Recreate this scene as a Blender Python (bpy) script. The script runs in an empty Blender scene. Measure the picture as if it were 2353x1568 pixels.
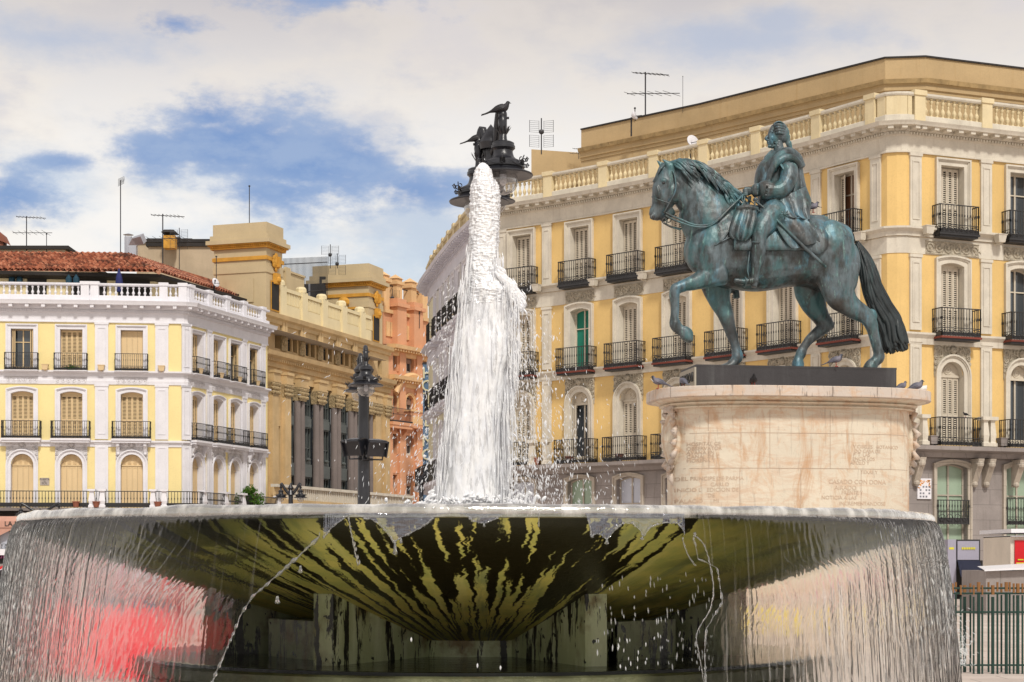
import bpy, math, random
from math import sin, cos, pi, radians, sqrt, atan2
from mathutils import Vector, Matrix, noise
random.seed(7)
sc = bpy.context.scene
# ---------------------------------------------------------------- camera
CX, HY, F, CAMZ = 1176.5, 1280.0, 4000.0, 1.6      # photo frame of 2353 x 1568, focal length in those pixels
cam_d = bpy.data.cameras.new('camera'); cam = bpy.data.objects.new('camera', cam_d)
sc.collection.objects.link(cam)
cam.location = (0, 0, CAMZ); cam.rotation_euler = (radians(90), 0, 0)
cam_d.sensor_width = 36; cam_d.lens = F/2353*36; cam_d.shift_y = (HY-784)/2353
cam_d.clip_start = .1; cam_d.clip_end = 5000
sc.camera = cam
# ---------------------------------------------------------------- render / exposure
sc.render.engine = 'CYCLES'
sc.view_settings.view_transform = 'Standard'; sc.view_settings.look = 'None'
sc.view_settings.exposure = 0.0; sc.view_settings.gamma = 1
sc.cycles.max_bounces = 12; sc.cycles.transmission_bounces = 12; sc.cycles.transparent_max_bounces = 14
sc.cycles.caustics_reflective = False; sc.cycles.caustics_refractive = False
try: sc.cycles.use_denoising = True
except Exception: pass
# ---------------------------------------------------------------- sun
SUN_DIR = Vector((0.22, -0.80, 0.86)).normalized()
sun_d = bpy.data.lights.new('sun', 'SUN'); sun_d.energy = 2.7; sun_d.angle = radians(7); sun_d.color = (1, .95, .87)
sun = bpy.data.objects.new('sun', sun_d); sc.collection.objects.link(sun)
sun.rotation_euler = (-SUN_DIR).to_track_quat('-Z', 'Y').to_euler()
# ---------------------------------------------------------------- node helper
class N:
    def __init__(s, tree): s.t = tree; s.t.nodes.clear()
    def __call__(s, kind, **kw):
        n = s.t.nodes.new(kind)
        for k, v in kw.items():
            if k.startswith('i_'):
                key = k[2:].replace('_', ' ')
                key = int(key) if key.isdigit() else key
                s.put(n.inputs[key], v)
            else: setattr(n, k, v)
        return n
    def put(s, sock, v):
        if isinstance(v, bpy.types.NodeSocket): s.t.links.new(v, sock)
        elif isinstance(v, bpy.types.Node): s.t.links.new(v.outputs[0], sock)
        elif isinstance(v, (tuple, list)) and len(v) == 3 and sock.type == 'RGBA': sock.default_value = (*v, 1)
        else: sock.default_value = v
    def m(s, op, a, b=None, c=None, clamp=False):
        n = s.t.nodes.new('ShaderNodeMath'); n.operation = op; n.use_clamp = clamp
        for i, v in enumerate((a, b, c)):
            if v is not None: s.put(n.inputs[i], v)
        return n.outputs[0]
    def vm(s, op, a, b=None):
        n = s.t.nodes.new('ShaderNodeVectorMath'); n.operation = op
        s.put(n.inputs[0], a)
        if b is not None: s.put(n.inputs[1], b)
        return n.outputs[0]
    def mix(s, f, a, b, blend='MIX'):
        n = s.t.nodes.new('ShaderNodeMix'); n.data_type = 'RGBA'; n.blend_type = blend
        s.put(n.inputs[0], f); s.put(n.inputs[6], a); s.put(n.inputs[7], b)
        return n.outputs[2]
    def ramp(s, f, *stops, interp='LINEAR'):
        n = s.t.nodes.new('ShaderNodeValToRGB'); n.color_ramp.interpolation = interp
        e = n.color_ramp.elements
        while len(e) < len(stops): e.new(.5)
        for el, (p, c) in zip(e, stops):
            el.position = p; el.color = (*c, 1) if isinstance(c, (tuple, list)) else (c, c, c, 1)
        s.put(n.inputs[0], f); return n.outputs[0]
    def smooth(s, v, a, b):
        n = s.t.nodes.new('ShaderNodeMapRange'); n.interpolation_type = 'SMOOTHSTEP'
        s.put(n.inputs[0], v); n.inputs[1].default_value = a; n.inputs[2].default_value = b
        return n.outputs[0]
    def noise(s, vec, scale, detail=4, rough=.55, dist=0):
        n = s.t.nodes.new('ShaderNodeTexNoise')
        s.put(n.inputs['Vector'], vec); n.inputs['Scale'].default_value = scale
        n.inputs['Detail'].default_value = detail; n.inputs['Roughness'].default_value = rough
        n.inputs['Distortion'].default_value = dist
        return n.outputs[0]
def lin(r, g, b):
    f = lambda c: (c/255/12.92) if c/255 <= .04045 else ((c/255+.055)/1.055)**2.4
    return (f(r), f(g), f(b))
# ---------------------------------------------------------------- world: Nishita sky behind a broken layer of cloud
world = bpy.data.worlds.new('World'); sc.world = world; world.use_nodes = True
n = N(world.node_tree)
sky = n('ShaderNodeTexSky', sky_type='NISHITA', sun_disc=False)
sky.sun_elevation = math.asin(SUN_DIR.z); sky.sun_rotation = atan2(SUN_DIR.x, SUN_DIR.y)
sky.air_density = 1.2; sky.dust_density = .6; sky.ozone_density = 2.5
tc = n('ShaderNodeTexCoord').outputs['Generated']
sx = n('ShaderNodeSeparateXYZ', i_0=tc)
az = n.m('ARCTAN2', sx.outputs[0], sx.outputs[1])
el = n.m('ARCSINE', sx.outputs[2])
co = n('ShaderNodeCombineXYZ'); n.put(co.inputs[0], n.m('MULTIPLY', az, .62)); n.put(co.inputs[1], n.m('MULTIPLY', el, 1.25))
warp = n('ShaderNodeTexNoise', noise_dimensions='2D'); n.put(warp.inputs['Vector'], co)
warp.inputs['Scale'].default_value = 34; warp.inputs['Detail'].default_value = 8; warp.inputs['Roughness'].default_value = .62
warp2 = n('ShaderNodeTexNoise', noise_dimensions='2D'); n.put(warp2.inputs['Vector'], co)
warp2.inputs['Scale'].default_value = 12; warp2.inputs['Detail'].default_value = 7; warp2.inputs['Roughness'].default_value = .58
wv = n.m('MULTIPLY', n.m('SUBTRACT', warp.outputs[0], .5), 2.3)
wv2 = n.m('MULTIPLY', n.m('SUBTRACT', warp2.outputs[0], .5), 2.6)
def patch(X, Y, rx, ry, hard=1.0):
    a0 = atan2(X-CX, F); e0 = math.atan((HY-Y)/F)
    dx = n.m('DIVIDE', n.m('SUBTRACT', az, a0), rx/F); dy = n.m('DIVIDE', n.m('SUBTRACT', el, e0), ry/F)
    r = n.m('SQRT', n.m('ADD', n.m('MULTIPLY', dx, dx), n.m('MULTIPLY', dy, dy)))
    return n.m('MULTIPLY', n.m('SUBTRACT', 1.0, r), hard)
def union(lst):
    v = patch(*lst[0])
    for p in lst[1:]: v = n.m('MAXIMUM', v, patch(*p))
    return v
deep = union([(520,340,290,130),(700,395,330,120),(640,450,330,80),(360,370,170,90),(960,430,250,60),(480,285,130,60),(650,-20,330,72),(405,75,140,44),(20,480,200,80),(150,400,110,30)])
pale = union([(600,400,520,200),(560,560,420,90),(950,560,240,150),(120,450,240,110),(200,130,420,70),(1700,110,380,75),(1790,70,120,60),(850,620,240,90)])
deep_m = n.smooth(n.m('ADD', n.m('ADD', deep, wv), n.m('MULTIPLY', wv2, .55)), .0, .95)
pale_m = n.smooth(n.m('ADD', n.m('ADD', pale, n.m('MULTIPLY', wv, .6)), n.m('MULTIPLY', wv2, .8)), -.2, 1.0)
high = n.smooth(el, 0.0, .34)                                       # cloud base greys towards the zenith
c_near = lin(250, 247, 243); c_top = lin(198, 193, 196)
cloud = n.mix(n.smooth(el, .20, .34), c_near, c_top)
cloud = n.mix(n.m('MULTIPLY', n.smooth(warp2.outputs[0], .35, .7), .55), cloud, lin(250, 238, 220))
cloud = n.mix(n.m('MULTIPLY', n.smooth(warp2.outputs[0], .50, .68), .42), cloud, lin(200, 200, 214))
skyc = n.mix(1.0, sky.outputs[0], (.105, .105, .105), 'MULTIPLY')
pale_c = n.mix(.45, n.mix(n.smooth(el, .10, .28), lin(188, 218, 246), lin(190, 200, 226)), skyc)
deep_c = n.mix(.30, n.mix(n.smooth(warp.outputs[0], .35, .7), lin(98, 136, 200), lin(152, 172, 212)), skyc)
col = n.mix(n.m('MULTIPLY', pale_m, .62), cloud, pale_c)
col = n.mix(n.m('MULTIPLY', deep_m, .92), col, deep_c)
back = n('ShaderNodeBackground', i_0=col); back.inputs[1].default_value = 1.0
n.put(n('ShaderNodeOutputWorld').inputs[0], back)
# ---------------------------------------------------------------- materials
MATS = {}
def newmat(name):
    m = bpy.data.materials.new(name); m.use_nodes = True; MATS[name] = m
    return m, N(m.node_tree)
def finish(n, shader):
    o = n('ShaderNodeOutputMaterial'); n.put(o.inputs[0], shader)
def pmat(name, col, rough=.75, var=.14, scale=.6, bump=.25, bscale=14, metal=0, streak=0, dirt=None, spec=.4, bdist=.02, blocks=None, fine=.08):
    """plain painted / stone / metal surface: large blotches, fine grain, rain streaks"""
    m, n = newmat(name)
    pos = n('ShaderNodeNewGeometry').outputs['Position']
    big = n.noise(pos, scale, 5, .6); fin = n.noise(pos, bscale, 6, .65)
    c = n.mix(n.smooth(big, .3, .7), tuple(x*(1-var) for x in col), tuple(min(1, x*(1+var*.5)) for x in col))
    c = n.mix(n.m('MULTIPLY', n.smooth(fin, .45, .75), fine*4, clamp=True), c, tuple(x*.72 for x in col))
    if streak:
        st = n.vm('MULTIPLY', pos, (5, 5, .35))
        s = n.noise(st, 1.0, 5, .65)
        c = n.mix(n.m('MULTIPLY', n.smooth(s, .52, .78), streak), c, dirt or tuple(x*.45 for x in col))
    if blocks:
        br = n('ShaderNodeTexBrick')
        # courses follow height; joints run along the wall
        sp = n('ShaderNodeSeparateXYZ', i_0=pos); cb = n('ShaderNodeCombineXYZ')
        n.put(cb.inputs[0], n.m('ADD', sp.outputs[0], n.m('MULTIPLY', sp.outputs[1], -.6))); n.put(cb.inputs[1], sp.outputs[2])
        n.put(br.inputs['Vector'], cb); br.inputs['Scale'].default_value = 1
        br.inputs['Brick Width'].default_value = blocks[0]; br.inputs['Row Height'].default_value = blocks[1]
        br.inputs['Mortar Size'].default_value = .012
        c = n.mix(n.m('MULTIPLY', br.outputs['Fac'], .55), c, tuple(x*.4 for x in col))
    b = n('ShaderNodeBump', i_Strength=bump, i_Distance=bdist, i_Height=fin)
    p = n('ShaderNodeBsdfPrincipled', i_Base_Color=c, i_Roughness=rough, i_Metallic=metal, i_Normal=b)
    p.inputs['Specular IOR Level'].default_value = spec
    finish(n, p); return m
YEL_L = pmat('yellow_stucco_pale', lin(238, 220, 158), var=.05, streak=.10, dirt=lin(205,180,120))
WHT_L = pmat('white_painted_trim', lin(226, 225, 230), var=.05, streak=.18, dirt=lin(190,186,188), scale=1.5)
YEL_R = pmat('yellow_stucco_warm', lin(224, 190, 124), var=.10, streak=.38, dirt=lin(196,164,108), scale=.4)
TRM_R = pmat('cream_stone_trim', lin(210, 203, 188), var=.12, streak=.45, dirt=lin(168,154,136), scale=1.5, fine=.1)
TRM_A = pmat('white_grey_render', lin(214, 213, 222), var=.08, streak=.3, dirt=lin(170,168,172))
RELIEF = pmat('carved_stone_relief', lin(196, 186, 166), var=.3, scale=6, bump=1, bscale=9, bdist=.12, fine=.16)
REL_L = pmat('carved_white_plaster', lin(216, 213, 214), var=.12, scale=6, bump=1, bscale=9, bdist=.1)
ATTIC = pmat('ochre_attic_render', lin(188, 163, 122), var=.16, streak=.3, dirt=lin(160,126,74), scale=.3)
ATT_M = pmat('weathered_ochre_moulding', lin(178, 152, 108), var=.3, streak=.6, dirt=lin(96,74,46), scale=2)
BALUS = pmat('sandstone_baluster', lin(218, 202, 164), var=.12, streak=.25, dirt=lin(176,150,104))
STONE = pmat('grey_ashlar_stone', lin(150, 142, 138), var=.2, streak=.4, dirt=lin(96,86,78), blocks=(1.4,.62), bump=.4)
STONE_P = pmat('pale_ashlar_stone', lin(186, 176, 162), var=.16, streak=.4, dirt=lin(120,108,96), blocks=(1.8,.9), bump=.4)
IRON = pmat('black_wrought_iron', (.028, .027, .028), rough=.45, var=.3, spec=.5)
IRON_R = pmat('rust_red_slab_edge', lin(120, 60, 48), var=.3)
LAMP_I = pmat('black_lamp_enamel', (.016, .017, .022), rough=.33, var=.25, scale=8, spec=.6, bscale=30, bump=.15)
SHUT_L = pmat('beige_shutter_paint', lin(222, 196, 152), rough=.6, var=.06)
SHUT_R = pmat('offwhite_shutter_paint', lin(206, 196, 178), rough=.6, var=.08)
DARK = pmat('dark_room_interior', (.02, .018, .016), var=.3)
DARK_B = pmat('brown_room_interior', lin(120, 82, 56), var=.2)
GREEN_C = pmat('green_curtain', lin(30, 120, 100), var=.15, bump=.3)
FROST = pmat('frosted_pale_pane', lin(196, 200, 212), rough=.25, var=.05, bump=.02)
FROSTG = pmat('frosted_green_pane', lin(158, 178, 156), rough=.25, var=.05, bump=.02)
def glassy(name, col, rough=.06):
    m, n = newmat(name); pos = n('ShaderNodeNewGeometry').outputs['Position']
    b = n('ShaderNodeBump', i_Strength=.12, i_Distance=.02, i_Height=n.noise(pos, 1.3, 2))
    p = n('ShaderNodeBsdfPrincipled', i_Base_Color=col, i_Roughness=rough, i_Normal=b)
    p.inputs['Specular IOR Level'].default_value = .9; finish(n, p); return m
GLASS = glassy('window_glass', (.05, .06, .07))
OCHRE2 = pmat('tan_tower_render', lin(196, 178, 142), var=.08, streak=.14, dirt=lin(176,150,106))
CREAM2 = pmat('cream_parapet_render', lin(226, 212, 172), var=.07, streak=.15)
GOLD2 = pmat('mustard_moulding_paint', lin(206, 152, 60), var=.18, scale=2, bump=.5)
STN2 = pmat('ochre_limestone', lin(204, 176, 130), var=.16, streak=.35, dirt=lin(150,118,76))
STN2G = pmat('grey_granite_column', lin(124, 114, 110), var=.14, streak=.3)
CAP2 = pmat('carved_capital_stone', lin(190, 168, 128), var=.4, scale=7, bump=1, bscale=8, bdist=.15)
METAL2 = pmat('dark_green_metalwork', lin(84, 90, 88), rough=.5, var=.25)
ORNG = pmat('orange_stucco', lin(216, 160, 122), var=.10, streak=.25, dirt=lin(184,124,88))
ORNT = pmat('peach_stone_trim', lin(226, 186, 136), var=.14, streak=.3)
TERRA = pmat('terracotta_pot', lin(150, 92, 72), var=.2)
STEEL = pmat('galvanised_steel', lin(190, 192, 200), rough=.35, metal=.7, var=.1)
MAST = pmat('dark_antenna_metal', (.03, .03, .035), rough=.5, var=.2)
BLUE_S = pmat('blue_sign_panel', lin(86, 112, 140), rough=.5, var=.1)
SIGN_L = pmat('cream_sign_letter', lin(206, 200, 166), var=.06)
BEIGE = pmat('beige_rear_render', lin(190, 172, 146), var=.14, streak=.3)
ROOFD = pmat('dark_roof_edge', (.03, .026, .024), var=.3)
def tile_mat():
    m, n = newmat('clay_roof_tile'); pos = n('ShaderNodeNewGeometry').outputs['Position']
    v = n('ShaderNodeTexVoronoi'); n.put(v.inputs['Vector'], pos); v.inputs['Scale'].default_value = 3.2
    c = n.ramp(n('ShaderNodeSeparateColor', i_0=v.outputs['Color']).outputs[0], (0, lin(104,60,44)), (.35, lin(152,88,64)), (.7, lin(184,118,88)), (1, lin(204,150,120)))
    c = n.mix(n.smooth(n.noise(pos, .8, 5), .5, .75), c, lin(60, 38, 30))
    b = n('ShaderNodeBump', i_Strength=.5, i_Distance=.03, i_Height=n.noise(pos, 12, 5))
    finish(n, n('ShaderNodeBsdfPrincipled', i_Base_Color=c, i_Roughness=.8, i_Normal=b)); return m
TILE = tile_mat()
# ---------------------------------------------------------------- mesh building
class MB:
    def __init__(s): s.v = []; s.f = []; s.mi = []; s.mats = []; s.uv = {}
    def slot(s, m):
        if m not in s.mats: s.mats.append(m)
        return s.mats.index(m)
    def add(s, verts, faces, m, M=None, uvs=None):
        o = len(s.v); k = s.slot(m)
        if M is None: s.v.extend([tuple(v) for v in verts])
        else: s.v.extend([tuple(M @ Vector(v)) for v in verts])
        for f in faces:
            s.f.append(tuple(i+o for i in f)); s.mi.append(k)
        if uvs:
            for i, u in enumerate(uvs): s.uv[o+i] = u
        return o
    def box(s, x0, x1, y0, y1, z0, z1, m, M=None):
        v = [(x0,y0,z0),(x1,y0,z0),(x1,y1,z0),(x0,y1,z0),(x0,y0,z1),(x1,y0,z1),(x1,y1,z1),(x0,y1,z1)]
        s.add(v, [(0,3,2,1),(4,5,6,7),(0,1,5,4),(1,2,6,5),(2,3,7,6),(3,0,4,7)], m, M)
    def tube(s, pts, r, m, sides=6, M=None, cap=True):
        """round tube along pts; r a number or a list of radii"""
        pts = [Vector(p) for p in pts]; L = len(pts)
        rs = r if isinstance(r, (list, tuple)) else [r]*L
        v = []; f = []; up = None
        for i, p in enumerate(pts):
            d = (pts[min(i+1, L-1)]-pts[max(i-1, 0)])
            if d.length < 1e-9: d = Vector((0,0,1))
            d.normalize()
            if up is None: up = d.orthogonal().normalized()
            a = (up - d*up.dot(d))
            a = a.normalized() if a.length > 1e-6 else d.orthogonal().normalized()
            up = a; b = d.cross(a)
            for k in range(sides):
                t = 2*pi*k/sides; v.append(p+(a*cos(t)+b*sin(t))*rs[i])
        for i in range(L-1):
            for k in range(sides):
                k2 = (k+1) % sides
                f.append((i*sides+k, i*sides+k2, (i+1)*sides+k2, (i+1)*sides+k))
        if cap: f.append(tuple(range(sides))[::-1]); f.append(tuple((L-1)*sides+k for k in range(sides)))
        s.add(v, f, m, M)
    def lathe(s, prof, m, sides=24, M=None, c=(0,0,0), cap=False):
        """prof: list of (r, z) round the z axis"""
        v = []; f = []
        for r, z in prof:
            for k in range(sides):
                t = 2*pi*k/sides; v.append((c[0]+r*cos(t), c[1]+r*sin(t), c[2]+z))
        for i in range(len(prof)-1):
            for k in range(sides):
                k2 = (k+1) % sides
                f.append((i*sides+k, i*sides+k2, (i+1)*sides+k2, (i+1)*sides+k))
        if cap: f.append(tuple(range(sides))[::-1]); f.append(tuple((len(prof)-1)*sides+k for k in range(sides)))
        s.add(v, f, m, M)
    def ball(s, c, r, m, n1=8, n2=5, M=None, sc=(1,1,1)):
        v = []; f = []
        for i in range(1, n2):
            t = pi*i/n2
            for k in range(n1):
                a = 2*pi*k/n1
                v.append((c[0]+r*sc[0]*sin(t)*cos(a), c[1]+r*sc[1]*sin(t)*sin(a), c[2]+r*sc[2]*cos(t)))
        v += [(c[0],c[1],c[2]+r*sc[2]), (c[0],c[1],c[2]-r*sc[2])]; T = len(v)-2; B = T+1
        for i in range(n2-2):
            for k in range(n1):
                k2 = (k+1) % n1; f.append((i*n1+k, (i+1)*n1+k, (i+1)*n1+k2, i*n1+k2))
        for k in range(n1):
            k2 = (k+1) % n1; f.append((T, k, k2)); f.append((B, (n2-2)*n1+k2, (n2-2)*n1+k))
        s.add(v, f, m, M)
    def torus(s, c, R, r, m, M=None, n1=12, n2=4, axis='y', a0=0, a1=2*pi):
        pts = []
        full = abs(a1-a0-2*pi) < 1e-6
        for k in range(n1+1):
            t = a0+(a1-a0)*k/n1
            if axis == 'y': pts.append((c[0]+R*cos(t), c[1], c[2]+R*sin(t)))
            else: pts.append((c[0]+R*cos(t), c[1]+R*sin(t), c[2]))
        s.tube(pts, r, m, n2, M, cap=not full)
    def poly(s, pts, y0, y1, m, M=None):
        """outline in x,z extruded from y0 to y1"""
        L = len(pts)
        v = [(x, y0, z) for x, z in pts]+[(x, y1, z) for x, z in pts]
        f = [tuple(range(L)), tuple(range(2*L-1, L-1, -1))]
        for i in range(L):
            j = (i+1) % L; f.append((i, i+L, j+L, j))
        s.add(v, f, m, M)
    def sweep(s, path, prof, m, close=False):
        """profile (out, z) swept along a plan path; out grows to the right hand of the path"""
        P = [Vector(p) for p in path]; L = len(P); v = []; f = []; k = len(prof)
        for i, p in enumerate(P):
            if close: d0 = (p-P[i-1]).normalized(); d1 = (P[(i+1) % L]-p).normalized()
            else:
                d1 = (P[min(i+1, L-1)]-P[min(i, L-2)]).normalized(); d0 = (P[max(i, 1)]-P[max(i-1, 0)]).normalized()
            n0 = Vector((d0.y, -d0.x)); n1 = Vector((d1.y, -d1.x)); mm = (n0+n1)
            mm = mm/max(.3, mm.length_squared)*2
            for o, z in prof: v.append((p.x+mm.x*o, p.y+mm.y*o, z))
        R = L if close else L-1
        for i in range(R):
            i2 = (i+1) % L
            for j in range(k-1): f.append((i*k+j, i2*k+j, i2*k+j+1, i*k+j+1))
        if not close: f.append(tuple(range(k))); f.append(tuple((L-1)*k+j for j in range(k))[::-1])
        s.add(v, f, m)
    def mesh(s, name, smooth=False):
        me = bpy.data.meshes.new(name); me.from_pydata(s.v, [], s.f)
        for m in s.mats: me.materials.append(m)
        me.polygons.foreach_set('material_index', s.mi)
        if s.uv:
            uv = me.uv_layers.new(name='UVMap')
            for lp in me.loops: uv.data[lp.index].uv = s.uv.get(lp.vertex_index, (0, 0))
        if smooth: me.polygons.foreach_set('use_smooth', [True]*len(me.polygons))
        me.update(); return me
    def build(s, name, parent=None, smooth=False, **kw):
        return link(name, s.mesh(name, smooth), parent, **kw)
def link(name, data, parent=None, M=None, label=None, cat=None, group=None, kind=None):
    o = bpy.data.objects.new(name, data); sc.collection.objects.link(o)
    if parent is not None: o.parent = parent
    if M is not None: o.matrix_local = M
    if label: o['label'] = label
    if cat: o['category'] = cat
    if group: o['group'] = group
    if kind: o['kind'] = kind
    return o
def thing(name, label, cat, loc=(0,0,0), group=None, rz=0):
    o = link(name, None, None, None, label, cat, group)
    o.location = loc; o.rotation_euler = (0, 0, rz); o.empty_display_size = .3; return o
def copy_tree(o, parent=None):
    c = o.copy(); sc.collection.objects.link(c)
    if parent is not None: c.parent = parent
    for ch in [x for x in bpy.data.objects if x.parent == o]: copy_tree(ch, c)
    return c
def fsmooth(o, angle=40):
    me = o.data; me.polygons.foreach_set('use_smooth', [True]*len(me.polygons))
    try: me.set_sharp_from_angle(angle=radians(angle))
    except Exception: pass
    return o
def XY(X, d): return ((X-CX)/F*d, d)
def P3(X, Y, d): return Vector(((X-CX)/F*d, d, CAMZ+(HY-Y)/F*d))
def ZY(Y, d): return CAMZ+(HY-Y)/F*d
def tri_text(txt, size, name, mat, ext=.01, align='CENTER'):
    """mesh of a line of text in the x-z plane, front towards -y"""
    cu = bpy.data.curves.new(name, 'FONT'); cu.body = txt; cu.size = size; cu.extrude = ext
    cu.align_x = align; cu.align_y = 'CENTER'; cu.resolution_u = 3
    to = bpy.data.objects.new(name, cu); sc.collection.objects.link(to)
    dg = bpy.context.evaluated_depsgraph_get(); dg.update()
    me = bpy.data.meshes.new_from_object(to.evaluated_get(dg)); bpy.data.objects.remove(to); bpy.data.curves.remove(cu)
    for v in me.vertices: v.co = (v.co.x, -v.co.z, v.co.y)
    me.materials.clear(); me.materials.append(mat); me.name = name
    return me
# ================================================================ ground
def ground():
    m, n = newmat('granite_paving'); pos = n('ShaderNodeNewGeometry').outputs['Position']
    br = n('ShaderNodeTexBrick'); n.put(br.inputs['Vector'], pos); br.inputs['Scale'].default_value = 1
    br.inputs['Brick Width'].default_value = 1.0; br.inputs['Row Height'].default_value = .6; br.inputs['Mortar Size'].default_value = .008
    n.put(br.inputs['Color1'], lin(216, 203, 193)); n.put(br.inputs['Color2'], lin(204, 190, 180)); n.put(br.inputs['Mortar'], lin(90, 82, 78))
    c = n.mix(n.smooth(n.noise(pos, .5, 5), .35, .75), br.outputs[0], lin(184, 170, 160))
    finish(n, n('ShaderNodeBsdfPrincipled', i_Base_Color=c, i_Roughness=.55)); 
    q = MB(); q.add([(-1500,-300,0),(1500,-300,0),(1500,2500,0),(-1500,2500,0)], [(0,1,2,3)], m); q.build('ground', None, kind='structure')
ground()
# ================================================================ facades
class Facade:
    def __init__(s, pts, lo=0): s.p = [Vector(q) for q in pts]; s.lo = lo
    def seg(s, i):
        a, b = s.p[i], s.p[i+1]; d = b-a; return a, d.normalized(), d.length
    def n(s): return len(s.p)-1
    def at(s, X, lo=None):
        """where the column X of the view meets the facade: (segment, distance along it)"""
        r = (X-CX)/F; best = None
        for i in range(s.lo if lo is None else lo, s.n()):
            a, e, L = s.seg(i)
            den = e.x - r*e.y
            if abs(den) < 1e-9: continue
            u = (r*a.y - a.x)/den
            if -1e-6 <= u <= L+1e-6: return i, min(max(u, 0), L)
            m = min(abs(u), abs(u-L))
            if best is None or m < best[0]: best = (m, i, u)
        return best[1], best[2]
    def M(s, i, u, z=0, out=0):
        a, e, L = s.seg(i); nin = Vector((-e.y, e.x)); p = a+e*u-nin*out
        return Matrix(((e.x, nin.x, 0, p.x), (e.y, nin.y, 0, p.y), (0, 0, 1, z), (0, 0, 0, 1)))
def top_of(o, u):
    uc, w, zb, zt, kind = o[:5]; du = min(abs(u-uc), w/2)
    if kind == 'seg': return zt-.11*w*(2*du/w)**2
    if kind == 'arch': return zt-w/2+sqrt(max(0, (w/2)**2-du*du))
    return zt
def wall_seg(mb, M, L, z0, z1, ops, m, rev=.35, mrev=None):
    xs = {0.0, L}
    for o in ops:
        k = 1 if o[4] == 'flat' else 10
        for j in range(k+1): xs.add(o[0]-o[1]/2+o[1]*j/k)
    xs = sorted(x for x in xs if 0 <= x <= L)
    V = []; Fc = []
    def quad(a, b, c, d):
        i = len(V); V.extend([a, b, c, d]); Fc.append((i, i+1, i+2, i+3))
    for a, b in zip(xs, xs[1:]):
        if b-a < 1e-5: continue
        mid = (a+b)/2; ca = cb = z0
        for o in sorted([o for o in ops if abs(mid-o[0]) < o[1]/2], key=lambda o: o[2]):
            if o[2]-ca > 1e-4: quad((a,0,ca),(b,0,cb),(b,0,o[2]),(a,0,o[2]))
            ca, cb = top_of(o, a), top_of(o, b)
        quad((a,0,ca),(b,0,cb),(b,0,z1),(a,0,z1))
    mb.add(V, Fc, m, M)
    V.clear(); Fc.clear()
    for o in ops:
        a, b = o[0]-o[1]/2, o[0]+o[1]/2
        quad((a,0,o[2]),(a,0,top_of(o,a)),(a,rev,top_of(o,a)),(a,rev,o[2]))
        quad((b,0,o[2]),(b,rev,o[2]),(b,rev,top_of(o,b)),(b,0,top_of(o,b)))
        quad((a,0,o[2]),(a,rev,o[2]),(b,rev,o[2]),(b,0,o[2]))
        k = 1 if o[4] == 'flat' else 10
        for j in range(k):
            p, q = a+(b-a)*j/k, a+(b-a)*(j+1)/k
            quad((p,0,top_of(o,p)),(q,0,top_of(o,q)),(q,rev,top_of(o,q)),(p,rev,top_of(o,p)))
    if V: mb.add(V, Fc, mrev or m, M)
def outline(W, H, kind, grow=0, k=12):
    """outline of an opening, bottom left first, in x,z from its bottom centre"""
    w = W/2+grow; pts = [(w, 0)]
    if kind == 'flat': pts += [(w, H+grow), (-w, H+grow)]
    elif kind == 'seg':
        for j in range(k+1):
            x = w-2*w*j/k; pts.append((x, H+grow-.11*W*(x/w)**2))
    else:
        for j in range(k+1):
            t = pi*j/k; pts.append((w*cos(t), H-W/2+w*sin(t)))
    pts.append((-w, 0)); return pts
def ring(mb, W, H, kind, g0, g1, y0, y1, m, k=12):
    """a moulding round an opening (no bottom), from growth g0 to g1, face at y0"""
    A = outline(W, H, kind, g0, k); B = outline(W, H, kind, g1, k); L = len(A); V = []; Fc = []
    for (a, b) in zip(A, B): V += [(a[0], y0, a[1]), (b[0], y0, b[1]), (b[0], y1, b[1]), (a[0], y1, a[1])]
    for i in range(L-1):
        for j in range(4):
            Fc.append((i*4+j, (i+1)*4+j, (i+1)*4+(j+1) % 4, i*4+(j+1) % 4))
    Fc.append((0, 1, 2, 3)); Fc.append(tuple((L-1)*4+j for j in (3, 2, 1, 0)))
    mb.add(V, Fc, m)
_cache = {}
def cached(fn):
    def g(*a):
        k = (fn.__name__,)+tuple(x.name if hasattr(x, 'name') else x for x in a)
        if k not in _cache: _cache[k] = fn(*a)
        return _cache[k]
    return g
@cached
def leaf_mesh(w, h, paint, mid=.42, slat=.085, blank=0):
    mb = MB(); st = .055
    mb.box(0, st, 0, .05, 0, h, paint); mb.box(w-st, w, 0, .05, 0, h, paint)
    rails = [(0, .16), (h*mid-.06, h*mid+.06), (h-.11, h)]
    for a, b in rails: mb.box(st, w-st, .002, .048, a, b, paint)
    for (a, b) in ((rails[0][1], rails[1][0]), (rails[1][1], rails[2][0])):
        if blank: mb.box(st, w-st, .02, .035, a, b, paint); continue
        z = a+.02
        while z < b-.03:
            V = [(st,.012,z),(w-st,.012,z),(w-st,.044,z+slat*.46),(st,.044,z+slat*.46),(st,.026,z-.006),(w-st,.026,z-.006),(w-st,.052,z+slat*.40),(st,.052,z+slat*.40)]
            mb.add(V, [(0,1,2,3),(5,4,7,6),(0,4,5,1)], paint); z += slat
        mb.box(st, w-st, .055, .06, a, b, DARK)
    return mb.mesh('shutter')
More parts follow.
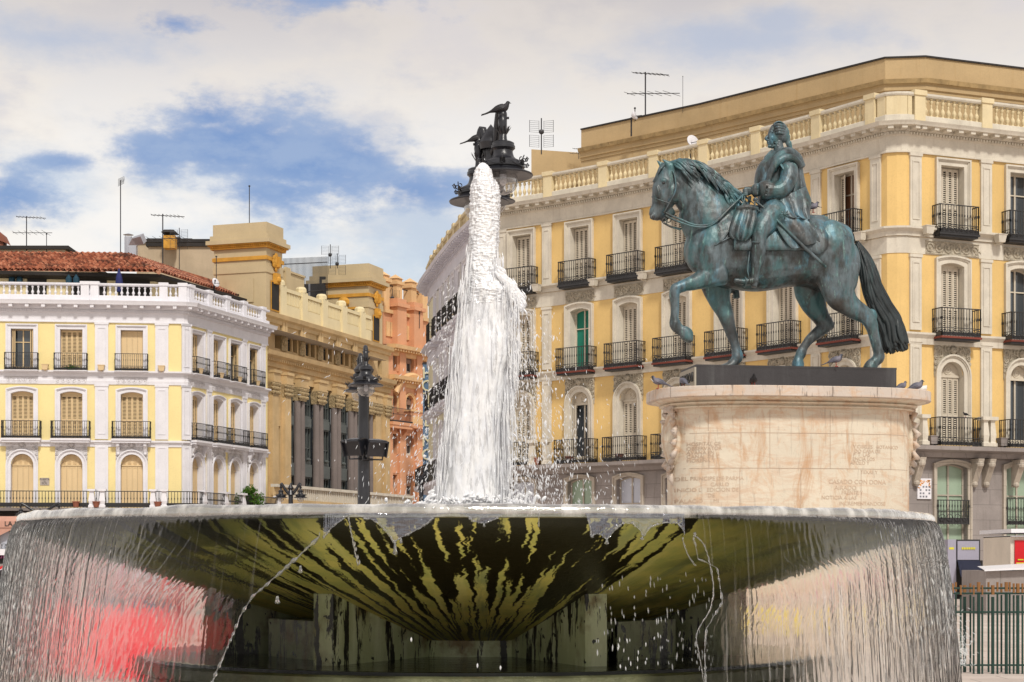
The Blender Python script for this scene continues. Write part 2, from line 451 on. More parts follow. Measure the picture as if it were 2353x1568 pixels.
@cached
def frame_mesh(W, H, kind, y, paint, pane):
    mb = MB()
    o = outline(W, H, kind, 0)
    mb.add([(x, y+.06, z) for x, z in o], [tuple(range(len(o)))], pane)
    ring(mb, W-.12, H-.06 if kind != 'arch' else H-.06, kind, 0, .06, y, y+.055, paint)
    mb.box(-.035, .035, y, y+.055, 0, H-.06, paint)
    mb.box(-W/2+.06, W/2-.06, y+.004, y+.05, .0, .22, paint)
    if kind != 'arch': mb.box(-W/2+.06, -.035, y+.004, y+.05, H*.68, H*.68+.05, paint); mb.box(.035, W/2-.06, y+.004, y+.05, H*.68, H*.68+.05, paint)
    return mb.mesh('window')
@cached
def surround_mesh(W, H, kind, g, m, hood):
    mb = MB()
    ring(mb, W, H, kind, 0, g*.62, -.07, .0, m)
    ring(mb, W, H, kind, g*.62, g, -.12, .0, m)
    if hood:
        ring(mb, W, H, kind, g*.80, g*1.06, -.17, -.12, m)
    return mb.mesh('surround')
@cached
def tympanum_mesh(W, y, paint, fan):
    mb = MB(); o = [(W/2*cos(pi*j/14), W/2*sin(pi*j/14)) for j in range(15)]
    mb.add([(x, y, z) for x, z in o], [tuple(range(15))], paint)
    if fan:
        for j in range(4):
            x0 = -W/2+W*(j+.2)/4; x1 = -W/2+W*(j+.8)/4
            zt = sqrt(max(.01, (W/2)**2-max(abs(x0), abs(x1))**2))-.05
            z = .07
            while z < zt: mb.box(x0, x1, y-.03, y-.004, z, z+.035, paint); z += .08
        mb.box(-W/2+.01, W/2-.01, y-.05, y-.004, -.04, .04, paint)
    else:
        mb.torus((0, y-.01, W*.22), W*.15, .03, paint, n1=16, n2=5); mb.torus((0, y-.01, W*.22), W*.07, .03, paint, n1=12, n2=4)
        mb.box(-W/2+.01, W/2-.01, y-.05, y-.002, -.05, .05, paint)
    return mb.mesh('tympanum')
@cached
def rail_mesh(W, D, h, band, front_only=0, step=.135):
    mb = MB(); I = IRON
    sides = [((-W/2, -D), (W/2, -D))]
    if not front_only: sides += [((-W/2, -D), (-W/2, 0)), ((W/2, -D), (W/2, 0))]
    for (a, b) in sides:
        a = Vector(a); b = Vector(b); L = (b-a).length; e = (b-a)/L
        Mx = Matrix(((e.x, -e.y, 0, a.x), (e.y, e.x, 0, a.y), (0, 0, 1, 0), (0, 0, 0, 1)))
        mb.box(-.02, L+.02, -.028, .028, h-.035, h, I, Mx)
        mb.box(0, L, -.018, .018, band+.02, band+.045, I, Mx); mb.box(0, L, -.018, .018, .02, .05, I, Mx)
        k = max(2, round(L/step))
        for j in range(k+1):
            x = L*j/k; r = .0095 if 0 < j < k else .018
            mb.box(x-r, x+r, -r, r, 0, h-.03, I, Mx)
            zm = band+(h-band)*.5
            mb.box(x-r*1.8, x+r*1.8, -r*1.8, r*1.8, zm-.05, zm+.05, I, Mx)
        if band > .06:
            kk = max(1, round(L/(band*.82)))
            mb.box(0, L, .004, .012, .05, band*.55, I, Mx)
            for j in range(kk):
                x = L*(j+.5)/kk; mb.torus((x, -.01, band*.5+.02), band*.3, .016, I, Mx, n1=10, n2=4); mb.ball((x, -.01, band*.5+.02), .035, I, 5, 4, Mx)
    return mb.mesh('railing')
@cached
def slab_mesh(W, D, t, m, m2, brk):
    mb = MB()
    mb.box(-W/2-.05, W/2+.05, -D-.05, .0, -t*.5, 0, m); mb.box(-W/2, W/2, -D+.02, .0, -t, -t*.5, m2)
    if brk:
        for x in (-W*.36, W*.36):
            mb.poly([(x-.09, 0)], 0, 0, m2) if 0 else None
            V = [(x-.1,0,-t),(x+.1,0,-t),(x+.1,-D*.75,-t),(x-.1,-D*.75,-t),(x-.1,0,-t-.75),(x+.1,0,-t-.75),(x+.1,-.12,-t-.7),(x-.1,-.12,-t-.7),(x-.1,-D*.6,-t-.25),(x+.1,-D*.6,-t-.25)]
            mb.add(V, [(3,2,9,8),(8,9,6,7),(7,6,5,4),(0,3,8,7,4),(1,5,6,9,2)], m2)
            mb.ball((x, -D*.62, -t-.14), .12, m2, 8, 5); mb.ball((x, -.14, -t-.66), .1, m2, 8, 5)
    return mb.mesh('balcony')
@cached
def relief_mesh(W, H, m, arch, seed):
    """carved panel: scrolls round a boss; with arch>0 it fills the spandrels above an arch of that radius"""
    rnd = random.Random(seed); mb = MB(); cx = 0
    if arch:
        k = 12; pts = [(W/2, 0), (W/2, H), (-W/2, H), (-W/2, 0)]
        for j in range(k+1):
            t = pi-pi*j/k; pts.append((arch*cos(t), arch*sin(t)-.0))
        mb.poly(pts, -.05, 0, m)
        mb.ball((0, -.07, (arch+H)/2+.03), .17, m, 10, 6); mb.torus((0, -.07, (arch+H)/2+.03), .22, .045, m, n1=14)
        for sgn in (-1, 1):
            for (fx, fz, r) in ((.30,.88,.13),(.52,.84,.10),(.68,.90,.10),(.84,.82,.12),(.70,.70,.1),(.88,.60,.09),(.90,.42,.08),(.92,.25,.06)):
                x = sgn*fx*W/2; z = fz*H
                if x*x+z*z < (arch+.06)**2: continue
                mb.torus((x, -.07, z), r, .035, m, n1=9, a0=rnd.random()*6, a1=6+rnd.random()*5); mb.ball((x, -.06, z), .045, m, 6, 4)
    else:
        mb.box(-W/2, W/2, -.04, 0, 0, H, m)
        for z in (0, H-.03): mb.box(-W/2, W/2, -.075, -.04, z, z+.03, m)
        k = max(2, round(W/(H*.8)))
        for j in range(k):
            x = -W/2+W*(j+.5)/k; r = H*.3
            mb.torus((x, -.06, H/2), r, .03, m, n1=10, a0=j, a1=j+5.2); mb.ball((x, -.06, H/2), .06, m, 7, 4)
            mb.torus((x+W/k*.5, -.05, H/2+(-1)**j*H*.2), r*.5, .025, m, n1=7, a0=0, a1=4)
    return mb.mesh('relief_panel')
@cached
def pilaster_mesh(w, h, m):
    mb = MB(); mb.box(-w/2, w/2, -.09, 0, 0, h, m)
    iw = w*.5; t = .035
    for (a, b) in ((-iw/2-t, -iw/2), (iw/2, iw/2+t)): mb.box(a, b, -.12, -.09, .35, h-.35, m)
    mb.box(-iw/2-t, iw/2+t, -.12, -.09, h-.35, h-.3, m); mb.box(-iw/2-t, iw/2+t, -.12, -.09, .3, .35, m)
    mb.box(-w/2-.03, w/2+.03, -.13, 0.0, h-.12, h+.002, m)
    return mb.mesh('pilaster')
BAL_PROF = [(.05,0),(.05,.05),(.03,.08),(.062,.2),(.068,.27),(.045,.36),(.024,.43),(.030,.50),(.024,.57),(.045,.62),(.06,.69),(.035,.76),(.05,.80),(.05,.85)]
def baluster_row(mb, M, L, z, h, m, step=.30, sides=8, r=1.35):
    k = max(1, int(L/step)); prof = [(a*r, b/.85*h) for a, b in BAL_PROF]
    for j in range(k):
        x = L*(j+.5)/k; mb.lathe(prof, m, sides, M, (x, 0, z))
def put(name, me, par, M): return link(name, me, par, M)
def along(fac, step, fn):
    for i in range(fac.n()):
        a, e, L = fac.seg(i); k = max(1, round(L/step))
        for j in range(k): fn(fac.M(i, L*(j+.5)/k))
def wall_box(par, fac, X, z, m):
    i, u = fac.at(X); mb = MB()
    V = [(-.2,-.55,.3),(.2,-.55,.3),(.2,-.2,.3),(-.2,-.2,.3),(-.15,-.5,0),(.15,-.5,0),(.15,-.25,0),(-.15,-.25,0)]
    mb.add(V, [(0,1,2,3),(7,6,5,4),(4,5,1,0),(5,6,2,1),(6,7,3,2),(7,4,0,3)], m)
    mb.box(-.03, .03, -.4, 0, -.06, 0, m); mb.box(-.22,.22,-.57,-.18,.3,.33,m)
    put('floodlight_box', mb.mesh('floodlight_box'), par, fac.M(i, u, z))
def add_window(par, fac, X, zb, W, H, kind, st, g=.28, paint=None, trim=None, pane=None, rev=.35, mode='closed', hood=True, fan=False, sw=None):
    """window part > shutters, surround. returns the opening for the wall"""
    i, u = fac.at(X); M = fac.M(i, u, zb)
    w = put('window', frame_mesh(W, H, kind, rev-.06, paint, pane or GLASS), par, M)
    if trim: put('surround', surround_mesh(W, H, kind, g, trim, hood), w, Matrix())
    hs = H-.05 if kind == 'flat' else (H-.05-.11*W if kind == 'seg' else H-W/2-.05)
    if st == 'L': hs = H-.04 if kind == 'flat' else hs
    lw = (W-.06)/4; ys = rev-.14
    if mode == 'closed' or mode == 'blank':
        for k in range(4):
            b = 1 if mode == 'blank' else 0
            put('shutter', leaf_mesh(round(lw-.012, 3), round(hs, 3), paint, .42, .085, b), w, Matrix.Translation((-W/2+.03+lw*k, ys, 0)))
        if kind != 'flat' and kind != 'arch': put('transom', tymp_seg(W, paint), w, Matrix.Translation((0, ys+.02, hs)))
    elif mode == 'folded':
        for k, (x, a) in enumerate(((-W/2+.04, -80), (-W/2+.10, -70), (W/2-.04, 260), (W/2-.10, 250))):
            put('shutter', leaf_mesh(round(lw-.012, 3), round(hs, 3), paint, .42, .085, 0), w, Matrix.Translation((x, ys+.05, 0)) @ Matrix.Rotation(radians(a), 4, 'Z'))
    elif mode == 'ajar':
        put('shutter', leaf_mesh(round(lw-.012, 3), round(hs, 3), paint, .42, .085, 0), w, Matrix.Translation((-W/2+.03, ys, 0)) @ Matrix.Rotation(radians(-8), 4, 'Z'))
        put('shutter', leaf_mesh(round(lw-.012, 3), round(hs, 3), paint, .42, .085, 0), w, Matrix.Translation((-W/2+.03+lw*.93, ys-.03, 0)) @ Matrix.Rotation(radians(-50), 4, 'Z'))
        put('shutter', leaf_mesh(round(lw-.012, 3), round(hs, 3), paint, .42, .085, 0), w, Matrix.Translation((W/2-.03-lw, ys, 0)))
    elif mode == 'outfold':
        for x, a in ((-W/2, 168), (W/2, 12)):
            put('shutter', leaf_mesh(round(lw*.95, 3), round(hs, 3), paint, .42, .085, 0), w, Matrix.Translation((x, -.14, 0)) @ Matrix.Rotation(radians(-a if x > 0 else a), 4, 'Z') if x > 0 else Matrix.Translation((x, -.12, 0)) @ Matrix.Rotation(radians(-150), 4, 'Z') @ Matrix.Translation((0, 0, 0)))
    if kind == 'arch': put('tympanum', tympanum_mesh(round(W-.02, 3), 0, paint, fan), w, Matrix.Translation((0, ys, H-W/2)))
    return (i, u, W, zb, zb+H, kind)
@cached
def tymp_seg(W, paint):
    mb = MB(); pts = [(W/2, 0)]+[(W/2-W*j/8, .05+.11*W*(1-(1-2*j/8)**2)) for j in range(9)]+[(-W/2, 0)]
    mb.poly(pts, 0, .04, paint); return mb.mesh('transom')
def add_balcony(par, fac, X, z, W, D, h, band, slab_m, under_m, brk=0, t=.22):
    i, u = fac.at(X)
    b = put('balcony', slab_mesh(W, D, t, slab_m, under_m, brk), par, fac.M(i, u, z))
    put('railing', rail_mesh(W, D, h, band), b, Matrix())
def build_walls(par, fac, ops, z0, z1, m, rev, name='wall', mrev=None):
    mb = MB()
    for i in range(fac.n()):
        a, e, L = fac.seg(i)
        wall_seg(mb, fac.M(i, 0), L, z0, z1, [(o[1], o[2], o[3], o[4], o[5]) for o in ops if o[0] == i], m, rev, mrev)
    mb.build(name, par)
def inset(path, d):
    """offset a plan path inwards by d"""
    P = [Vector(p) for p in path]; out = []
    for i, p in enumerate(P):
        d1 = (P[min(i+1, len(P)-1)]-P[min(i, len(P)-2)]).normalized(); d0 = (P[max(i, 1)]-P[max(i-1, 0)]).normalized()
        n0 = Vector((d0.y, -d0.x)); n1 = Vector((d1.y, -d1.x)); m = n0+n1; m = m/max(.3, m.length_squared)*2
        out.append((p.x-m.x*d, p.y-m.y*d))
    return out
def roof_fill(par, path, z, m, name='roof_deck'):
    v = [(p[0], p[1], z) for p in path]; mb = MB(); mb.add(v, [tuple(range(len(v)))], m); return mb.build(name, par)

# ---------------------------------------------------------------- the large curved building on the right
def invd(X): return .011614+2.4888e-6*(X-1149)+1.1645e-9*(X-1149)*(X-1505)
def ptB(X): return XY(X, 1/invd(X))
B_X = [1149, 1263, 1390, 1506, 1621, 1742, 1877, 2022]
pathB = [ptB(x) for x in B_X]
# rounded corner, then the short front facing the plaza
cA = Vector(XY(2022, 1/invd(2022))); cB = Vector(XY(2092, 69.55))
corner = [(14.98, 69.53), (15.35, 69.42), (15.72, 69.42)]
pathC = [XY(2090, 69.5), XY(2283, 71.05), XY(2480, 72.7)]
pathR = pathB+corner+pathC
zR = lambda Y: ZY(Y, 70.3)
Z_base1, Z_base2, Z_base3, Z_fr0, Z_fr1, Z_cor, Z_rail = 6.17, 10.42, 14.57, 17.73, 18.42, 18.85, 20.12
def cornice_parts(par, path, trim, dent=True, zf0=Z_fr0, zf1=Z_fr1, zc=Z_cor, over=.75, mod_step=.62):
    mb = MB()
    mb.sweep(path, [(.0, zf0), (.10, zf0), (.10, zf0+.07), (.05, zf0+.1), (.05, zf1-.04), (.12, zf1), (.0, zf1)], trim)
    mb.build('frieze', par)
    mb = MB(); h = zc-zf1
    mb.sweep(path, [(.0, zf1), (.16, zf1), (.16, zf1+h*.28), (.26, zf1+h*.30), (.26, zf1+h*.62), (over-.08, zf1+h*.64), (over-.05, zf1+h*.8), (over, zf1+h), (0, zf1+h+.02)], trim)
    fac = Facade(path)
    def mod(M): mb.box(-.11, .11, -over+.13, -.2, zf1+h*.36, zf1+h*.66, trim, M)
    along(fac, mod_step, mod)
    if dent:
        def de(M): mb.box(-.035, .035, -.235, -.14, zf1+h*.03, zf1+h*.24, trim, M)
        along(fac, .14, de)
    mb.build('cornice', par)
    return fac
def balustrade_parts(par, path, posts, z0, z1, post_m, bal_m, rail_m, skip=(), pw=.5, step=.3, solid=()):
    """plinth and rail follow the path; between posts one section of balusters each"""
    fac = Facade(path, 4 if path is pathA else 0) if 'pathA' in globals() else Facade(path); hp = .36
    mb = MB(); mb.sweep(path, [(.16, z0), (.16, z0+hp), (.10, z0+hp+.04), (-.22, z0+hp+.04), (-.22, z0)], rail_m); mb.build('balustrade_plinth', par)
    mb = MB(); mb.sweep(path, [(.15, z1-.14), (.19, z1-.08), (.19, z1), (-.2, z1), (-.2, z1-.14), (.15, z1-.14)], rail_m); mb.build('balustrade_rail', par)
    loc = []
    for X in posts:
        i, u = fac.at(X); loc.append((i, u))
        q = MB(); q.box(-pw/2, pw/2, -.2, .2, z0, z1-.02, post_m); q.box(-pw/2-.05, pw/2+.05, -.25, .25, z1-.1, z1+.1, post_m); q.box(-pw/2-.03, pw/2+.03, -.23, .22, z0, z0+.12, post_m)
        put('balustrade_post', q.mesh('balustrade_post'), par, fac.M(i, u))
    for i in range(fac.n()):
        a, e, L = fac.seg(i); cuts = sorted([0]+[u for k, u in loc if k == i]+[L])
        for c0, c1 in zip(cuts, cuts[1:]):
            if c1-c0 < .5 and i not in solid: continue
            A, B = (c0, c1) if i in solid else (c0+pw/2*(c0 > .01), c1-pw/2*(c1 < L-.01))
            mb = MB(); Mi = fac.M(i, A)
            if i in solid: mb.box(-.02, B-A+.02, -.13, .1, z0+hp, z1-.14, bal_m, Mi)
            else: baluster_row(mb, Mi, B-A, z0+hp+.03, z1-z0-hp-.16, bal_m, step)
            mb.build('balustrade_section', par)
def right_building():
    b = thing('corner_building', 'long curved yellow building with iron balconies and a rooftop balustrade behind the horse statue', 'building', (0, 0, 0))
    fac = Facade(pathR); ops = []
    win_X = [1200, 1333, 1445, 1558, 1679, 1801, 1942, 2187, 2345]
    W3, W2 = 1.12, 1.12
    bx = [None]*9
    for k, X in enumerate(win_X):
        C = k >= 7
        m3 = {6: 'ajar', 8: 'none'}.get(k, 'closed')
        ops.append(add_window(b, fac, X, Z_base3+.05, W3, 2.74, 'flat', 'R', .27, SHUT_R, TRM_R, None if k != 6 else DARK_B, .42, m3))
        m2 = {1: 'none', 8: 'none'}.get(k, 'closed')
        ops.append(add_window(b, fac, X, Z_base2+.05, W2, 2.98, 'seg', 'R', .28, SHUT_R, TRM_R, GREEN_C if k == 1 else None, .42, m2))
        m1 = {1: 'folded', 8: 'none'}.get(k, 'closed')
        ops.append(add_window(b, fac, X, Z_base1+.05, W2, 3.25, 'arch', 'R', .28, SHUT_R, TRM_R, None, .42, m1))
        for z, D, red in ((Z_base3, .5, 0), (Z_base2, .62, 1)):
            add_balcony(b, fac, X, z, 1.86 if C or z == Z_base3 else 1.95, D, 1.14, .30, IRON_R if red else IRON, IRON, 0, .16)
        i, u = fac.at(X)
        wr = 1.75 if not k == 7 else 2.6
        put('relief_panel', relief_mesh(wr, .52, RELIEF, 0, 3), b, fac.M(i, u, zR(588)))
        put('relief_panel', relief_mesh(1.75, 1.28, RELIEF, .80, 4), b, fac.M(i, u, Z_base1+3.25-.56))
        # ground floor shop openings in grey stone
        if X < 1600 or X > 2100:
            z0 = CAMZ+.35; Hh = 3.3 if C else 3.25
            pane = [FROST, FROSTG, FROST, FROST, 0, 0, 0, FROSTG, FROSTG][k]
            iu = add_window(b, fac, X, 1.35, 1.5, 4.0, 'seg', 'R', .18, STONE_P, STONE_P, pane, .3, 'none', False)
            ops.append(iu)
    up = [o for o in ops if o[3] > 5]; dn = [o for o in ops if o[3] < 5]
    build_walls(b, fac, up, 6.0, Z_fr0, YEL_R, .42, 'wall', TRM_R)
    build_walls(b, fac, dn, -.2, 6.0, STONE, .3, 'ground_floor_wall')
    for k in (7,):
        i, u = fac.at(win_X[k]); r = link('railing', rail_mesh(1.5, .12, 1.0, .5, 1), b, fac.M(i, u, 2.9))
    i, u = fac.at(2345); link('railing', rail_mesh(1.5, .12, 1.1, .3, 1), b, fac.M(i, u, 2.9))
    for X in (1258, 1877, 2014, 2102, 2264, 1143+12):
        for z0, z1 in ((Z_base1, Z_base2-.12), (Z_base2+.25, zR(592)), (zR(530), Z_fr0)):
            i, u = fac.at(X); put('pilaster', pilaster_mesh(.54, round(z1-z0, 3), TRM_R), b, fac.M(i, u, z0))
    for z0, z1, o in ((zR(551), zR(531), .3), (zR(796), zR(770), .24)):
        mb = MB(); mb.sweep(pathR, [(0, z0), (.1, z0), (.12, (z0+z1)/2), (o, z1-.08), (o, z1), (0, z1+.03)], TRM_R); mb.build('string_course', b)
    mb = MB(); mb.sweep(pathR, [(0, zR(590)), (.03, zR(590)), (.03, zR(552)), (0, zR(552))], TRM_R); mb.build('band', b)
    # first floor balcony shelf with stone posts
    mb = MB(); mb.sweep(pathR, [(0, 5.55), (.25, 5.6), (.35, 5.78), (.80, 5.86), (.82, 6.02), (0, 6.03)], STONE); mb.build('balcony_shelf', b)
    for X in win_X:
        i, u = fac.at(X)
        put('railing', rail_mesh(2.1, .66, 1.15, .28), b, fac.M(i, u, 6.04))
    for X in (1240, 1274, 2078, 2101, 2240, 2256):
        i, u = fac.at(X); q = MB()
        q.box(-.17, .17, -.17, .17, 0, .14, TRM_R); q.lathe([(.2,.14),(.16,.2),(.2,.45),(.15,.9),(.14,1.0),(.2,1.06)], TRM_R, 4, Matrix.Rotation(pi/4, 4, 'Z')); q.box(-.2, .2, -.2, .2, 1.06, 1.2, TRM_R)
        put('stone_post', q.mesh('stone_post'), b, fac.M(i, u, 6.04, .62))
    for X in (2080, 2102, 2235, 2262, 2330):
        i, u = fac.at(X); q = MB()
        q.add([(-.14,0,0),(.14,0,0),(.14,-.6,0),(-.14,-.6,0),(-.14,-.5,-.3),(.14,-.5,-.3),(-.14,-.12,-1.0),(.14,-.12,-1.0),(-.14,0,-1.1),(.14,0,-1.1)], [(0,1,2,3),(3,2,5,4),(4,5,7,6),(6,7,9,8),(0,3,4,6,8),(2,1,9,7,5)], STONE_P)
        q.ball((0,-.46,-.22), .17, STONE_P, 9, 6); q.ball((0,-.14,-1.02), .13, STONE_P, 8, 5)
        put('corbel', q.mesh('corbel'), b, fac.M(i, u, 5.56))
    cornice_parts(b, pathR, TRM_R)
    balustrade_parts(b, pathR, [1263, 1390, 1506, 1621, 1742, 1881, 2006, 2108, 2262], Z_cor, Z_rail, BALUS, BALUS, TRM_R, solid=(7, 8, 9, 10), step=.27)
    for X, z in ((1244, Z_base3-.02), (1374, Z_base3-.1), (1487, Z_base3-.1), (1992, Z_base3-.1), (2120, Z_base3), (2285, Z_base3-.1)): wall_box(b, fac, X, z-.1, TRM_R)
    for X in (2130, 2290): wall_box(b, fac, X, 6.1, STONE)
    for X in (1300, 1415, 1222):
        i, u = fac.at(X+22); q = MB(); q.lathe([(.14,0),(.2,.3),(.22,.3),(.22,.34),(.0,.34)], TERRA, 10); put('plant_pot', q.mesh('plant_pot'), b, fac.M(i, u, 6.05, .45))
    # setback attic with its mouldings
    at = [XY(X, d) for X, d in ((1335.5, 86.3), (1608, 81.45), (2034, 73.9), (2126, 73.7), (2480, 76.6))]
    zt = 22.8; mb = MB()
    mb.sweep(at, [(0, Z_cor-.5), (0, 21.2), (.05, 21.2), (.05, 21.32), (.12, 21.36), (.12, 21.55), (.2, 21.62), (.25, 21.75), (.05, 21.8), (0, 21.8), (0, zt-.05)], ATTIC); mb.build('attic_wall', b)
    mb = MB(); mb.sweep(at, [(.02, 21.58), (.24, 21.62), (.3, 21.8), (.04, 21.82)], ATT_M); mb.build('attic_moulding', b)
    mb = MB(); mb.sweep(at, [(0, zt-.05), (.07, zt-.05), (.07, zt+.02), (-.4, zt+.02), (-.4, zt-.05)], ROOFD); mb.build('attic_coping', b)
    back = [(at[0][0]+10, at[0][1]+14)]
    mb = MB(); mb.sweep([(at[0][0]+7, at[0][1]+9), at[0]], [(0, Z_cor-.5), (0, zt)], ATTIC); mb.build('attic_return_wall', b)
    # low rear wing beside the attic
    w = [XY(1222, 94), XY(1221, 88.0), XY(1340, 88.8), XY(1345, 95)]
    mb = MB(); mb.sweep(w, [(0, Z_cor-.5), (0, ZY(342.5, 88)-.02), (-.3, ZY(342.5, 88)-.02)], ATTIC); mb.build('rear_wing_wall', b)
    roof_fill(b, [pathR[0]]+pathR[1:]+[(60, 90), (30, 120), (-.5, 100)], Z_cor+.03, STONE_P)
    # flank walls so that the building is solid from aside
    mb = MB(); mb.sweep([(28.5, 95), pathR[-1]][::-1], [(0, -.2), (0, Z_cor)], YEL_R); mb.build('flank_wall', b)
    return b, fac
RB, RFAC = right_building()
# painted tile panel and a blank name tile on the ground floor
def tile_panel():
    i, u = RFAC.at(2122); q = MB(); w, h = .66, .82
    q.box(-w/2, w/2, -.06, 0, 0, h, WHT_L)
    BL = pmat('grey_blue_glaze', lin(130, 130, 140), var=.3)
    for r in range(4):
        for c in range(4):
            if (r+c) % 4 != 3: q.box(-w/2+.1+c*.14, -w/2+.18+c*.14, -.066, -.061, .06+r*.13, .13+r*.13, BL)
    o = q.build('tile_panel', None, label='white ceramic wall panel with orange border and rows of blue tiles, right of the pedestal', cat='tile panel')
    o.matrix_world = RFAC.M(i, u, zR(1148), .01)
    f = MB(); OR = pmat('orange_glaze', lin(226, 160, 90), var=.5, scale=9)
    rnd = random.Random(5)
    for k in range(46):
        t = rnd.random(); x = rnd.uniform(-w/2+.03, w/2-.1); z = h-.06-rnd.random()**2*.34
        if abs(x) < .16 and z < h-.2: x += .2*(1 if x > 0 else -1)
        x = max(-w/2+.01, min(w/2-.08, x)); f.box(x, x+.05, -.066, -.061, z-.04, z, OR)
    f.build('border_tiles', o)
tile_panel()

# ---------------------------------------------------------------- the narrow white curved building left of it
pathA = [(-1.6, 115.2), (-3.6, 115.0), (-5.0, 113.6), (-5.35, 111.6), XY(993, 108.5), XY(1033, 100.0), XY(1073.6, 93.5), XY(1109, 89.6), XY(1147.5, 86.3)]
def white_building():
    b = thing('white_building', 'white and pale yellow rounded building seen edge-on beside the water jet, with stacked black balconies', 'building')
    fac = Facade(pathA, 4); ops = []
    Xs = [1005.5, 1018.5, 1031.5, 1044.5, 1058, 1072, 1088, 1106, 1127]
    for X in Xs:
        for zb, H, kind, D in ((Z_base3+.05, 2.74, 'flat', .6), (Z_base2+.05, 2.98, 'seg', .7), (Z_base1+.05, 3.2, 'arch', .7)):
            ops.append(add_window(b, fac, X, zb, 1.12, H, kind, 'R', .25, SHUT_R, WHT_L, None, .4, 'closed'))
            if zb > 7: add_balcony(b, fac, X, zb-.05, 1.45, D, 1.14, .04, TRM_A, TRM_A, 0, .3)
        i, u = fac.at(X); put('relief_panel', relief_mesh(1.7, .52, REL_L, 0, 3), b, fac.M(i, u, zR(588)))
        wall_box(b, fac, X+6, Z_base3-.05, BALUS)
    build_walls(b, fac, ops, 6.0, Z_fr0, pmat('pale_cream_render', lin(226, 220, 190), var=.1, streak=.3), .4, 'wall', TRM_A)
    build_walls(b, fac, [], -.2, 6.0, STONE, .3, 'ground_floor_wall')
    for z0, z1, o in ((zR(551), zR(531), .5), (zR(796), zR(770), .5), (zR(592), zR(552), .06)):
        mb = MB(); mb.sweep(pathA, [(0, z0), (.1, z0), (.12, (z0+z1)/2), (o, z1-.08), (o, z1), (0, z1+.03)], TRM_A); mb.build('string_course', b)
    for X in (1000, 1025, 1051, 1080, 1116, 1141):
        i, u = fac.at(X)
        put('pilaster', pilaster_mesh(.6, round(Z_fr0-6.2, 3), WHT_L), b, fac.M(i, u, 6.2))
    mb = MB(); mb.sweep(pathA, [(0, 5.5), (.3, 5.6), (.9, 5.8), (.95, 6.0), (0, 6.02)], TRM_A); mb.build('balcony_shelf', b)
    mb = MB(); f2 = Facade(inset(pathA, -.85))
    for i in range(3, f2.n()):
        a, e, L = f2.seg(i); M = f2.M(i, 0, 6.03); k = round(L/.3)
        mb.box(0, L, -.03, .03, 1.1, 1.14, IRON, M); mb.box(0, L, -.02, .02, .02, .08, IRON, M)
        for j in range(k): mb.box(L*j/k-.014, L*j/k+.014, -.014, .014, 0, 1.1, IRON, M)
    mb.build('railing', b)
    cornice_parts(b, pathA, TRM_A, dent=True, over=.8)
    balustrade_parts(b, pathA, [997, 1005, 1014, 1024, 1036, 1049, 1064, 1082, 1103, 1126], Z_cor, Z_rail, BALUS, BALUS, BALUS, step=.3, pw=.45)
    roof_fill(b, pathA+[(4, 92), (4, 114)], Z_cor+.03, ROOFD)
    mb = MB(); mb.sweep([(5.0, 114.5), pathA[0]], [(0, -.2), (0, Z_cor)], TRM_A); mb.build('rear_wall', b)
white_building()

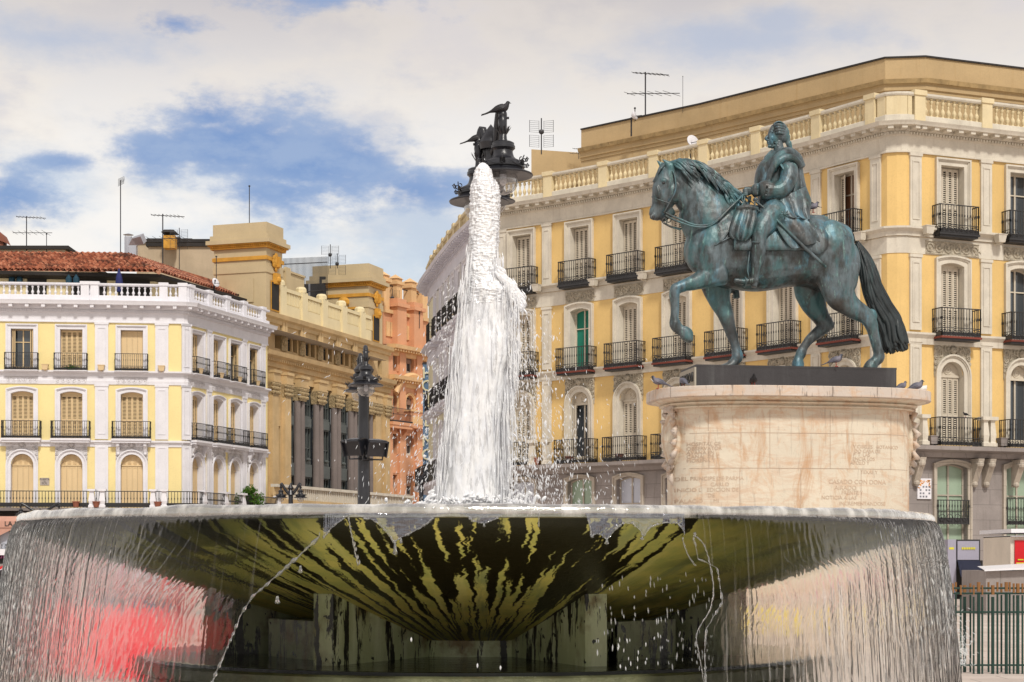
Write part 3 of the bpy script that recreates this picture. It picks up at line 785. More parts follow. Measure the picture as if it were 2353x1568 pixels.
# ---------------------------------------------------------------- the pale yellow building on the left
LD = 107.6
L_front = [XY(-330, 106.2), XY(233, 107.6), XY(422, 108.2)]
L_side = [XY(434, 108.7), XY(614.5, 119.3)]
pathL = L_front+[XY(430, 108.35)]+L_side
zL = lambda Y: ZY(Y, LD)
def left_building():
    b = thing('yellow_building', 'pale yellow building with white pilasters and a clay tile roof at the left', 'building')
    fac = Facade(pathL); ops = []
    z3, z2, z1 = zL(853.4), zL(1009.3), zL(1168)
    fr = [-205, -75, 51, 164, 303]; sd = [452, 500, 539, 582]
    for X in fr+sd:
        side = X in sd
        g = .22 if side else .28; W = 1.36
        mode3 = {51: 'folded', 539: 'folded', 582: 'folded'}.get(X, 'closed')
        if X == 303: mode3 = 'blank'
        ops.append(add_window(b, fac, X, z3+.04, W, zL(758)-z3-.04, 'flat', 'L', g, SHUT_L, WHT_L, None, .45, mode3))
        ops.append(add_window(b, fac, X, z2+.04, W, zL(900.5)-z2-.04, 'seg', 'L', g, SHUT_L, WHT_L, None, .45, 'closed'))
        ops.append(add_window(b, fac, X, z1+.04, W, zL(1044)-z1-.04, 'arch', 'L', g, SHUT_L, WHT_L, None, .45, 'blank', fan=True))
        add_balcony(b, fac, X, z3, 1.96 if not side else 1.75, .45, zL(813.7)-z3, .26, WHT_L, WHT_L, 0, .1)
        add_balcony(b, fac, X, z2, 2.3 if not side else 2.1, .55, zL(969)-z2, .26, WHT_L, WHT_L, 1 if X in (303, 452, 582) else 0, .25)
        i, u = fac.at(X)
        put('relief_panel', relief_mesh(1.9, .42, REL_L, 0, 3), b, fac.M(i, u, zL(883)))
        put('relief_panel', relief_mesh(1.95, 1.5, REL_L, .84, 4), b, fac.M(i, u, zL(1044)-.62))
    build_walls(b, fac, ops, z1-.1, zL(742), YEL_L, .45, 'wall', WHT_L)
    for X in (-140, -10, 233.7, 372, 427.5, 479, 560.5, 603.5, 447-19):
        i, u = fac.at(X); w = .8 if X < 400 else .62
        for a, c in ((z1, z2-.2), (z2, zL(884)), (z3, zL(742))):
            if X == -10: continue
            put('pilaster', pilaster_mesh(w, round(c-a, 3), WHT_L), b, fac.M(i, u, a))
    for a, c, o in ((zL(884), zL(868), .05), (zL(867), zL(853), .3), (zL(1027), zL(1013), .22)):
        mb = MB(); mb.sweep(pathL, [(0, a), (.06, a), (.08, (a+c)/2), (o, c-.1), (o, c), (0, c+.03)], WHT_L); mb.build('string_course', b)
    cornice_parts(b, pathL, WHT_L, zf0=zL(742), zf1=zL(719), zc=zL(694.5), over=.8, mod_step=.95)
    balustrade_parts(b, pathL, [-200, -60, 49*4, 219.5*1.0-23.5+218-196-0, 376, 420, 436, 478, 519, 558, 601], zL(694.5), zL(652), WHT_L, WHT_L, WHT_L, solid=(1,) if 0 else (2, 3), step=.33)
    # terrace railing of the first floor
    shelf = MB(); shelf.sweep(pathL, [(0, z1-.35), (.3, z1-.3), (1.0, z1-.2), (1.05, z1), (0, z1+.01)], STONE); shelf.build('balcony_shelf', b)
    f2 = Facade(inset(pathL, -.95)); h = zL(1129.6)-z1
    mb = MB()
    for i in range(f2.n()):
        a, e, L = f2.seg(i); M = f2.M(i, 0, z1); k = max(1, round(L/.19))
        mb.box(0, L, -.03, .03, h-.05, h, IRON, M); mb.box(0, L, .0, .014, .04, .26, IRON, M); mb.box(0, L, -.02, .02, .26, .3, IRON, M)
        for j in range(k):
            x = L*j/k; mb.box(x-.016, x+.016, -.016, .016, 0, h, IRON, M); mb.box(x-.03, x+.03, -.03, .03, h*.5, h*.6, IRON, M)
        kk = max(1, round(L/.22))
        for j in range(kk): mb.torus((L*(j+.5)/kk, -.01, .15), .08, .015, IRON, M, n1=8, n2=4)
    mb.build('terrace_railing', b)
    for X in (216, 239, 354.5, 380, 438, 488, 529, 571, 611):
        i, u = fac.at(X); q = MB()
        q.box(-.2, .2, -.2, .2, 0, .14, WHT_L); q.lathe([(.28,.14),(.2,.2),(.27,.42),(.19,.85),(.18,.98),(.25,1.02)], WHT_L, 4, Matrix.Rotation(pi/4, 4, 'Z')); q.box(-.24, .24, -.24, .24, 1.02, 1.14, WHT_L)
        put('stone_post', q.mesh('stone_post'), b, fac.M(i, u, z1, .9))
    for X in (227, 366, 106*1.0+75):
        i, u = fac.at(X); q = MB(); q.lathe([(.15,0),(.21,.3),(.24,.3),(.24,.36),(0,.36)], TERRA, 10); put('plant_pot', q.mesh('plant_pot'), b, fac.M(i, u, z1+.02, 1.1))
    for X in (106, 234, 372, 446, 494, 536, 578): wall_box(b, fac, X, z3+.02, SHUT_L)
    # dark ground floor
    g = MB(); g.sweep(pathL, [(-.05, -.2), (-.05, z1-.35)], pmat('dark_stone_shopfront', lin(96, 82, 76), var=.3, scale=.8)); g.build('ground_floor_wall', b)
    # street name plates
    for X, Y, s in ((102.7, 1107.5, 1.0), (516, 1106, .75)):
        i, u = fac.at(X); q = MB(); q.box(-.28*s, .28*s, -.03, 0, -.23*s, .23*s, pmat('grey_plate', lin(178, 168, 160), var=.1))
        o = put('street_name_plate', q.mesh('street_name_plate'), b, fac.M(i, u, zL(Y)))
        for t, dz, sz in (('PUERTA', .13, .17), ('DEL', .015, .08), ('SOL', -.11, .19)):
            put('lettering', tri_text(t, sz*s, 'lettering', IRON, .004), o, Matrix.Translation((0, -.035, dz*s)))
    # set-back penthouse
    pen = inset([L_front[0], XY(422, 108.2), XY(470, 111.2), XY(614.5, 119.3)], 3.0)
    pen = [pen[0], XY(356, 111.6), XY(546, 121.9)]
    mb = MB(); mb.sweep(pen, [(0, zL(694)), (0, 19.5)], pmat('cream_penthouse', lin(230, 214, 172), var=.08)); mb.build('penthouse_wall', b)
    mb = MB(); mb.sweep(pen, [(0, 19.25), (.7, 19.4), (.75, 19.62), (0, 19.7)], ROOFD); mb.build('eaves', b)
    pf = Facade(pen)
    for X in (205, 539): pass
    for X, w in ((205, 2.2), (308, 2.0), (85, 1.2)):
        i, u = pf.at(X); q = MB(); q.box(-w/2, w/2, -.04, -.01, 0, 2.0, DARK); q.box(-w/2-.08, w/2+.08, -.07, -.04, 2.0, 2.12, TERRA)
        put('penthouse_window', q.mesh('penthouse_window'), b, pf.M(i, u, zL(694)+.2))
    # clay tile roof: two slopes meeting on a hip
    def slope(A, B, C, D, rows, name):
        """A-B eaves, D-C ridge (D above A); half round tiles run up the slope"""
        A, B, C, D = map(Vector, (A, B, C, D)); mb = MB()
        Lx = (B-A).length; e = (B-A)/Lx; up = (D-A); nrm = e.cross((C+D)/2-(A+B)/2).normalized()
        if nrm.z < 0: nrm = -nrm
        H = ((C+D)/2-(A+B)/2); H -= e*H.dot(e)
        mb.add([A, B, C, D], [(0, 1, 2, 3)], TILE)
        k = round(Lx/.36); uD = (D-A).dot(e); uC = (C-A).dot(e)
        for j in range(k):
            u = Lx*(j+.5)/k; fr = 1.0
            if u < uD: fr = u/uD
            if u > uC: fr = min(fr, (Lx-u)/(Lx-uC))
            n = max(1, int(rows*fr)); V = []; Fc = []
            wob = random.uniform(-.02, .02)
            for r in range(n+1):
                for q in range(2):
                    if q == 1 and r == n: break
                    z = r+q*.98; base = A+e*(u+wob)+H*(z/rows)
                    rad = .15 if q == 0 else .115; lift = .06 if q == 0 else .02
                    for a in range(5):
                        t = pi*a/4; V.append(base+e*(rad*cos(t))+nrm*(rad*sin(t)+lift))
            L = len(V)//5
            for r in range(L-1):
                for a in range(4): Fc.append((r*5+a, r*5+a+1, (r+1)*5+a+1, (r+1)*5+a))
            mb.add(V, Fc, TILE)
        return mb.build(name, b)
    e0 = P3(-330, 623, 109.3); e0.z = 19.65
    ea = Vector((*XY(365, 110.3), 19.65)); eb = Vector((*XY(549, 121.0), 19.65))
    ra = Vector((*XY(287, 116.4), 21.8)); r0 = Vector((*XY(-330, 115.5), 21.8)); rb = Vector((*XY(492, 128), 21.8)); 
    slope(e0, ea, ra, r0, 22, 'roof')
    slope(ea, eb, rb, ra, 22, 'roof')
    q = MB(); q.tube([ra, rb], .16, TILE, 6); q.tube([ea, ra], .16, TILE, 6); q.tube([r0, ra], .14, TILE, 6); q.build('ridge_tiles', b)
    roof_fill(b, pathL+[(-10, 140), (-42, 140)], zL(694.5)+.02, STONE_P)
    for X, d, Y0, h in ((8, 109.5, 681, 1.4), (403, 112.5, 681, 1.2), (676/2.139*0+676, 112, 681, .1)): pass
    return b, fac, z1
LB, LFAC, LZ1 = left_building()

# ---------------------------------------------------------------- the ochre building with two roof towers
pathM = [XY(604, 121.5), XY(893, 143.0)]
def middle_building():
    b = thing('tower_building', 'ochre stone building with tall double columns and two cream roof towers with mustard mouldings', 'building')
    fac = Facade(pathM); a, e, L = fac.seg(0)
    def U(X): return fac.at(X)[1]
    zc = ZY(714.4, 121.8)                      # top of the main cornice
    z_mid = ZY(806.7, 122.6); z_rail = ZY(1118, 123); z_tr = ZY(1168, 122)
    Mf = fac.M(0, 0)
    ops = []
    # attic floor windows
    axs = [638, 672, 713, 753, 792, 831.5, 873]
    zt = zc-1.15; zb = z_mid+.3
    for X in axs:
        w = .9 if X in (638, 873) else 1.55
        ops.append((0, U(X), w, zb, zt, 'flat'))
        q = MB(); q.box(-w/2, w/2, .5, .55, 0, zt-zb, GLASS); q.box(-.04, .04, .44, .5, 0, zt-zb, METAL2); q.box(-w/2, w/2, .44, .5, (zt-zb)*.6, (zt-zb)*.6+.06, METAL2)
        if w > 1: q.lathe([(.15,0),(.12,.1),(.11,zt-zb-.35),(.2,zt-zb-.2),(.2,zt-zb)], STN2, 10, None, (0, .1, 0))
        put('window', q.mesh('window'), b, fac.M(0, U(X), zb))
    # colonnade: dark recessed bay
    c0, c1 = U(662), U(851)
    ops.append((0, (c0+c1)/2, c1-c0, z_tr, z_mid-1.9, 'flat'))
    ops.append((0, U(639.5), .7, z_tr, z_mid-5.2, 'flat'))
    mb = MB()
    # narrow opening of the end bay and the big one share one wall
    wall_seg(mb, Mf, L, 4.0, zc-.5, [o[1:] for o in ops], STN2, .5); mb.build('wall', b)
    q = MB(); q.box(c0, c1, .46, .49, z_tr, z_mid-1.9, GLASS, Mf); q.box(U(639.5)-.4, U(639.5)+.4, .44, .48, z_tr, z_mid-5, DARK, Mf); q.build('glazing', b)
    colX = [688, 731, 772, 810, 846]; bays = [(668, 0), (709, 0), (751, 0), (790, 0), (828, 0)]
    hz = z_mid-1.9-z_tr
    for X, _ in bays:
        q = MB(); w = 1.45
        for f0, f1 in ((.0, .04), (.26, .40), (.66, .76), (.97, 1.0)):
            q.box(-w/2, w/2, -.05, .25, hz*f0, hz*f1, METAL2)
        q.box(-w/2*.8, w/2*.8, -.22, -.05, hz*.27, hz*.37, METAL2); q.box(-w/2*.8, w/2*.8, -.18, -.05, hz*.67, hz*.74, METAL2)
        for x in (-w/2, -w/6, w/6, w/2): q.box(x-.04, x+.04, 0, .12, 0, hz, METAL2)
        for f in (.12, .5, .85): q.box(-w/2, w/2, .02, .1, hz*f, hz*f+.06, METAL2)
        q.ball((0, -.2, hz*.41), .35, METAL2, 8, 5, sc=(1, .4, .4))
        put('window_bay', q.mesh('window_bay'), b, fac.M(0, U(X), z_tr, -.22))
    def column(X, r, m, square=False):
        q = MB(); H = z_mid-1.9-z_tr
        for dx in ((-.36, .36) if not square else (0,)):
            if square: q.box(dx-r, dx+r, -r*.6, .3, .95, H-1.25, m)
            else: q.lathe([(r*1.0,.95),(r*.98,H*.5),(r*.88,H-1.25)], m, 14, None, (dx, 0, 0))
        w = .36+r if not square else r
        q.box(-w-.1, w+.1, -.40 if not square else -.3, .3, 0, .7, STN2); q.box(-w-.05, w+.05, -.36 if not square else -.24, .3, .7, .82, STN2); q.box(-w, w, -.31 if not square else -.2, .3, .82, .95, STN2)
        o = put('column', q.mesh('column'), b, fac.M(0, U(X), z_tr, .0))
        c = MB(); rr = w
        V = [];
        for (s_, z, yy) in ((.92, H-1.25, .30), (.98, H-1.0, .33), (1.10, H-.6, .38), (1.22, H-.3, .44)):
            V.append((rr*s_, z, yy))
        for (w0, za, ya), (w1, zb_, yb) in zip(V, V[1:]):
            c.add([(-w0,-ya,za),(w0,-ya,za),(w0,.3,za),(-w0,.3,za),(-w1,-yb,zb_),(w1,-yb,zb_),(w1,.3,zb_),(-w1,.3,zb_)], [(0,1,5,4),(1,2,6,5),(3,0,4,7)], CAP2)
        c.box(-rr*1.22, rr*1.22, -.47, .3, H-.3, H-.16, STN2)
        for j in range(5):
            for zz, rad in ((H-1.0, .13), (H-.7, .14), (H-.42, .16)): c.ball((-rr+2*rr*j/4, -.34, zz), rad, CAP2, 6, 4)
        c.box(-rr*1.1, rr*1.1, -.42, .3, H-.16, H+.35, STN2); c.box(-rr*1.2, rr*1.2, -.52, .3, H+.35, H+.55, STN2)
        put('capital', c.mesh('capital'), o, Matrix())
    for X in colX: column(X, .27, STN2G)
    for X in (625, 654, 862, 884): column(X, .48, STN2, True)
    # mouldings
    pth = [tuple(a-e*.3), tuple(a+e*(L+.2))]
    m1 = MB(); m1.sweep(pth, [(0, zc-.75), (.14, zc-.7), (.18, zc-.45), (.42, zc-.34), (.5, zc-.06), (0, zc)], STN2)
    m1.build('cornice', b)
    m1 = MB(); m1.sweep(pth, [(0, z_mid-1.1), (.12, z_mid-1.1), (.14, z_mid-.75), (.3, z_mid-.7), (.34, z_mid-.5), (.62, z_mid-.35), (.7, z_mid-.05), (0, z_mid+.05)], STN2)
    along(Facade(pth), .3, lambda M: m1.box(-.07, .07, -.42, -.28, z_mid-.72, z_mid-.55, STN2, M)); m1.build('middle_cornice', b)
    for X in (692, 733, 773, 812, 650):      # paired brackets between the attic windows
        q = MB()
        q.box(-.42, .42, -.12, 0, 0, 2.3, CAP2); q.box(-.36, -.04, -.2, -.12, 1.2, 2.1, STN2); q.box(.04, .36, -.2, -.12, 1.2, 2.1, STN2)
        q.ball((0, -.1, .75), .4, CAP2, 9, 6, sc=(1, .5, 1)); q.box(-.48, .48, -.26, 0, 2.3, 2.45, STN2)
        put('bracket', q.mesh('bracket'), b, fac.M(0, U(X), zb-.1))
    # terrace balustrade at first floor
    o2 = Facade(inset(pth, -2.0)); q = MB(); i2 = 0; Lb = o2.seg(0)[2]; M2 = o2.M(0, 0)
    q.box(-2, Lb, -.2, .2, z_tr-.6, z_rail-1.0, STN2, M2); q.box(-2, Lb, -.25, .25, z_rail-.2, z_rail, TRM_R, M2)
    q.box(-2, Lb, .02, .1, z_rail-1.0, z_rail-.2, STN2, M2)
    k = int(Lb/.32)
    for j in range(k): q.box(Lb*j/k-.08, Lb*j/k+.08, -.12, .02, z_rail-1.0, z_rail-.2, TRM_R, M2)
    q.build('terrace_parapet', b)
    q = MB(); q.box(-2, Lb, -.3, 2.0, 4.0, z_tr-.6, STN2, M2); q.box(0, L, 0, .2, -.2, 4.0, STONE_P, Mf); q.build('podium', b)
    # roof parapet between the towers
    q = MB(); u0, u1 = U(648), U(852); zp = zc+2.15
    q.box(u0, u1, 0, .35, zc-.4, zc+.9, CREAM2, Mf); q.box(u0, u1, .08, .3, zc+.9, zp-.35, CREAM2, Mf); q.box(u0, u1, -.06, .42, zp-.35, zp-.1, CREAM2, Mf)
    k = 9
    for j in range(k+1):
        u = u0+(u1-u0)*j/k
        if j % 2 == 0:
            q.box(u-.45, u+.45, -.15, .5, zc, zp, CREAM2, Mf); q.lathe([(.42,0),(.42,.25),(.3,.4),(0,.45)], CREAM2, 8, Mf, (u, .2, zp))
        else:
            for t in range(9): q.box(u-1.1+t*.26, u-.98+t*.26, 0.0, .08, zc+.95, zp-.4, CREAM2, Mf)
    q.build('roof_parapet', b)
    q = MB(); q.box(U(648), U(770), 2.6, 2.9, zc, zc+4.2, OCHRE2, Mf); q.box(U(648), U(770), 2.5, 3.0, zc+4.2, zc+4.35, OCHRE2, Mf)
    for X in (655, 690, 730): q.box(U(X)-.4, U(X)+.4, 2.4, 2.6, zc, zc+4.5, OCHRE2, Mf)
    q.build('inner_parapet', b)
    # towers
    def tower(u, w, dep, ztop, name='roof_tower'):
        """w along the facade, dep to the left of the viewer (into the building), near corner at u"""
        t = MB(); z0 = zc-.3; h = ztop
        def ringbox(g, z_a, z_b, m): t.box(u-g, u+w+g, -g+.05, dep+g, z_a, z_b, m, Mf)
        ringbox(0, z0, h-3.5, OCHRE2); ringbox(.06, h-3.5, h-3.0, OCHRE2); ringbox(.0, h-3.0, h-2.62, OCHRE2)
        ringbox(.10, h-2.62, h-2.36, GOLD2); ringbox(.0, h-2.36, h-1.78, OCHRE2); ringbox(.20, h-1.78, h-1.66, GOLD2); ringbox(.34, h-1.55, h-1.46, GOLD2); ringbox(.22, h-1.66, h-1.55, GOLD2)
        ringbox(.44, h-1.46, h-1.18, OCHRE2); ringbox(.22, h-1.18, h-.82, OCHRE2); ringbox(.06, h-.82, h, OCHRE2)
        k = 26
        for j in range(k): t.ball((u-.24, .1+dep*j/k, h-1.61), .08, GOLD2, 6, 4, Mf)
        for j in range(8): t.ball((u+w*j/8, -.20, h-1.61), .08, GOLD2, 6, 4, Mf)
        o = t.build(name, b)
        s = MB()
        for dx, dz, r in ((0,0,.55),(-.35,.3,.3),(.35,.3,.3),(-.4,-.25,.28),(.4,-.25,.28),(0,.55,.28),(0,-.6,.25),(-.55,0,.22),(.55,0,.22)):
            s.ball((u+w*.5+dx*.8, -.1, h-2.65+dz*.8), r*.8, GOLD2, 9, 6, Mf, (1, .45, 1))
        s.box(u+w*.5-.12, u+w*.5+.12, -.42, -.1, h-3.0, h-2.3, GOLD2, Mf)
        s.build('cartouche', o)
        s = MB(); uc = u+w*.5; ww = .55
        s.box(uc-ww-.12, uc+ww+.12, -.03, -.01, h-6.1, h-4.0, GOLD2, Mf); s.box(uc-ww, uc+ww, -.06, -.03, h-6.0, h-4.1, DARK, Mf)
        s.box(uc-.3, uc+.3, -.3, 0.02, h-4.2, h-3.45, GOLD2, Mf); s.ball((uc, -.25, h-3.9), .26, GOLD2, 8, 5, Mf)
        s.build('window', o)
        s = MB(); s.box(u-.04-.05, u-.04, 1.0, dep-1.0, z0+1, h-3.9, OCHRE2, Mf); s.build('panel', o)
        return o
    tower(U(613), U(650)-U(613), 4.6*.9, ZY(509.6, 122), 'roof_tower')
    tower(U(848), U(880)-U(848), 4.9, ZY(607, 139.5), 'roof_tower')
    uu = U(848)
    s = MB(); s.box(uu-.12, uu-.05, 1.2, 3.0, zc+.8, zc+2.6, DARK, Mf); s.box(uu-.2, uu-.12, 1.0, 3.2, zc+2.6, zc+2.8, GOLD2, Mf); s.ball((uu-.3, 2.1, zc+3.2), .55, GOLD2, 8, 5, Mf, (.5, 1, .8)); s.build('door', b)
    # flank wall towards the left building and the roof fence
    q = MB(); q.box(-.2, L, 1.2, 26, -.2, zc-.2, BEIGE, Mf); q.build('rear_block', b)
    q = MB()
    p0 = P3(645, 661, 131); p1 = P3(752, 656, 138); n_ = 40
    zt0, zt1 = ZY(608, 131), ZY(603, 138)
    for j in range(n_+1):
        f = j/n_; p = p0.lerp(p1, f); zt_ = zt0+(zt1-zt0)*f; q.tube([(p.x, p.y, p.z-1.0), (p.x, p.y, zt_+.45)], .028, MAST, 4)
    q.tube([(p0.x, p0.y, zt0), (p1.x, p1.y, zt1)], .05, MAST, 4); q.tube([(p0.x, p0.y, zt0-2.2), (p1.x, p1.y, zt1-2.2)], .05, MAST, 4)
    o = q.build('roof_railing', None, label='tall thin spiked railing on the roof between the two cream towers', cat='railing')
    q = MB()
    for X0, X1, Y0, d in ((690, 734, 653, 139), (734, 748, 636, 140)):
        A = P3(X0, Y0, d); B = P3(X1, Y0, d); q.box(A.x, B.x, d, d+3, A.z-2.4, A.z, DARK); 
    q.box(P3(711,0,139).x-.06, P3(711,0,139).x+.06, 138.9, 139, ZY(653,139)-2, ZY(653,139), STEEL)
    q.build('roof_machine', None, label='black ventilation unit on the roof beside the far cream tower', cat='ventilation unit')
    return b, fac, zc
MB_, MFAC, MZC = middle_building()

# ---------------------------------------------------------------- orange building
def orange_building():
    b = thing('orange_building', 'salmon orange building with arched windows, left of the blue vertical sign', 'building')
    path = [XY(888, 143.2), XY(1010, 150.5)]; fac = Facade(path); a, e, L = fac.seg(0); Mf = fac.M(0, 0)
    zt = ZY(790, 143.2); U = lambda X: fac.at(X)[1]; d = 146
    rows = [(858, 812, 'flat'), (951, 908, 'arch'), (1047, 1001, 'flat'), (1141, 1093, 'flat')]
    ops = []
    for X in (902, 941, 978):
        for Yb, Yt, kd in rows:
            zb, z1 = ZY(Yb, d), ZY(Yt, d); W = 1.25 if X > 0 else 1
            ops.append((0, U(X), W, zb, z1, kd))
            w = put('window', frame_mesh(W, round(z1-zb, 2), kd, .3, TRM_R, GLASS), b, fac.M(0, U(X), zb))
            put('surround', surround_mesh(W, round(z1-zb, 2), kd, .2, ORNT if kd == 'arch' else ORNG, False), w, Matrix())
            q = MB(); q.box(-W*.46, W*.46, .2, .23, (z1-zb)*.5, (z1-zb)*.98 if kd != 'arch' else (z1-zb)*.8, pmat('brown_roller_blind', lin(140, 112, 96)) if 'brown_roller_blind' not in MATS else MATS['brown_roller_blind']); put('blind', q.mesh('blind'), w, Matrix())
    mb = MB(); wall_seg(mb, Mf, L, -.2, zt, [o[1:] for o in ops], ORNG, .36); mb.build('wall', b)
    for X in (888+3, 921, 960, 1000):
        q = MB(); q.box(-.45, .45, -.22, 0, 5, zt-.4, ORNG); put('pilaster', q.mesh('pilaster'), b, fac.M(0, U(X), 0))
    for z, o in ((zt, .9), (ZY(868, d), .8)):
        m1 = MB(); m1.sweep(path, [(0, z-.9), (.15, z-.85), (.2, z-.5), (o, z-.35), (o+.05, z-.05), (0, z)], ORNT)
        along(fac, .4, lambda M: m1.box(-.1, .1, -o+.1, -.15, z-.55, z-.38, ORNT, M)); m1.build('cornice', b)
    q = MB()                                   # segmental hood over the arch bay
    for j in range(12):
        t0, t1 = pi*j/12, pi*(j+1)/12; pass
    q.torus((U(941), -.3, ZY(905, d)-1.4), 2.9, .28, ORNT, Mf, n1=18, n2=6, a0=.45, a1=pi-.45); q.build('arched_hood', b)
    bal = put('balcony', slab_mesh(3.0, .9, .5, ORNG, ORNG, 1), b, fac.M(0, U(905), ZY(976, d))); put('railing', rail_mesh(3.0, .9, 1.15, .1), bal, Matrix())
    q = MB(); q.box(-1.5, 1.5, -.9, 0, 0, 1.35, ORNG); q.box(-1.3, 1.3, -.93, -.9, .3, 1.0, ORNT); q.box(-1.6, 1.6, -1, 0, 1.35, 1.5, ORNT)
    put('balcony', q.mesh('balcony'), b, fac.M(0, U(946), ZY(985, d)))
    # attic with square pillars
    q = MB(); q.box(0, L, .3, .6, zt, zt+2.6, ORNG, Mf); q.box(0, L, .1, .7, zt+2.6, zt+2.9, ORNT, Mf)
    for X, h in ((882, 0), (915, .0), (957, .0)): pass
    for X in (917, 955): q.box(U(X)-.7, U(X)+.7, -.3, .6, zt, zt+3.9, ORNG, Mf); q.box(U(X)-.9, U(X)+.9, -.5, .7, zt+3.2, zt+3.5, ORNG, Mf)
    for X in (898, 906, 936, 944):
        q.box(U(X)-.3, U(X)+.3, .2, .3, zt+.7, zt+1.9, ORNT, Mf)
    q.build('attic_wall', b)
    for X in (896, 925, 958, 984):
        q = MB(); zz = zt+2.9; q.box(-.42, .42, .3, 1.1, 0, 3.0, ORNT); q.box(-.55, .55, .15, 1.25, 2.5, 2.75, ORNT); q.add([(-.5,.2,3.0),(.5,.2,3.0),(.5,1.2,3.0),(-.5,1.2,3.0),(0,.7,3.4)], [(0,1,4),(1,2,4),(2,3,4),(3,0,4)], ORNT)
        put('roof_pillar', q.mesh('roof_pillar'), b, fac.M(0, U(X), zz-.2))
    q = MB()
    for h in (1.2, 2.2): q.tube([Mf @ Vector((U(885), .7, zt+2.9+h)), Mf @ Vector((U(990), .7, zt+2.9+h-.2))], .05, MAST, 4)
    q.build('roof_handrail', b)
    q = MB(); q.box(0, L, .62, 20, -.2, zt-.3, ORNG, Mf); q.build('rear_block', b)
orange_building()
# vertical blue sign
def hotel_sign():
    d = 139.0; x0, x1 = XY(971.5, d)[0], XY(1000, d)[0]; zt, zb = ZY(838, d), ZY(1185, d)
    q = MB(); q.box(x0, x1, d, d+.5, zb, zt, BLUE_S)
    o = q.build('vertical_sign', None, label='tall blue vertical sign with cream letters between the orange and the white building', cat='sign')
    q = MB(); q.box(x0-.05, x1+.05, d+.1, d+.4, zt, zt+.15, MAST); q.tube([(x1, d+.25, zt-2), (x1+1.5, d+.25, zt-2)], .06, MAST, 5); q.tube([(x1, d+.25, zb+3), (x1+1.5, d+.25, zb+3)], .06, MAST, 5); q.build('sign_frame', o)
    for ch, Y in zip('HOTELMO', (859, 888, 917, 946, 969, 1015, 1046)):
        me = tri_text(ch, 1.28, 'letter', SIGN_L, .06); put('letter', me, o, Matrix.Translation((XY(983, d)[0], d-.07, ZY(Y, d))))
hotel_sign()
# the long blocks behind: rear roofs left of the near tower
def rear_building():
    b = thing('rear_building', 'plain beige building rising behind the clay tile roof, below the rooftop aerials', 'building')
    q = MB(); A = P3(341, 610, 131); B = P3(490, 610, 131); z = ZY(567, 131)
    q.box(A.x, B.x+2, 131, 150, -.2, z, BEIGE); q.build('wall', b)
    q = MB(); q.box(A.x-.15, B.x+2, 130.8, 150, z, z+.25, ROOFD); q.build('roof_edge', b)
    q = MB(); C = P3(314, 600, 134); z2 = ZY(558, 134); q.box(C.x, B.x+2, 134, 152, -.2, z2, BEIGE); q.build('upper_wall', b)
    q = MB(); q.box(C.x-.15, B.x+2, 133.8, 152, z2, z2+.25, ROOFD); q.build('upper_roof_edge', b)
    b2 = thing('far_left_building', 'low block with a flat dark roof edge behind the tile roof at the far left', 'building')
    q = MB(); x1 = P3(150, 0, 128).x; x0 = P3(-200, 0, 128).x; z = ZY(574, 128); q.box(x0, x1, 128, 140, -.2, z, BEIGE); q.build('wall', b2)
    q = MB(); q.box(x0-.2, x1+.3, 127.7, 140, z, z+.25, ROOFD); q.build('roof_edge', b2)
    b3 = thing('brick_chimney', 'dark red brick chimney on the rooftops at the left edge', 'chimney')
    q = MB(); xa, xb = P3(-8, 0, 130).x, P3(7, 0, 130).x; q.box(xa, xb, 130, 131, ZY(580, 130), ZY(548, 130), TERRA); q.build('stack', b3)
    q = MB(); q.add([(xa-.2,129.8,ZY(548,130)),(xb+.3,129.8,ZY(560,130)),(xb,129.8,ZY(540,130)),(xa,129.8,ZY(528,130))]+[(xa-.2,131,ZY(548,130)),(xb+.3,131,ZY(560,130)),(xb,131,ZY(540,130)),(xa,131,ZY(528,130))], [(0,1,2,3),(3,2,6,7),(1,5,6,2)], TERRA); q.build('chimney_cap', b3)
rear_building()
# ================================================================ equestrian statue and its pedestal
YAW = radians(9.0)
SE = Vector((cos(YAW), sin(YAW), 0)); SN = Vector((-sin(YAW), cos(YAW), 0))
SP = Vector((4.72, 29.77, 0)); SK = .40307*29.8/4000
def S(x, y, b=0.0):
    """point of the statue seen at (x, y) of the close view, b units behind its middle plane"""
    X = 1464.9+.40307*x; Y = 258.5+.40307*y
    r = Vector(((X-CX)/F, 1, (HY-Y)/F)); n2 = SN
    t = (n2.dot(SP)+b*SK)/(n2.x*r.x+n2.y*r.y)
    return Vector((r.x*t, r.y*t, CAMZ+r.z*t))
def catmull(P, k):
    out = []; L = len(P)
    for i in range(L-1):
        p0, p1, p2, p3 = P[max(i-1,0)], P[i], P[i+1], P[min(i+2,L-1)]
        for j in range(k):
            t = j/k
            out.append(tuple(.5*((2*b)+(-a+c)*t+(2*a-5*b+4*c-d)*t*t+(-a+3*b-3*c+d)*t**3) for a, b, c, d in zip(p0,p1,p2,p3)))
    out.append(tuple(P[-1])); return out
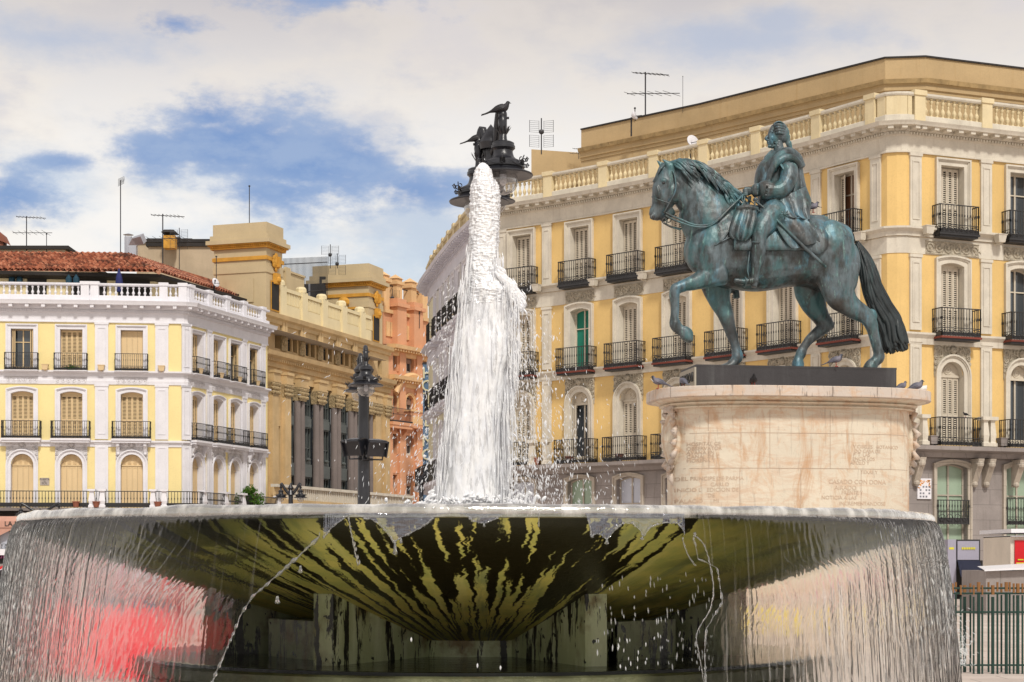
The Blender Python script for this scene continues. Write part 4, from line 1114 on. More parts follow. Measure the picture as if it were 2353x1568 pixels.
def chain(mb, pts, m, sides=18, k=4, cap=.5):
    """pts: (x, y, r, rb, b): a limb of elliptical section, r in the plane of the view, rb across it"""
    pts = [tuple(p)+((p[2],) if len(p) < 4 else ())+((0,) if len(p) < 5 else ()) for p in pts]
    Q = catmull(pts, k)
    C = [S(q[0], q[1], q[4]) for q in Q]; L = len(Q); rings = []
    def tan(i): return (C[min(i+1,L-1)]-C[max(i-1,0)]).normalized()
    def section(c, d, r, rb):
        pr = SN.cross(d); pr = pr.normalized() if pr.length > 1e-5 else Vector((0,0,1)); nn = d.cross(pr).normalized()
        return [c+pr*(r*SK*cos(2*pi*j/sides))+nn*(rb*SK*sin(2*pi*j/sides)) for j in range(sides)]
    d = tan(0); q = Q[0]
    for s_ in (.35, .75, .95): rings.append(section(C[0]-d*(q[2]*SK*cap*cos(math.asin(s_))), d, q[2]*s_, q[3]*s_))
    for i in range(L): rings.append(section(C[i], tan(i), max(.5, Q[i][2]), max(.5, Q[i][3])))
    d = tan(L-1); q = Q[-1]
    for s_ in (.95, .75, .35): rings.append(section(C[-1]+d*(q[2]*SK*cap*cos(math.asin(s_))), d, q[2]*s_, q[3]*s_))
    v = [p for r in rings for p in r]; f = []
    for i in range(len(rings)-1):
        for j in range(sides):
            j2 = (j+1) % sides; f.append((i*sides+j, (i+1)*sides+j, (i+1)*sides+j2, i*sides+j2))
    f.append(tuple(range(sides))); f.append(tuple((len(rings)-1)*sides+j for j in range(sides))[::-1])
    mb.add(v, f, m)
def blob(mb, x, y, b, rx, ry, rb, m, rot=0):
    c = S(x, y, b); M = Matrix.Translation(c) @ Matrix.Rotation(YAW, 4, 'Z') @ Matrix.Rotation(rot, 4, 'Y')
    mb.ball((0,0,0), 1, m, 16, 10, M @ Matrix.Diagonal((rx*SK, rb*SK, ry*SK, 1)))
def weld(mb, name, voxel, smooth_n=6, fac=.5, dis=None):
    """one continuous surface out of overlapping closed shapes"""
    me = mb.mesh(name); o = bpy.data.objects.new(name, me); sc.collection.objects.link(o)
    r = o.modifiers.new('r', 'REMESH'); r.mode = 'VOXEL'; r.voxel_size = voxel; r.use_smooth_shade = True
    s = o.modifiers.new('s', 'SMOOTH'); s.factor = fac; s.iterations = smooth_n
    dg = bpy.context.evaluated_depsgraph_get(); dg.update()
    out = bpy.data.meshes.new_from_object(o.evaluated_get(dg)); bpy.data.objects.remove(o)
    out.materials.clear(); out.materials.append(mb.mats[0]); out.name = name
    if dis:
        import array
        out.update()
        nm = [v.normal.copy() for v in out.vertices]
        for v, nn in zip(out.vertices, nm): v.co = v.co+nn*dis(v.co)
    out.polygons.foreach_set('use_smooth', [True]*len(out.polygons)); out.update()
    return out
def sheet(mb, left, right, rows, cols, b0, bulge, folds, amp, thick, m, ph=0, twist=1.0):
    """draped cloth between two edges of the view; folds run down it"""
    Lp = catmull([tuple(p)+(0,)*(3-len(p)) for p in left], 6); Rp = catmull([tuple(p)+(0,)*(3-len(p)) for p in right], 6)
    def at(P, t):
        x = t*(len(P)-1); i = min(int(x), len(P)-2); f = x-i
        return [a+(b-a)*f for a, b in zip(P[i], P[i+1])]
    V = []; W = cols+1
    for layer in (0, 1):
        for r in range(rows+1):
            t = r/rows; l = at(Lp, t); q = at(Rp, t)
            for c in range(W):
                s_ = c/cols; x = l[0]+(q[0]-l[0])*s_; y = l[1]+(q[1]-l[1])*s_; bb = l[2]+(q[2]-l[2])*s_
                fold = amp*(.3+.9*t)*(abs(sin(folds*pi*s_+ph+twist*sin(2.5*t)))*2-1)
                b = b0+bb-bulge*sin(pi*min(1, max(0, s_)))**.7-fold
                V.append(S(x, y, b+(thick if layer else 0)))
    f = []; o = (rows+1)*W
    for r in range(rows):
        for c in range(cols):
            a = r*W+c; f.append((a, a+W, a+W+1, a+1)); f.append((o+a, o+a+1, o+a+W+1, o+a+W))
    for r in range(rows):
        a = r*W; f.append((a, o+a, o+a+W, a+W)); a = r*W+cols; f.append((a, a+W, o+a+W, o+a))
    for c in range(cols):
        f.append((c, c+1, o+c+1, o+c)); a = rows*W+c; f.append((a, o+a, o+a+1, a+1))
    mb.add(V, f, m)
def bronze_mat():
    m, n = newmat('patinated_bronze'); pos = n('ShaderNodeNewGeometry').outputs['Position']
    st = n.vm('MULTIPLY', pos, (1, 1, .38))
    a = n.noise(st, 2.8, 8, .66, .5); b = n.noise(n.vm('ADD', st, (7, 3, 1)), 5.2, 7, .68); c = n.noise(n.vm('MULTIPLY', pos, (1, 1, .2)), 11, 6, .72)
    col = n.mix(n.smooth(b, .36, .66), lin(48, 54, 54), lin(98, 112, 118))
    col = n.mix(n.m('MULTIPLY', n.smooth(a, .45, .62), .65), col, lin(62, 114, 118))
    col = n.mix(n.m('MULTIPLY', n.smooth(n.noise(n.vm('ADD', st, (2, 9, 4)), 3.8, 7, .65), .52, .70), .65), col, lin(90, 146, 168))
    col = n.mix(n.m('MULTIPLY', n.smooth(c, .57, .72), .5), col, lin(150, 200, 190))
    col = n.mix(n.m('MULTIPLY', n.smooth(n.noise(pos, 1.7, 6, .6), .50, .68), .6), col, lin(66, 58, 52))
    # concave creases of the mesh are coloured darker
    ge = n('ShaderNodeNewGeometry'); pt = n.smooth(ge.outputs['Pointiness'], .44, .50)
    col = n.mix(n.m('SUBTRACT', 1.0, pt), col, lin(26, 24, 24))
    bp = n('ShaderNodeBump', i_Strength=.35, i_Distance=.02, i_Height=n.noise(n.vm('MULTIPLY', pos, (1,1,.5)), 16, 6, .65))
    p = n('ShaderNodeBsdfPrincipled', i_Base_Color=col, i_Roughness=n.ramp(b, (0, .30), (1, .55)), i_Metallic=.15, i_Normal=bp)
    p.inputs['Specular IOR Level'].default_value = .6; finish(n, p); return m
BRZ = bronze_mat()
BRZ_T = pmat('dark_oxidised_bronze', lin(44, 52, 54), rough=.42, var=.45, scale=5, streak=.5, dirt=lin(70, 116, 116), metal=.15, spec=.6, bscale=20)
BRZ_D = pmat('dark_bronze_plinth', lin(62, 60, 62), rough=.5, var=.25, streak=.35, dirt=lin(110, 112, 112), metal=.1)
def statue():
    root = thing('equestrian_statue', 'green patinated bronze statue of a man in a cloak riding a prancing horse', 'statue')
    m = BRZ; mb = MB()
    # ---- horse: trunk, neck, head
    chain(mb, [(292,835,45,60),(330,815,112,100),(400,782,178,132),(470,778,214,150),(560,777,229,160),(660,786,238,162),(760,788,226,160),(860,792,204,158),(960,796,192,160),(1040,808,203,166),(1110,828,202,160),(1180,850,172,140),(1228,850,105,100)], m, 26, cap=.25)
    chain(mb, [(470,690,165,118),(422,625,178,104),(385,560,165,90),(352,497,140,76),(312,450,124,66),(278,402,112,58),(232,350,84,50)], m, 22)
    chain(mb, [(232,330,55,40),(200,345,66,44),(182,385,78,48),(165,440,82,50),(148,500,68,42),(128,545,50,34),(106,578,43,32),(97,590,36,29)], m, 20, cap=.55)
    chain(mb, [(190,560,34,22),(160,590,26,22),(140,612,20,20)], m, 14)                       # lower jaw
    blob(mb, 215, 450, -30, 48, 62, 26, m); blob(mb, 152, 392, -38, 24, 13, 16, m, .25); blob(mb, 152, 392, 38, 24, 13, 16, m)
    blob(mb, 120, 470, -28, 12, 60, 18, m, -.2)
    for b in (-1, 1): chain(mb, [(92,586,13,7,b*30),(80,600,13,8,b*31),(98,606,12,8,b*31)], m, 10)  # nostril rims
    # ears
    chain(mb, [(198,328,26,14,-30),(178,300,22,10,-32),(158,280,13,7,-32),(139,266,3,3,-32)], m, 12)
    chain(mb, [(152,318,22,14,28),(132,296,18,10,30),(118,282,11,7,30),(104,268,3,3,30)], m, 12)
    # chest and shoulder masses
    blob(mb, 335, 810, -48, 58, 100, 66, m); blob(mb, 335, 810, 48, 58, 100, 66, m); blob(mb, 430, 800, -92, 95, 175, 58, m, .15); blob(mb, 440, 830, 95, 85, 150, 62, m, .15)
    blob(mb, 1120, 800, -90, 120, 190, 75, m, -.15); blob(mb, 1120, 800, 90, 120, 190, 75, m, -.15)
    # near foreleg, raised
    chain(mb, [(470,905,88,62,-78),(420,925,72,52,-88),(370,950,55,42,-92),(310,975,42,36,-94),(255,992,34,32,-94),(215,1008,31,30,-94)], m, 16, cap=.3)
    chain(mb, [(222,1000,30,30,-94),(212,1030,30,28,-94),(213,1080,27,22,-93),(212,1130,24,20,-92),(211,1175,24,21,-92),(216,1208,31,25,-92),(236,1235,28,22,-92),(262,1250,29,24,-92)], m, 16)
    chain(mb, [(258,1238,28,27,-92),(278,1262,40,31,-92),(292,1288,32,33,-92),(308,1308,12,26,-92)], m, 14, cap=.1)
    # far foreleg, standing
    chain(mb, [(440,930,100,60,78),(455,1010,84,52,84),(468,1070,64,44,86),(490,1125,52,38,88),(508,1175,45,36,88),(526,1230,36,27,88),(546,1290,31,24,88),(562,1345,29,24,88),(570,1392,35,28,88),(556,1418,28,24,88),(536,1438,30,26,88)], m, 16, cap=.3)
    chain(mb, [(545,1430,26,26,88),(520,1448,26,30,88),(470,1452,14,28,88),(415,1450,9,22,88)], m, 14, cap=.3)
    # far hind leg
    chain(mb, [(1000,930,125,80,78),(985,1010,100,66,84),(992,1060,86,56,88),(1014,1115,68,46,90),(1048,1170,52,36,92),(1072,1208,46,32,92),(1046,1240,37,28,92),(1008,1272,32,24,92),(972,1305,29,23,92),(946,1342,29,23,92),(932,1374,34,27,92),(920,1402,29,24,92),(916,1425,36,28,92),(915,1458,36,32,92)], m, 16, cap=.2)
    blob(mb, 1098, 1212, 92, 24, 30, 20, m)
    # near hind leg
    chain(mb, [(1130,890,150,85,-70),(1142,960,125,76,-76),(1155,1035,96,62,-82),(1192,1088,74,50,-88),(1244,1128,57,40,-90),(1298,1162,50,34,-92),(1326,1200,42,32,-92),(1343,1250,34,27,-92),(1358,1310,30,24,-92),(1372,1362,30,24,-92),(1376,1395,35,28,-92),(1352,1422,30,26,-92)], m, 16, cap=.2)
    chain(mb, [(1358,1412,26,27,-92),(1335,1440,38,32,-92),(1325,1466,46,36,-92)], m, 14, cap=.1)
    blob(mb, 1345, 1150, -92, 20, 34, 18, m, -.4)
    for (x, y, b) in ((300,1262,-118), ): pass
    # girth, saddle cloth line and collar straps as low raised bands
    def muscle(p): 
        return .016*noise.noise(Vector((p.x*3.1, p.y*3.1, p.z*2.2)))+.008*noise.noise(Vector((p.x*7+p.z*2, p.y*7, p.z*4)))+.003*noise.noise(p*14)
    horse = weld(mb, 'horse', .0135, 9, .5, muscle)
    H = link('horse', horse, root)
    # eye, nostril hollow
    q = MB(); blob(q, 149, 402, -50, 9, 7, 6, IRON); blob(q, 90, 597, -36, 9, 12, 5, IRON); H_eye = q.build('eye', H, True)
    # saddle cloth: the upper trunk again, a little larger
    q = MB()
    def band(x0, x1, yb, grow, m, yt=None):
        secs = [(470,560,995),(560,545,1008),(660,545,1026),(760,560,1015),(860,585,998),(960,600,988),(1060,606,1012),(1120,630,1030)]
        def sec(x):
            for a, b in zip(secs, secs[1:]):
                if a[0] <= x <= b[0]:
                    f = (x-a[0])/(b[0]-a[0]); return a[1]+(b[1]-a[1])*f, a[2]+(b[2]-a[2])*f
            return secs[-1][1:]
        V = []; K = 26; R = 22
        for i in range(R+1):
            x = x0+(x1-x0)*i/R; t, bt = sec(x); c = (t+bt)/2; hr = (bt-t)/2+grow; wb = 161+grow
            ybx = yb(x) if callable(yb) else yb
            a1 = math.acos(max(-1, min(1, (c-ybx)/hr)))   # angle from the top where the hem lies
            for j in range(K+1):
                a = -a1+2*a1*j/K
                V.append(S(x, c-hr*cos(a), wb*sin(a)))
        f = [(i*(K+1)+j, i*(K+1)+j+1, (i+1)*(K+1)+j+1, (i+1)*(K+1)+j) for i in range(R) for j in range(K)]
        q.add(V, f, m)
    band(548, 1085, lambda x: 788 if x < 960 else 788+26*sin((x-960)/125*pi)-20*((x-960)/125)**3, 9, m)
    o = q.build('saddle_cloth', H, True); so = o.modifiers.new('t', 'SOLIDIFY'); so.thickness = .03; so.offset = -1
    # tail
    q = MB(); rnd = random.Random(3)
    Lt = catmull([(1246,745),(1262,830),(1276,920),(1300,1020),(1335,1120),(1372,1210),(1392,1290),(1412,1350)], 5)
    Rt = catmull([(1256,735),(1318,815),(1372,930),(1408,1030),(1445,1110),(1487,1180),(1512,1255),(1540,1330)], 5)
    def AT(P, t):
        x = max(0, min(1, t))*(len(P)-1); i = min(int(x), len(P)-2); f = x-i
        return P[i][0]+(P[i+1][0]-P[i][0])*f, P[i][1]+(P[i+1][1]-P[i][1])*f
    for s_ in range(74):
        u = (s_ % 19+.5)/19; lay = s_//19; ph = rnd.random()*6; L_ = rnd.uniform(.93, 1.06); pts = []; rs = []
        am = rnd.uniform(.05, .12)
        for j in range(34):
            t = j/33*L_; uu = u+am*sin(8.5*t+.6*ph)*min(1, t*3)
            a = AT(Lt, t); b = AT(Rt, t); x = a[0]+(b[0]-a[0])*uu; y = a[1]+(b[1]-a[1])*uu
            if t > 1: y += (t-1)*500; x += (t-1)*260
            w = (b[0]-a[0]); dep = (lay-1.5)/1.5*w*.34*sqrt(max(.05, 1-(2*uu-1)**2))+7*sin(7*t+ph*2)
            pts.append(S(x, y, dep)); rs.append(SK*(6+9.0*min(1, t*2.2)*(1 if t < .8 else max(.25, 1-(t-.8)*2.8))))
        q.tube(pts, rs, m, 7)
    q.mats = [BRZ_T]; q.build('tail', H, True)
    # mane: locks falling over the near side and the crest, forelock
    q = MB()
    crest = catmull([(190,292),(240,280),(300,284),(350,308),(400,345),(450,395),(500,440),(545,485),(580,520)], 6)
    for s_ in range(120):
        t = (s_+.5)/120; x, y = AT([c_[:2] for c_ in crest], t); ln = rnd.uniform(120, 235)*(.75+.25*sin(pi*t)); ph = rnd.random()*6; side = -1 if s_ % 4 else 1
        an = radians(rnd.uniform(16, 44)+10*t); pts = []; rs = []; up = rnd.uniform(0, 16); fr = rnd.uniform(5, 8)
        if t > .75: ln *= .6; an += .5
        for j in range(20):
            f = j/19; xx = x+ln*f*cos(an)-8+7*sin(fr*f+ph*1.3)*f**.5; yy = y-up*sin(pi*min(1, f*1.6))-3+ln*f*sin(an)*(.45+.75*f)+9*sin(fr*f+ph)*f**.4
            bb = side*(8+66*min(1, f*1.5)**.7)-3
            pts.append(S(xx, yy, bb)); rs.append(SK*(8.5*(1-f**3)+1.0)*(1+.15*sin(9*f+ph)))
        q.tube(pts, rs, m, 7)
    for s_ in range(14):
        ph = rnd.random()*6; x = rnd.uniform(150, 188); pts = []; rs = []
        for j in range(12):
            f = j/11; xx = x-66*f**.8*rnd.uniform(.97,1.03)+4*sin(5*f+ph); yy = 292+rnd.uniform(-2,2)+105*f**1.15; pts.append(S(xx, yy, rnd.uniform(-2,2)-24+s_*3.6)); rs.append(SK*(8*(1-f**2)+1.5))
        q.tube(pts, rs, m, 6)
    q.build('mane', H, True)
    # bridle, reins, breast strap
    q = MB()
    def strap(pts, r=4.5): q.tube([S(*p) for p in catmull(pts, 6)], r*SK, m, 6)
    for k, dy in enumerate((0, 17)):
        strap([(160,572+dy,-40),(200,592+dy,-62),(250,612+dy,-84),(320,640+dy*.6,-98),(395,642+dy*.6,-112),(455,612+dy*.4,-122),(520,550+dy*.2,-112),(575,498,-96),(600,470,-80)], 6)
    strap([(150,630,-24),(190,652,-34),(246,668,-60)], 6); strap([(150,632,24),(200,655,34),(250,664,50)], 5)
    for a in ((155,618,-36), (176,612,-40)): q.tube([S(a[0]+15*cos(t), a[1]+15*sin(t), a[2]) for t in [k*2*pi/12 for k in range(13)]], 3.2*SK, m, 5)
    strap([(200,330,-52),(216,380,-60),(215,450,-64),(180,520,-52),(150,575,-40)], 5)
    strap([(82,482,-6),(100,490,-36),(140,505,-52),(190,520,-50)], 4)
    strap([(278,835,0),(310,822,-72),(380,790,-122),(460,745,-150),(545,705,-164)], 5)
    strap([(545,640,-150),(490,720,-158),(440,760,-150)], 3.5)
    q.build('bridle', H, True)
    # ---- rider
    q = MB()
    chain(q, [(800,590,112,92),(795,530,112,92),(785,470,104,86),(772,400,98,84),(778,330,86,90),(792,275,70,92),(806,240,46,66),(808,210,32,32)], m, 22)   # torso
    chain(q, [(756,258,22,34,-6),(730,310,40,56,-4),(716,365,45,66,0),(716,420,46,68,0),(738,480,44,66,0),(760,530,50,70,0)], m, 18)                                # waistcoat front
    chain(q, [(806,222,32,30),(803,195,29,28),(800,168,28,26)], m, 14)                                            # neck
    qh = MB()
    blob(qh, 806, 118, 0, 46, 56, 36, m); blob(qh, 786, 140, 0, 34, 48, 28, m); blob(qh, 826, 124, 0, 41, 52, 38, m); blob(qh, 800, 178, 0, 24, 34, 24, m)
    chain(qh, [(778,84,17,24),(764,104,15,23),(757,128,14,20),(757,152,14,19),(764,176,14,17),(770,190,12,14)], m, 16)     # face front
    chain(qh, [(757,116,5,6),(746,132,7,7),(733,148,9,8),(733,154,7,8),(746,160,7,9)], m, 12, cap=.5)                       # nose
    blob(qh, 744, 170, 0, 8, 4, 9, m); blob(qh, 746, 179, 0, 8, 4.5, 9, m); blob(qh, 754, 194, 0, 13, 10, 13, m)              # lips, chin
    chain(qh, [(765,196,12,13),(785,192,11,20),(802,176,10,24)], m, 12)                                                       # jaw line
    for b in (-1, 1):
        chain(qh, [(750,112,4,5,b*6),(760,109,5,6,b*15),(772,112,4,5,b*21)], m, 8); blob(qh, 761, 121, b*14, 7, 4, 6, m)        # brow, eye
        blob(qh, 768, 146, b*16, 10, 12, 8, m)
        for k in range(4): chain(qh, [(782+k*3,74+k*15,7,6,b*30),(800+k*2,70+k*15.5,8.5,8,b*40),(826,74+k*15,8.5,8,b*38),(842,80+k*14,6,6,b*28)], m, 12)  # wig rolls
    for k in range(7): chain(qh, [(776,66+k*3,4,6,-24+k*8),(800,54,5,6,-26+k*8.6),(828,62,5,6,-26+k*8.6),(850,88,5,6,-24+k*8),(860,124,5,6,-20+k*6.6)], m, 8)
    chain(qh, [(848,140,24,22),(856,170,15,14),(862,178,18,16),(870,202,13,11),(884,232,7,7)], m, 14)                          # queue
    chain(qh, [(792,190,28,26),(800,178,28,26)], m, 14, cap=.1); chain(qh, [(790,204,31,29),(812,200,31,29)], m, 14, cap=.1)  # stock
    head = weld(qh, 'head', .0052, 1, .5, lambda p: .0012*noise.noise(p*40))
    chain(q, [(735,270,14,10,-30),(752,245,16,12,-28),(772,222,14,12,-24)], m, 10); blob(q, 742, 262, 0, 22, 20, 20, m)   # jabot
    # coat collar / shoulder roll of the cloak
    chain(q, [(770,330,22,30,-92),(800,262,26,34,-88),(850,228,30,34,-60),(900,255,32,34,-40),(928,310,30,30,-30)], m, 14)
    chain(q, [(745,400,14,22,-92),(770,320,20,26,-104),(820,268,24,28,-108),(880,262,24,28,-92),(918,300,24,26,-66)], m, 14)
    # arm
    chain(q, [(862,318,52,48,-92),(862,370,50,48,-116),(838,422,48,46,-128),(800,448,48,46,-130),(762,448,44,44,-124),(728,446,44,44,-114)], m, 18)
    chain(q, [(770,448,50,50,-122),(730,445,58,54,-114),(702,447,50,48,-106)], m, 16, cap=.15)                      # cuff
    chain(q, [(700,425,24,24,-100),(672,440,30,20,-98),(680,470,22,24,-96)], m, 12)                                # lace
    chain(q, [(690,447,24,22,-98),(660,443,21,20,-90),(635,447,25,20,-82)], m, 14)
    # far arm stub behind the chest
    chain(q, [(800,310,44,40,90),(770,400,38,36,100),(710,440,30,30,80),(660,450,24,22,50)], m, 14)
    # hand closed on the reins
    blob(q, 628, 452, -80, 25, 23, 20, m)
    for k in range(4):
        y0 = 436+k*11
        chain(q, [(628,y0,7,7,-96),(611,y0+2,6.5,6.5,-96),(604,y0+9,6,6,-88),(612,y0+14,5.5,5.5,-78)], m, 8, 3)
    chain(q, [(640,436,7,7,-98),(626,429,6.5,6.5,-92),(612,432,6,6,-86)], m, 8, 3)
    # thigh, knee, boot
    chain(q, [(800,575,95,62,-110),(760,600,80,58,-135),(725,640,66,54,-158),(695,690,50,48,-172),(690,740,42,42,-176),(688,790,42,40,-178),(682,850,36,36,-178),(672,910,27,28,-178),(664,950,26,27,-178)], m, 18)
    chain(q, [(668,738,46,46,-176),(706,740,20,40,-176)], m, 12, cap=.1) if 0 else None
    chain(q, [(650,738,6,20,-180),(688,736,46,46,-177),(726,740,6,20,-176)], m, 14, cap=.1) if 0 else None
    chain(q, [(672,952,26,27,-178),(645,962,22,26,-178),(600,966,18,24,-178),(555,958,13,16,-178)], m, 14)          # foot
    chain(q, [(666,970,19,20,-178),(664,996,16,18,-178)], m, 12, cap=.1)                                          # heel
    # far leg: foot below the belly
    chain(q, [(760,600,80,58,130),(700,720,52,46,168),(620,880,34,34,172),(575,985,28,28,172)], m, 14); chain(q, [(580,990,24,24,172),(545,1005,20,22,172),(515,1030,14,18,172)], m, 12); chain(q, [(560,1010,20,20,172),(565,1060,20,22,172)], m, 12, cap=.1)
    # cloak behind the back and over the coat skirts
    sheet(q, [(800,240,-60),(806,290,-112),(846,372,-128),(800,470,-120),(752,548,-110),(742,575,-112)], [(900,238,-10),(936,300,-8),(952,380,-20),(968,450,-30),(980,520,-40),(986,590,-60)], 26, 40, 0, 32, 3.4, 15, 46, m, .4, 1.1)
    sheet(q, [(735,545,-150),(770,610,-168),(812,690,-180),(862,762,-186),(890,782,-188)], [(905,545,-120),(958,600,-150),(1000,650,-165),(1030,700,-172),(1042,738,-174)], 26, 40, 0, 10, 1.9, 10, 40, m, .6, .5)
    sheet(q, [(790,500,-128),(830,560,-150),(860,600,-165),(905,600,-166)], [(960,420,-80),(990,500,-90),(985,560,-110),(985,612,-130)], 20, 30, 0, 24, 2.6, 12, 36, m, 0, .6)
    chain(q, [(872,310,52,50,20),(888,400,64,60,10),(898,460,66,62,10),(900,530,66,70,0),(900,590,72,90,0)], m, 16)                   # bulk of the cloak over the saddle
    rider = weld(q, 'rider', .0088, 2, .5, lambda p: .004*noise.noise(p*9)+.0025*noise.noise(p*22))
    R = link('rider', rider, root); link('head', head, R)
    # pistol holster cover in front of the leg
    q = MB()
    sheet(q, [(565,548,-140),(540,600,-156),(525,660,-166),(524,705,-166),(548,728,-160)], [(676,548,-150),(682,600,-178),(668,660,-190),(650,706,-190),(622,736,-176)], 18, 26, 0, 26, 3.5, 9, 50, m, .3, .5)
    chain(q, [(570,552,16,40,-130),(620,546,20,52,-135),(676,556,16,40,-130)], m, 12)
    hol = weld(q, 'holster_cover', .0115, 3, .5); link('holster_cover', hol, H)
    q = MB(); q.tube([S(*p) for p in ((640,970,-205),(628,905,-186),(632,850,-176),(640,790,-172))], 4*SK, m, 6)
    q.tube([S(612+0*t, 968, -178) + SN*(26*SK*cos(t)) + Vector((0,0,26*SK*sin(t))) for t in [k*2*pi/14 for k in range(15)]], 5*SK, m, 6)
    q.tube([S(718,738,-205), S(690,742,-220), S(650,738,-205)], 4*SK, m, 6)
    q.build('stirrup', R, True)
    q = MB()
    q.tube([S(*p) for p in ((660,495,-150),(720,545,-160),(800,620,-190),(960,778,-196),(1020,832,-192),(1068,876,-190)) ], [7*SK,7*SK,7*SK,10*SK,9*SK,7*SK], m, 8)
    q.ball((0,0,0), 1, m, 10, 6, Matrix.Translation(S(1070,879,-190)) @ Matrix.Scale(8*SK, 4)); q.ball((0,0,0), 1, m, 10, 6, Matrix.Translation(S(672,497,-150)) @ Matrix.Scale(13*SK, 4))
    q.tube([S(*p) for p in catmull([(668,505,-152),(672,540,-160),(700,566,-166),(735,572,-166),(748,550,-164)], 4)], 5*SK, m, 6)
    q.build('sword', R, True)
    q = MB()
    for k in range(8):
        a = k*pi/4; q.tube([S(838,580,-206), S(838+30*cos(a), 580+28*sin(a), -205)], [8*SK, 2*SK], m, 5)
    q.ball((0,0,0), 1, m, 10, 6, Matrix.Translation(S(838,580,-208)) @ Matrix.Scale(11*SK, 4)); q.build('star_badge', R, True)
    q = MB()
    for k in range(3): q.ball((0,0,0), 1, m, 8, 5, Matrix.Translation(S(740-4*k, 420+26*k, -172+4*k)) @ Matrix.Scale(7*SK, 4))
    q.build('cuff_buttons', R, True)
    q = MB(); q.tube([S(*p) for p in catmull([(604,462,-90),(596,500,-96),(612,520,-100),(600,545,-110)], 5)], 5*SK, m, 6); q.tube([S(*p) for p in catmull([(612,470,-92),(606,510,-100),(588,540,-110)], 5)], 5*SK, m, 6); q.tube([S(*p) for p in catmull([(640,478,-70),(636,510,-60),(615,548,-50)], 5)], 9*SK, m, 6); q.build('rein_ends', R, True)
    # plinth with the king's name on its end
    zt = S(900, 1467, 0).z; zb = 4.40
    q = MB(); Mp = Matrix.Translation((SP.x, SP.y, 0)) @ Matrix.Rotation(YAW, 4, 'Z'); hl = 1.749
    q.box(-hl, hl, -.5, .5, zb+.004, zt, BRZ_D, Mp); q.box(-hl-.004, hl+.004, -.504, .504, zt-.03, zt+.004, BRZ_D, Mp)
    pl = q.build('plinth', root)
    q = MB(); q.box(-hl-.03, -hl-.001, -.5, .5, zb+.004, zt-.04, pmat('pale_name_plate', lin(170, 164, 150), var=.15), Mp); q.build('name_plate', pl)
    me = tri_text('CAROLO III', .20, 'lettering', IRON, .012)
    link('lettering', me, pl, Mp @ Matrix.Translation((-hl-.035, 0, (zb+zt)/2)) @ Matrix.Rotation(-pi/2, 4, 'Z') @ Matrix.Diagonal((.86, 1, 1.15, 1)))
    return zt
STAT_Z = statue()
# ---------------------------------------------------------------- pedestal
def marble_mat(name, base, stain):
    m, n = newmat(name); pos = n('ShaderNodeNewGeometry').outputs['Position']
    a = n.noise(pos, 1.1, 6, .6, .6); st = n.noise(n.vm('MULTIPLY', pos, (2.2, 2.2, .5)), 1.3, 7, .65, 1.2); v = n.noise(n.vm('MULTIPLY', pos, (.8, .8, 4)), 1.6, 6, .65, 1.6)
    c = n.mix(n.smooth(a, .35, .7), tuple(x*.90 for x in base), base)
    c = n.mix(n.m('MULTIPLY', n.smooth(v, .47, .66), .6), c, lin(204, 176, 150))
    c = n.mix(n.m('MULTIPLY', n.smooth(n.noise(pos, 2.3, 7, .68, 1.0), .50, .62), .55), c, lin(206, 172, 138))
    c = n.mix(n.m('MULTIPLY', n.smooth(n.noise(n.vm('MULTIPLY', pos, (9, 9, 1.0)), 1.6, 5, .7), .56, .66), .8 if stain < .5 else .25), c, lin(120, 106, 96))
    c = n.mix(n.m('MULTIPLY', n.smooth(st, .52, .70), stain), c, lin(186, 138, 92))
    c = n.mix(n.m('MULTIPLY', n.smooth(n.noise(n.vm('MULTIPLY', pos, (5, 5, 1.2)), 2.4, 6, .7), .62, .78), .6), c, lin(130, 108, 92))
    c = n.mix(n.m('MULTIPLY', n.smooth(n.noise(pos, 26, 3, .6), .68, .74), .5), c, lin(110, 92, 80))
    b = n('ShaderNodeBump', i_Strength=.3, i_Distance=.02, i_Height=n.noise(pos, 20, 6, .65))
    finish(n, n('ShaderNodeBsdfPrincipled', i_Base_Color=c, i_Roughness=.6, i_Normal=b)); return m
MRB = marble_mat('veined_pink_limestone', lin(222, 212, 192), .7)
MRC = marble_mat('weathered_travertine', lin(208, 196, 184), .30)
ENGR = pmat('inscription_tan', lin(200, 178, 156), var=.2)  # tan of the inscription letters, close to the stone
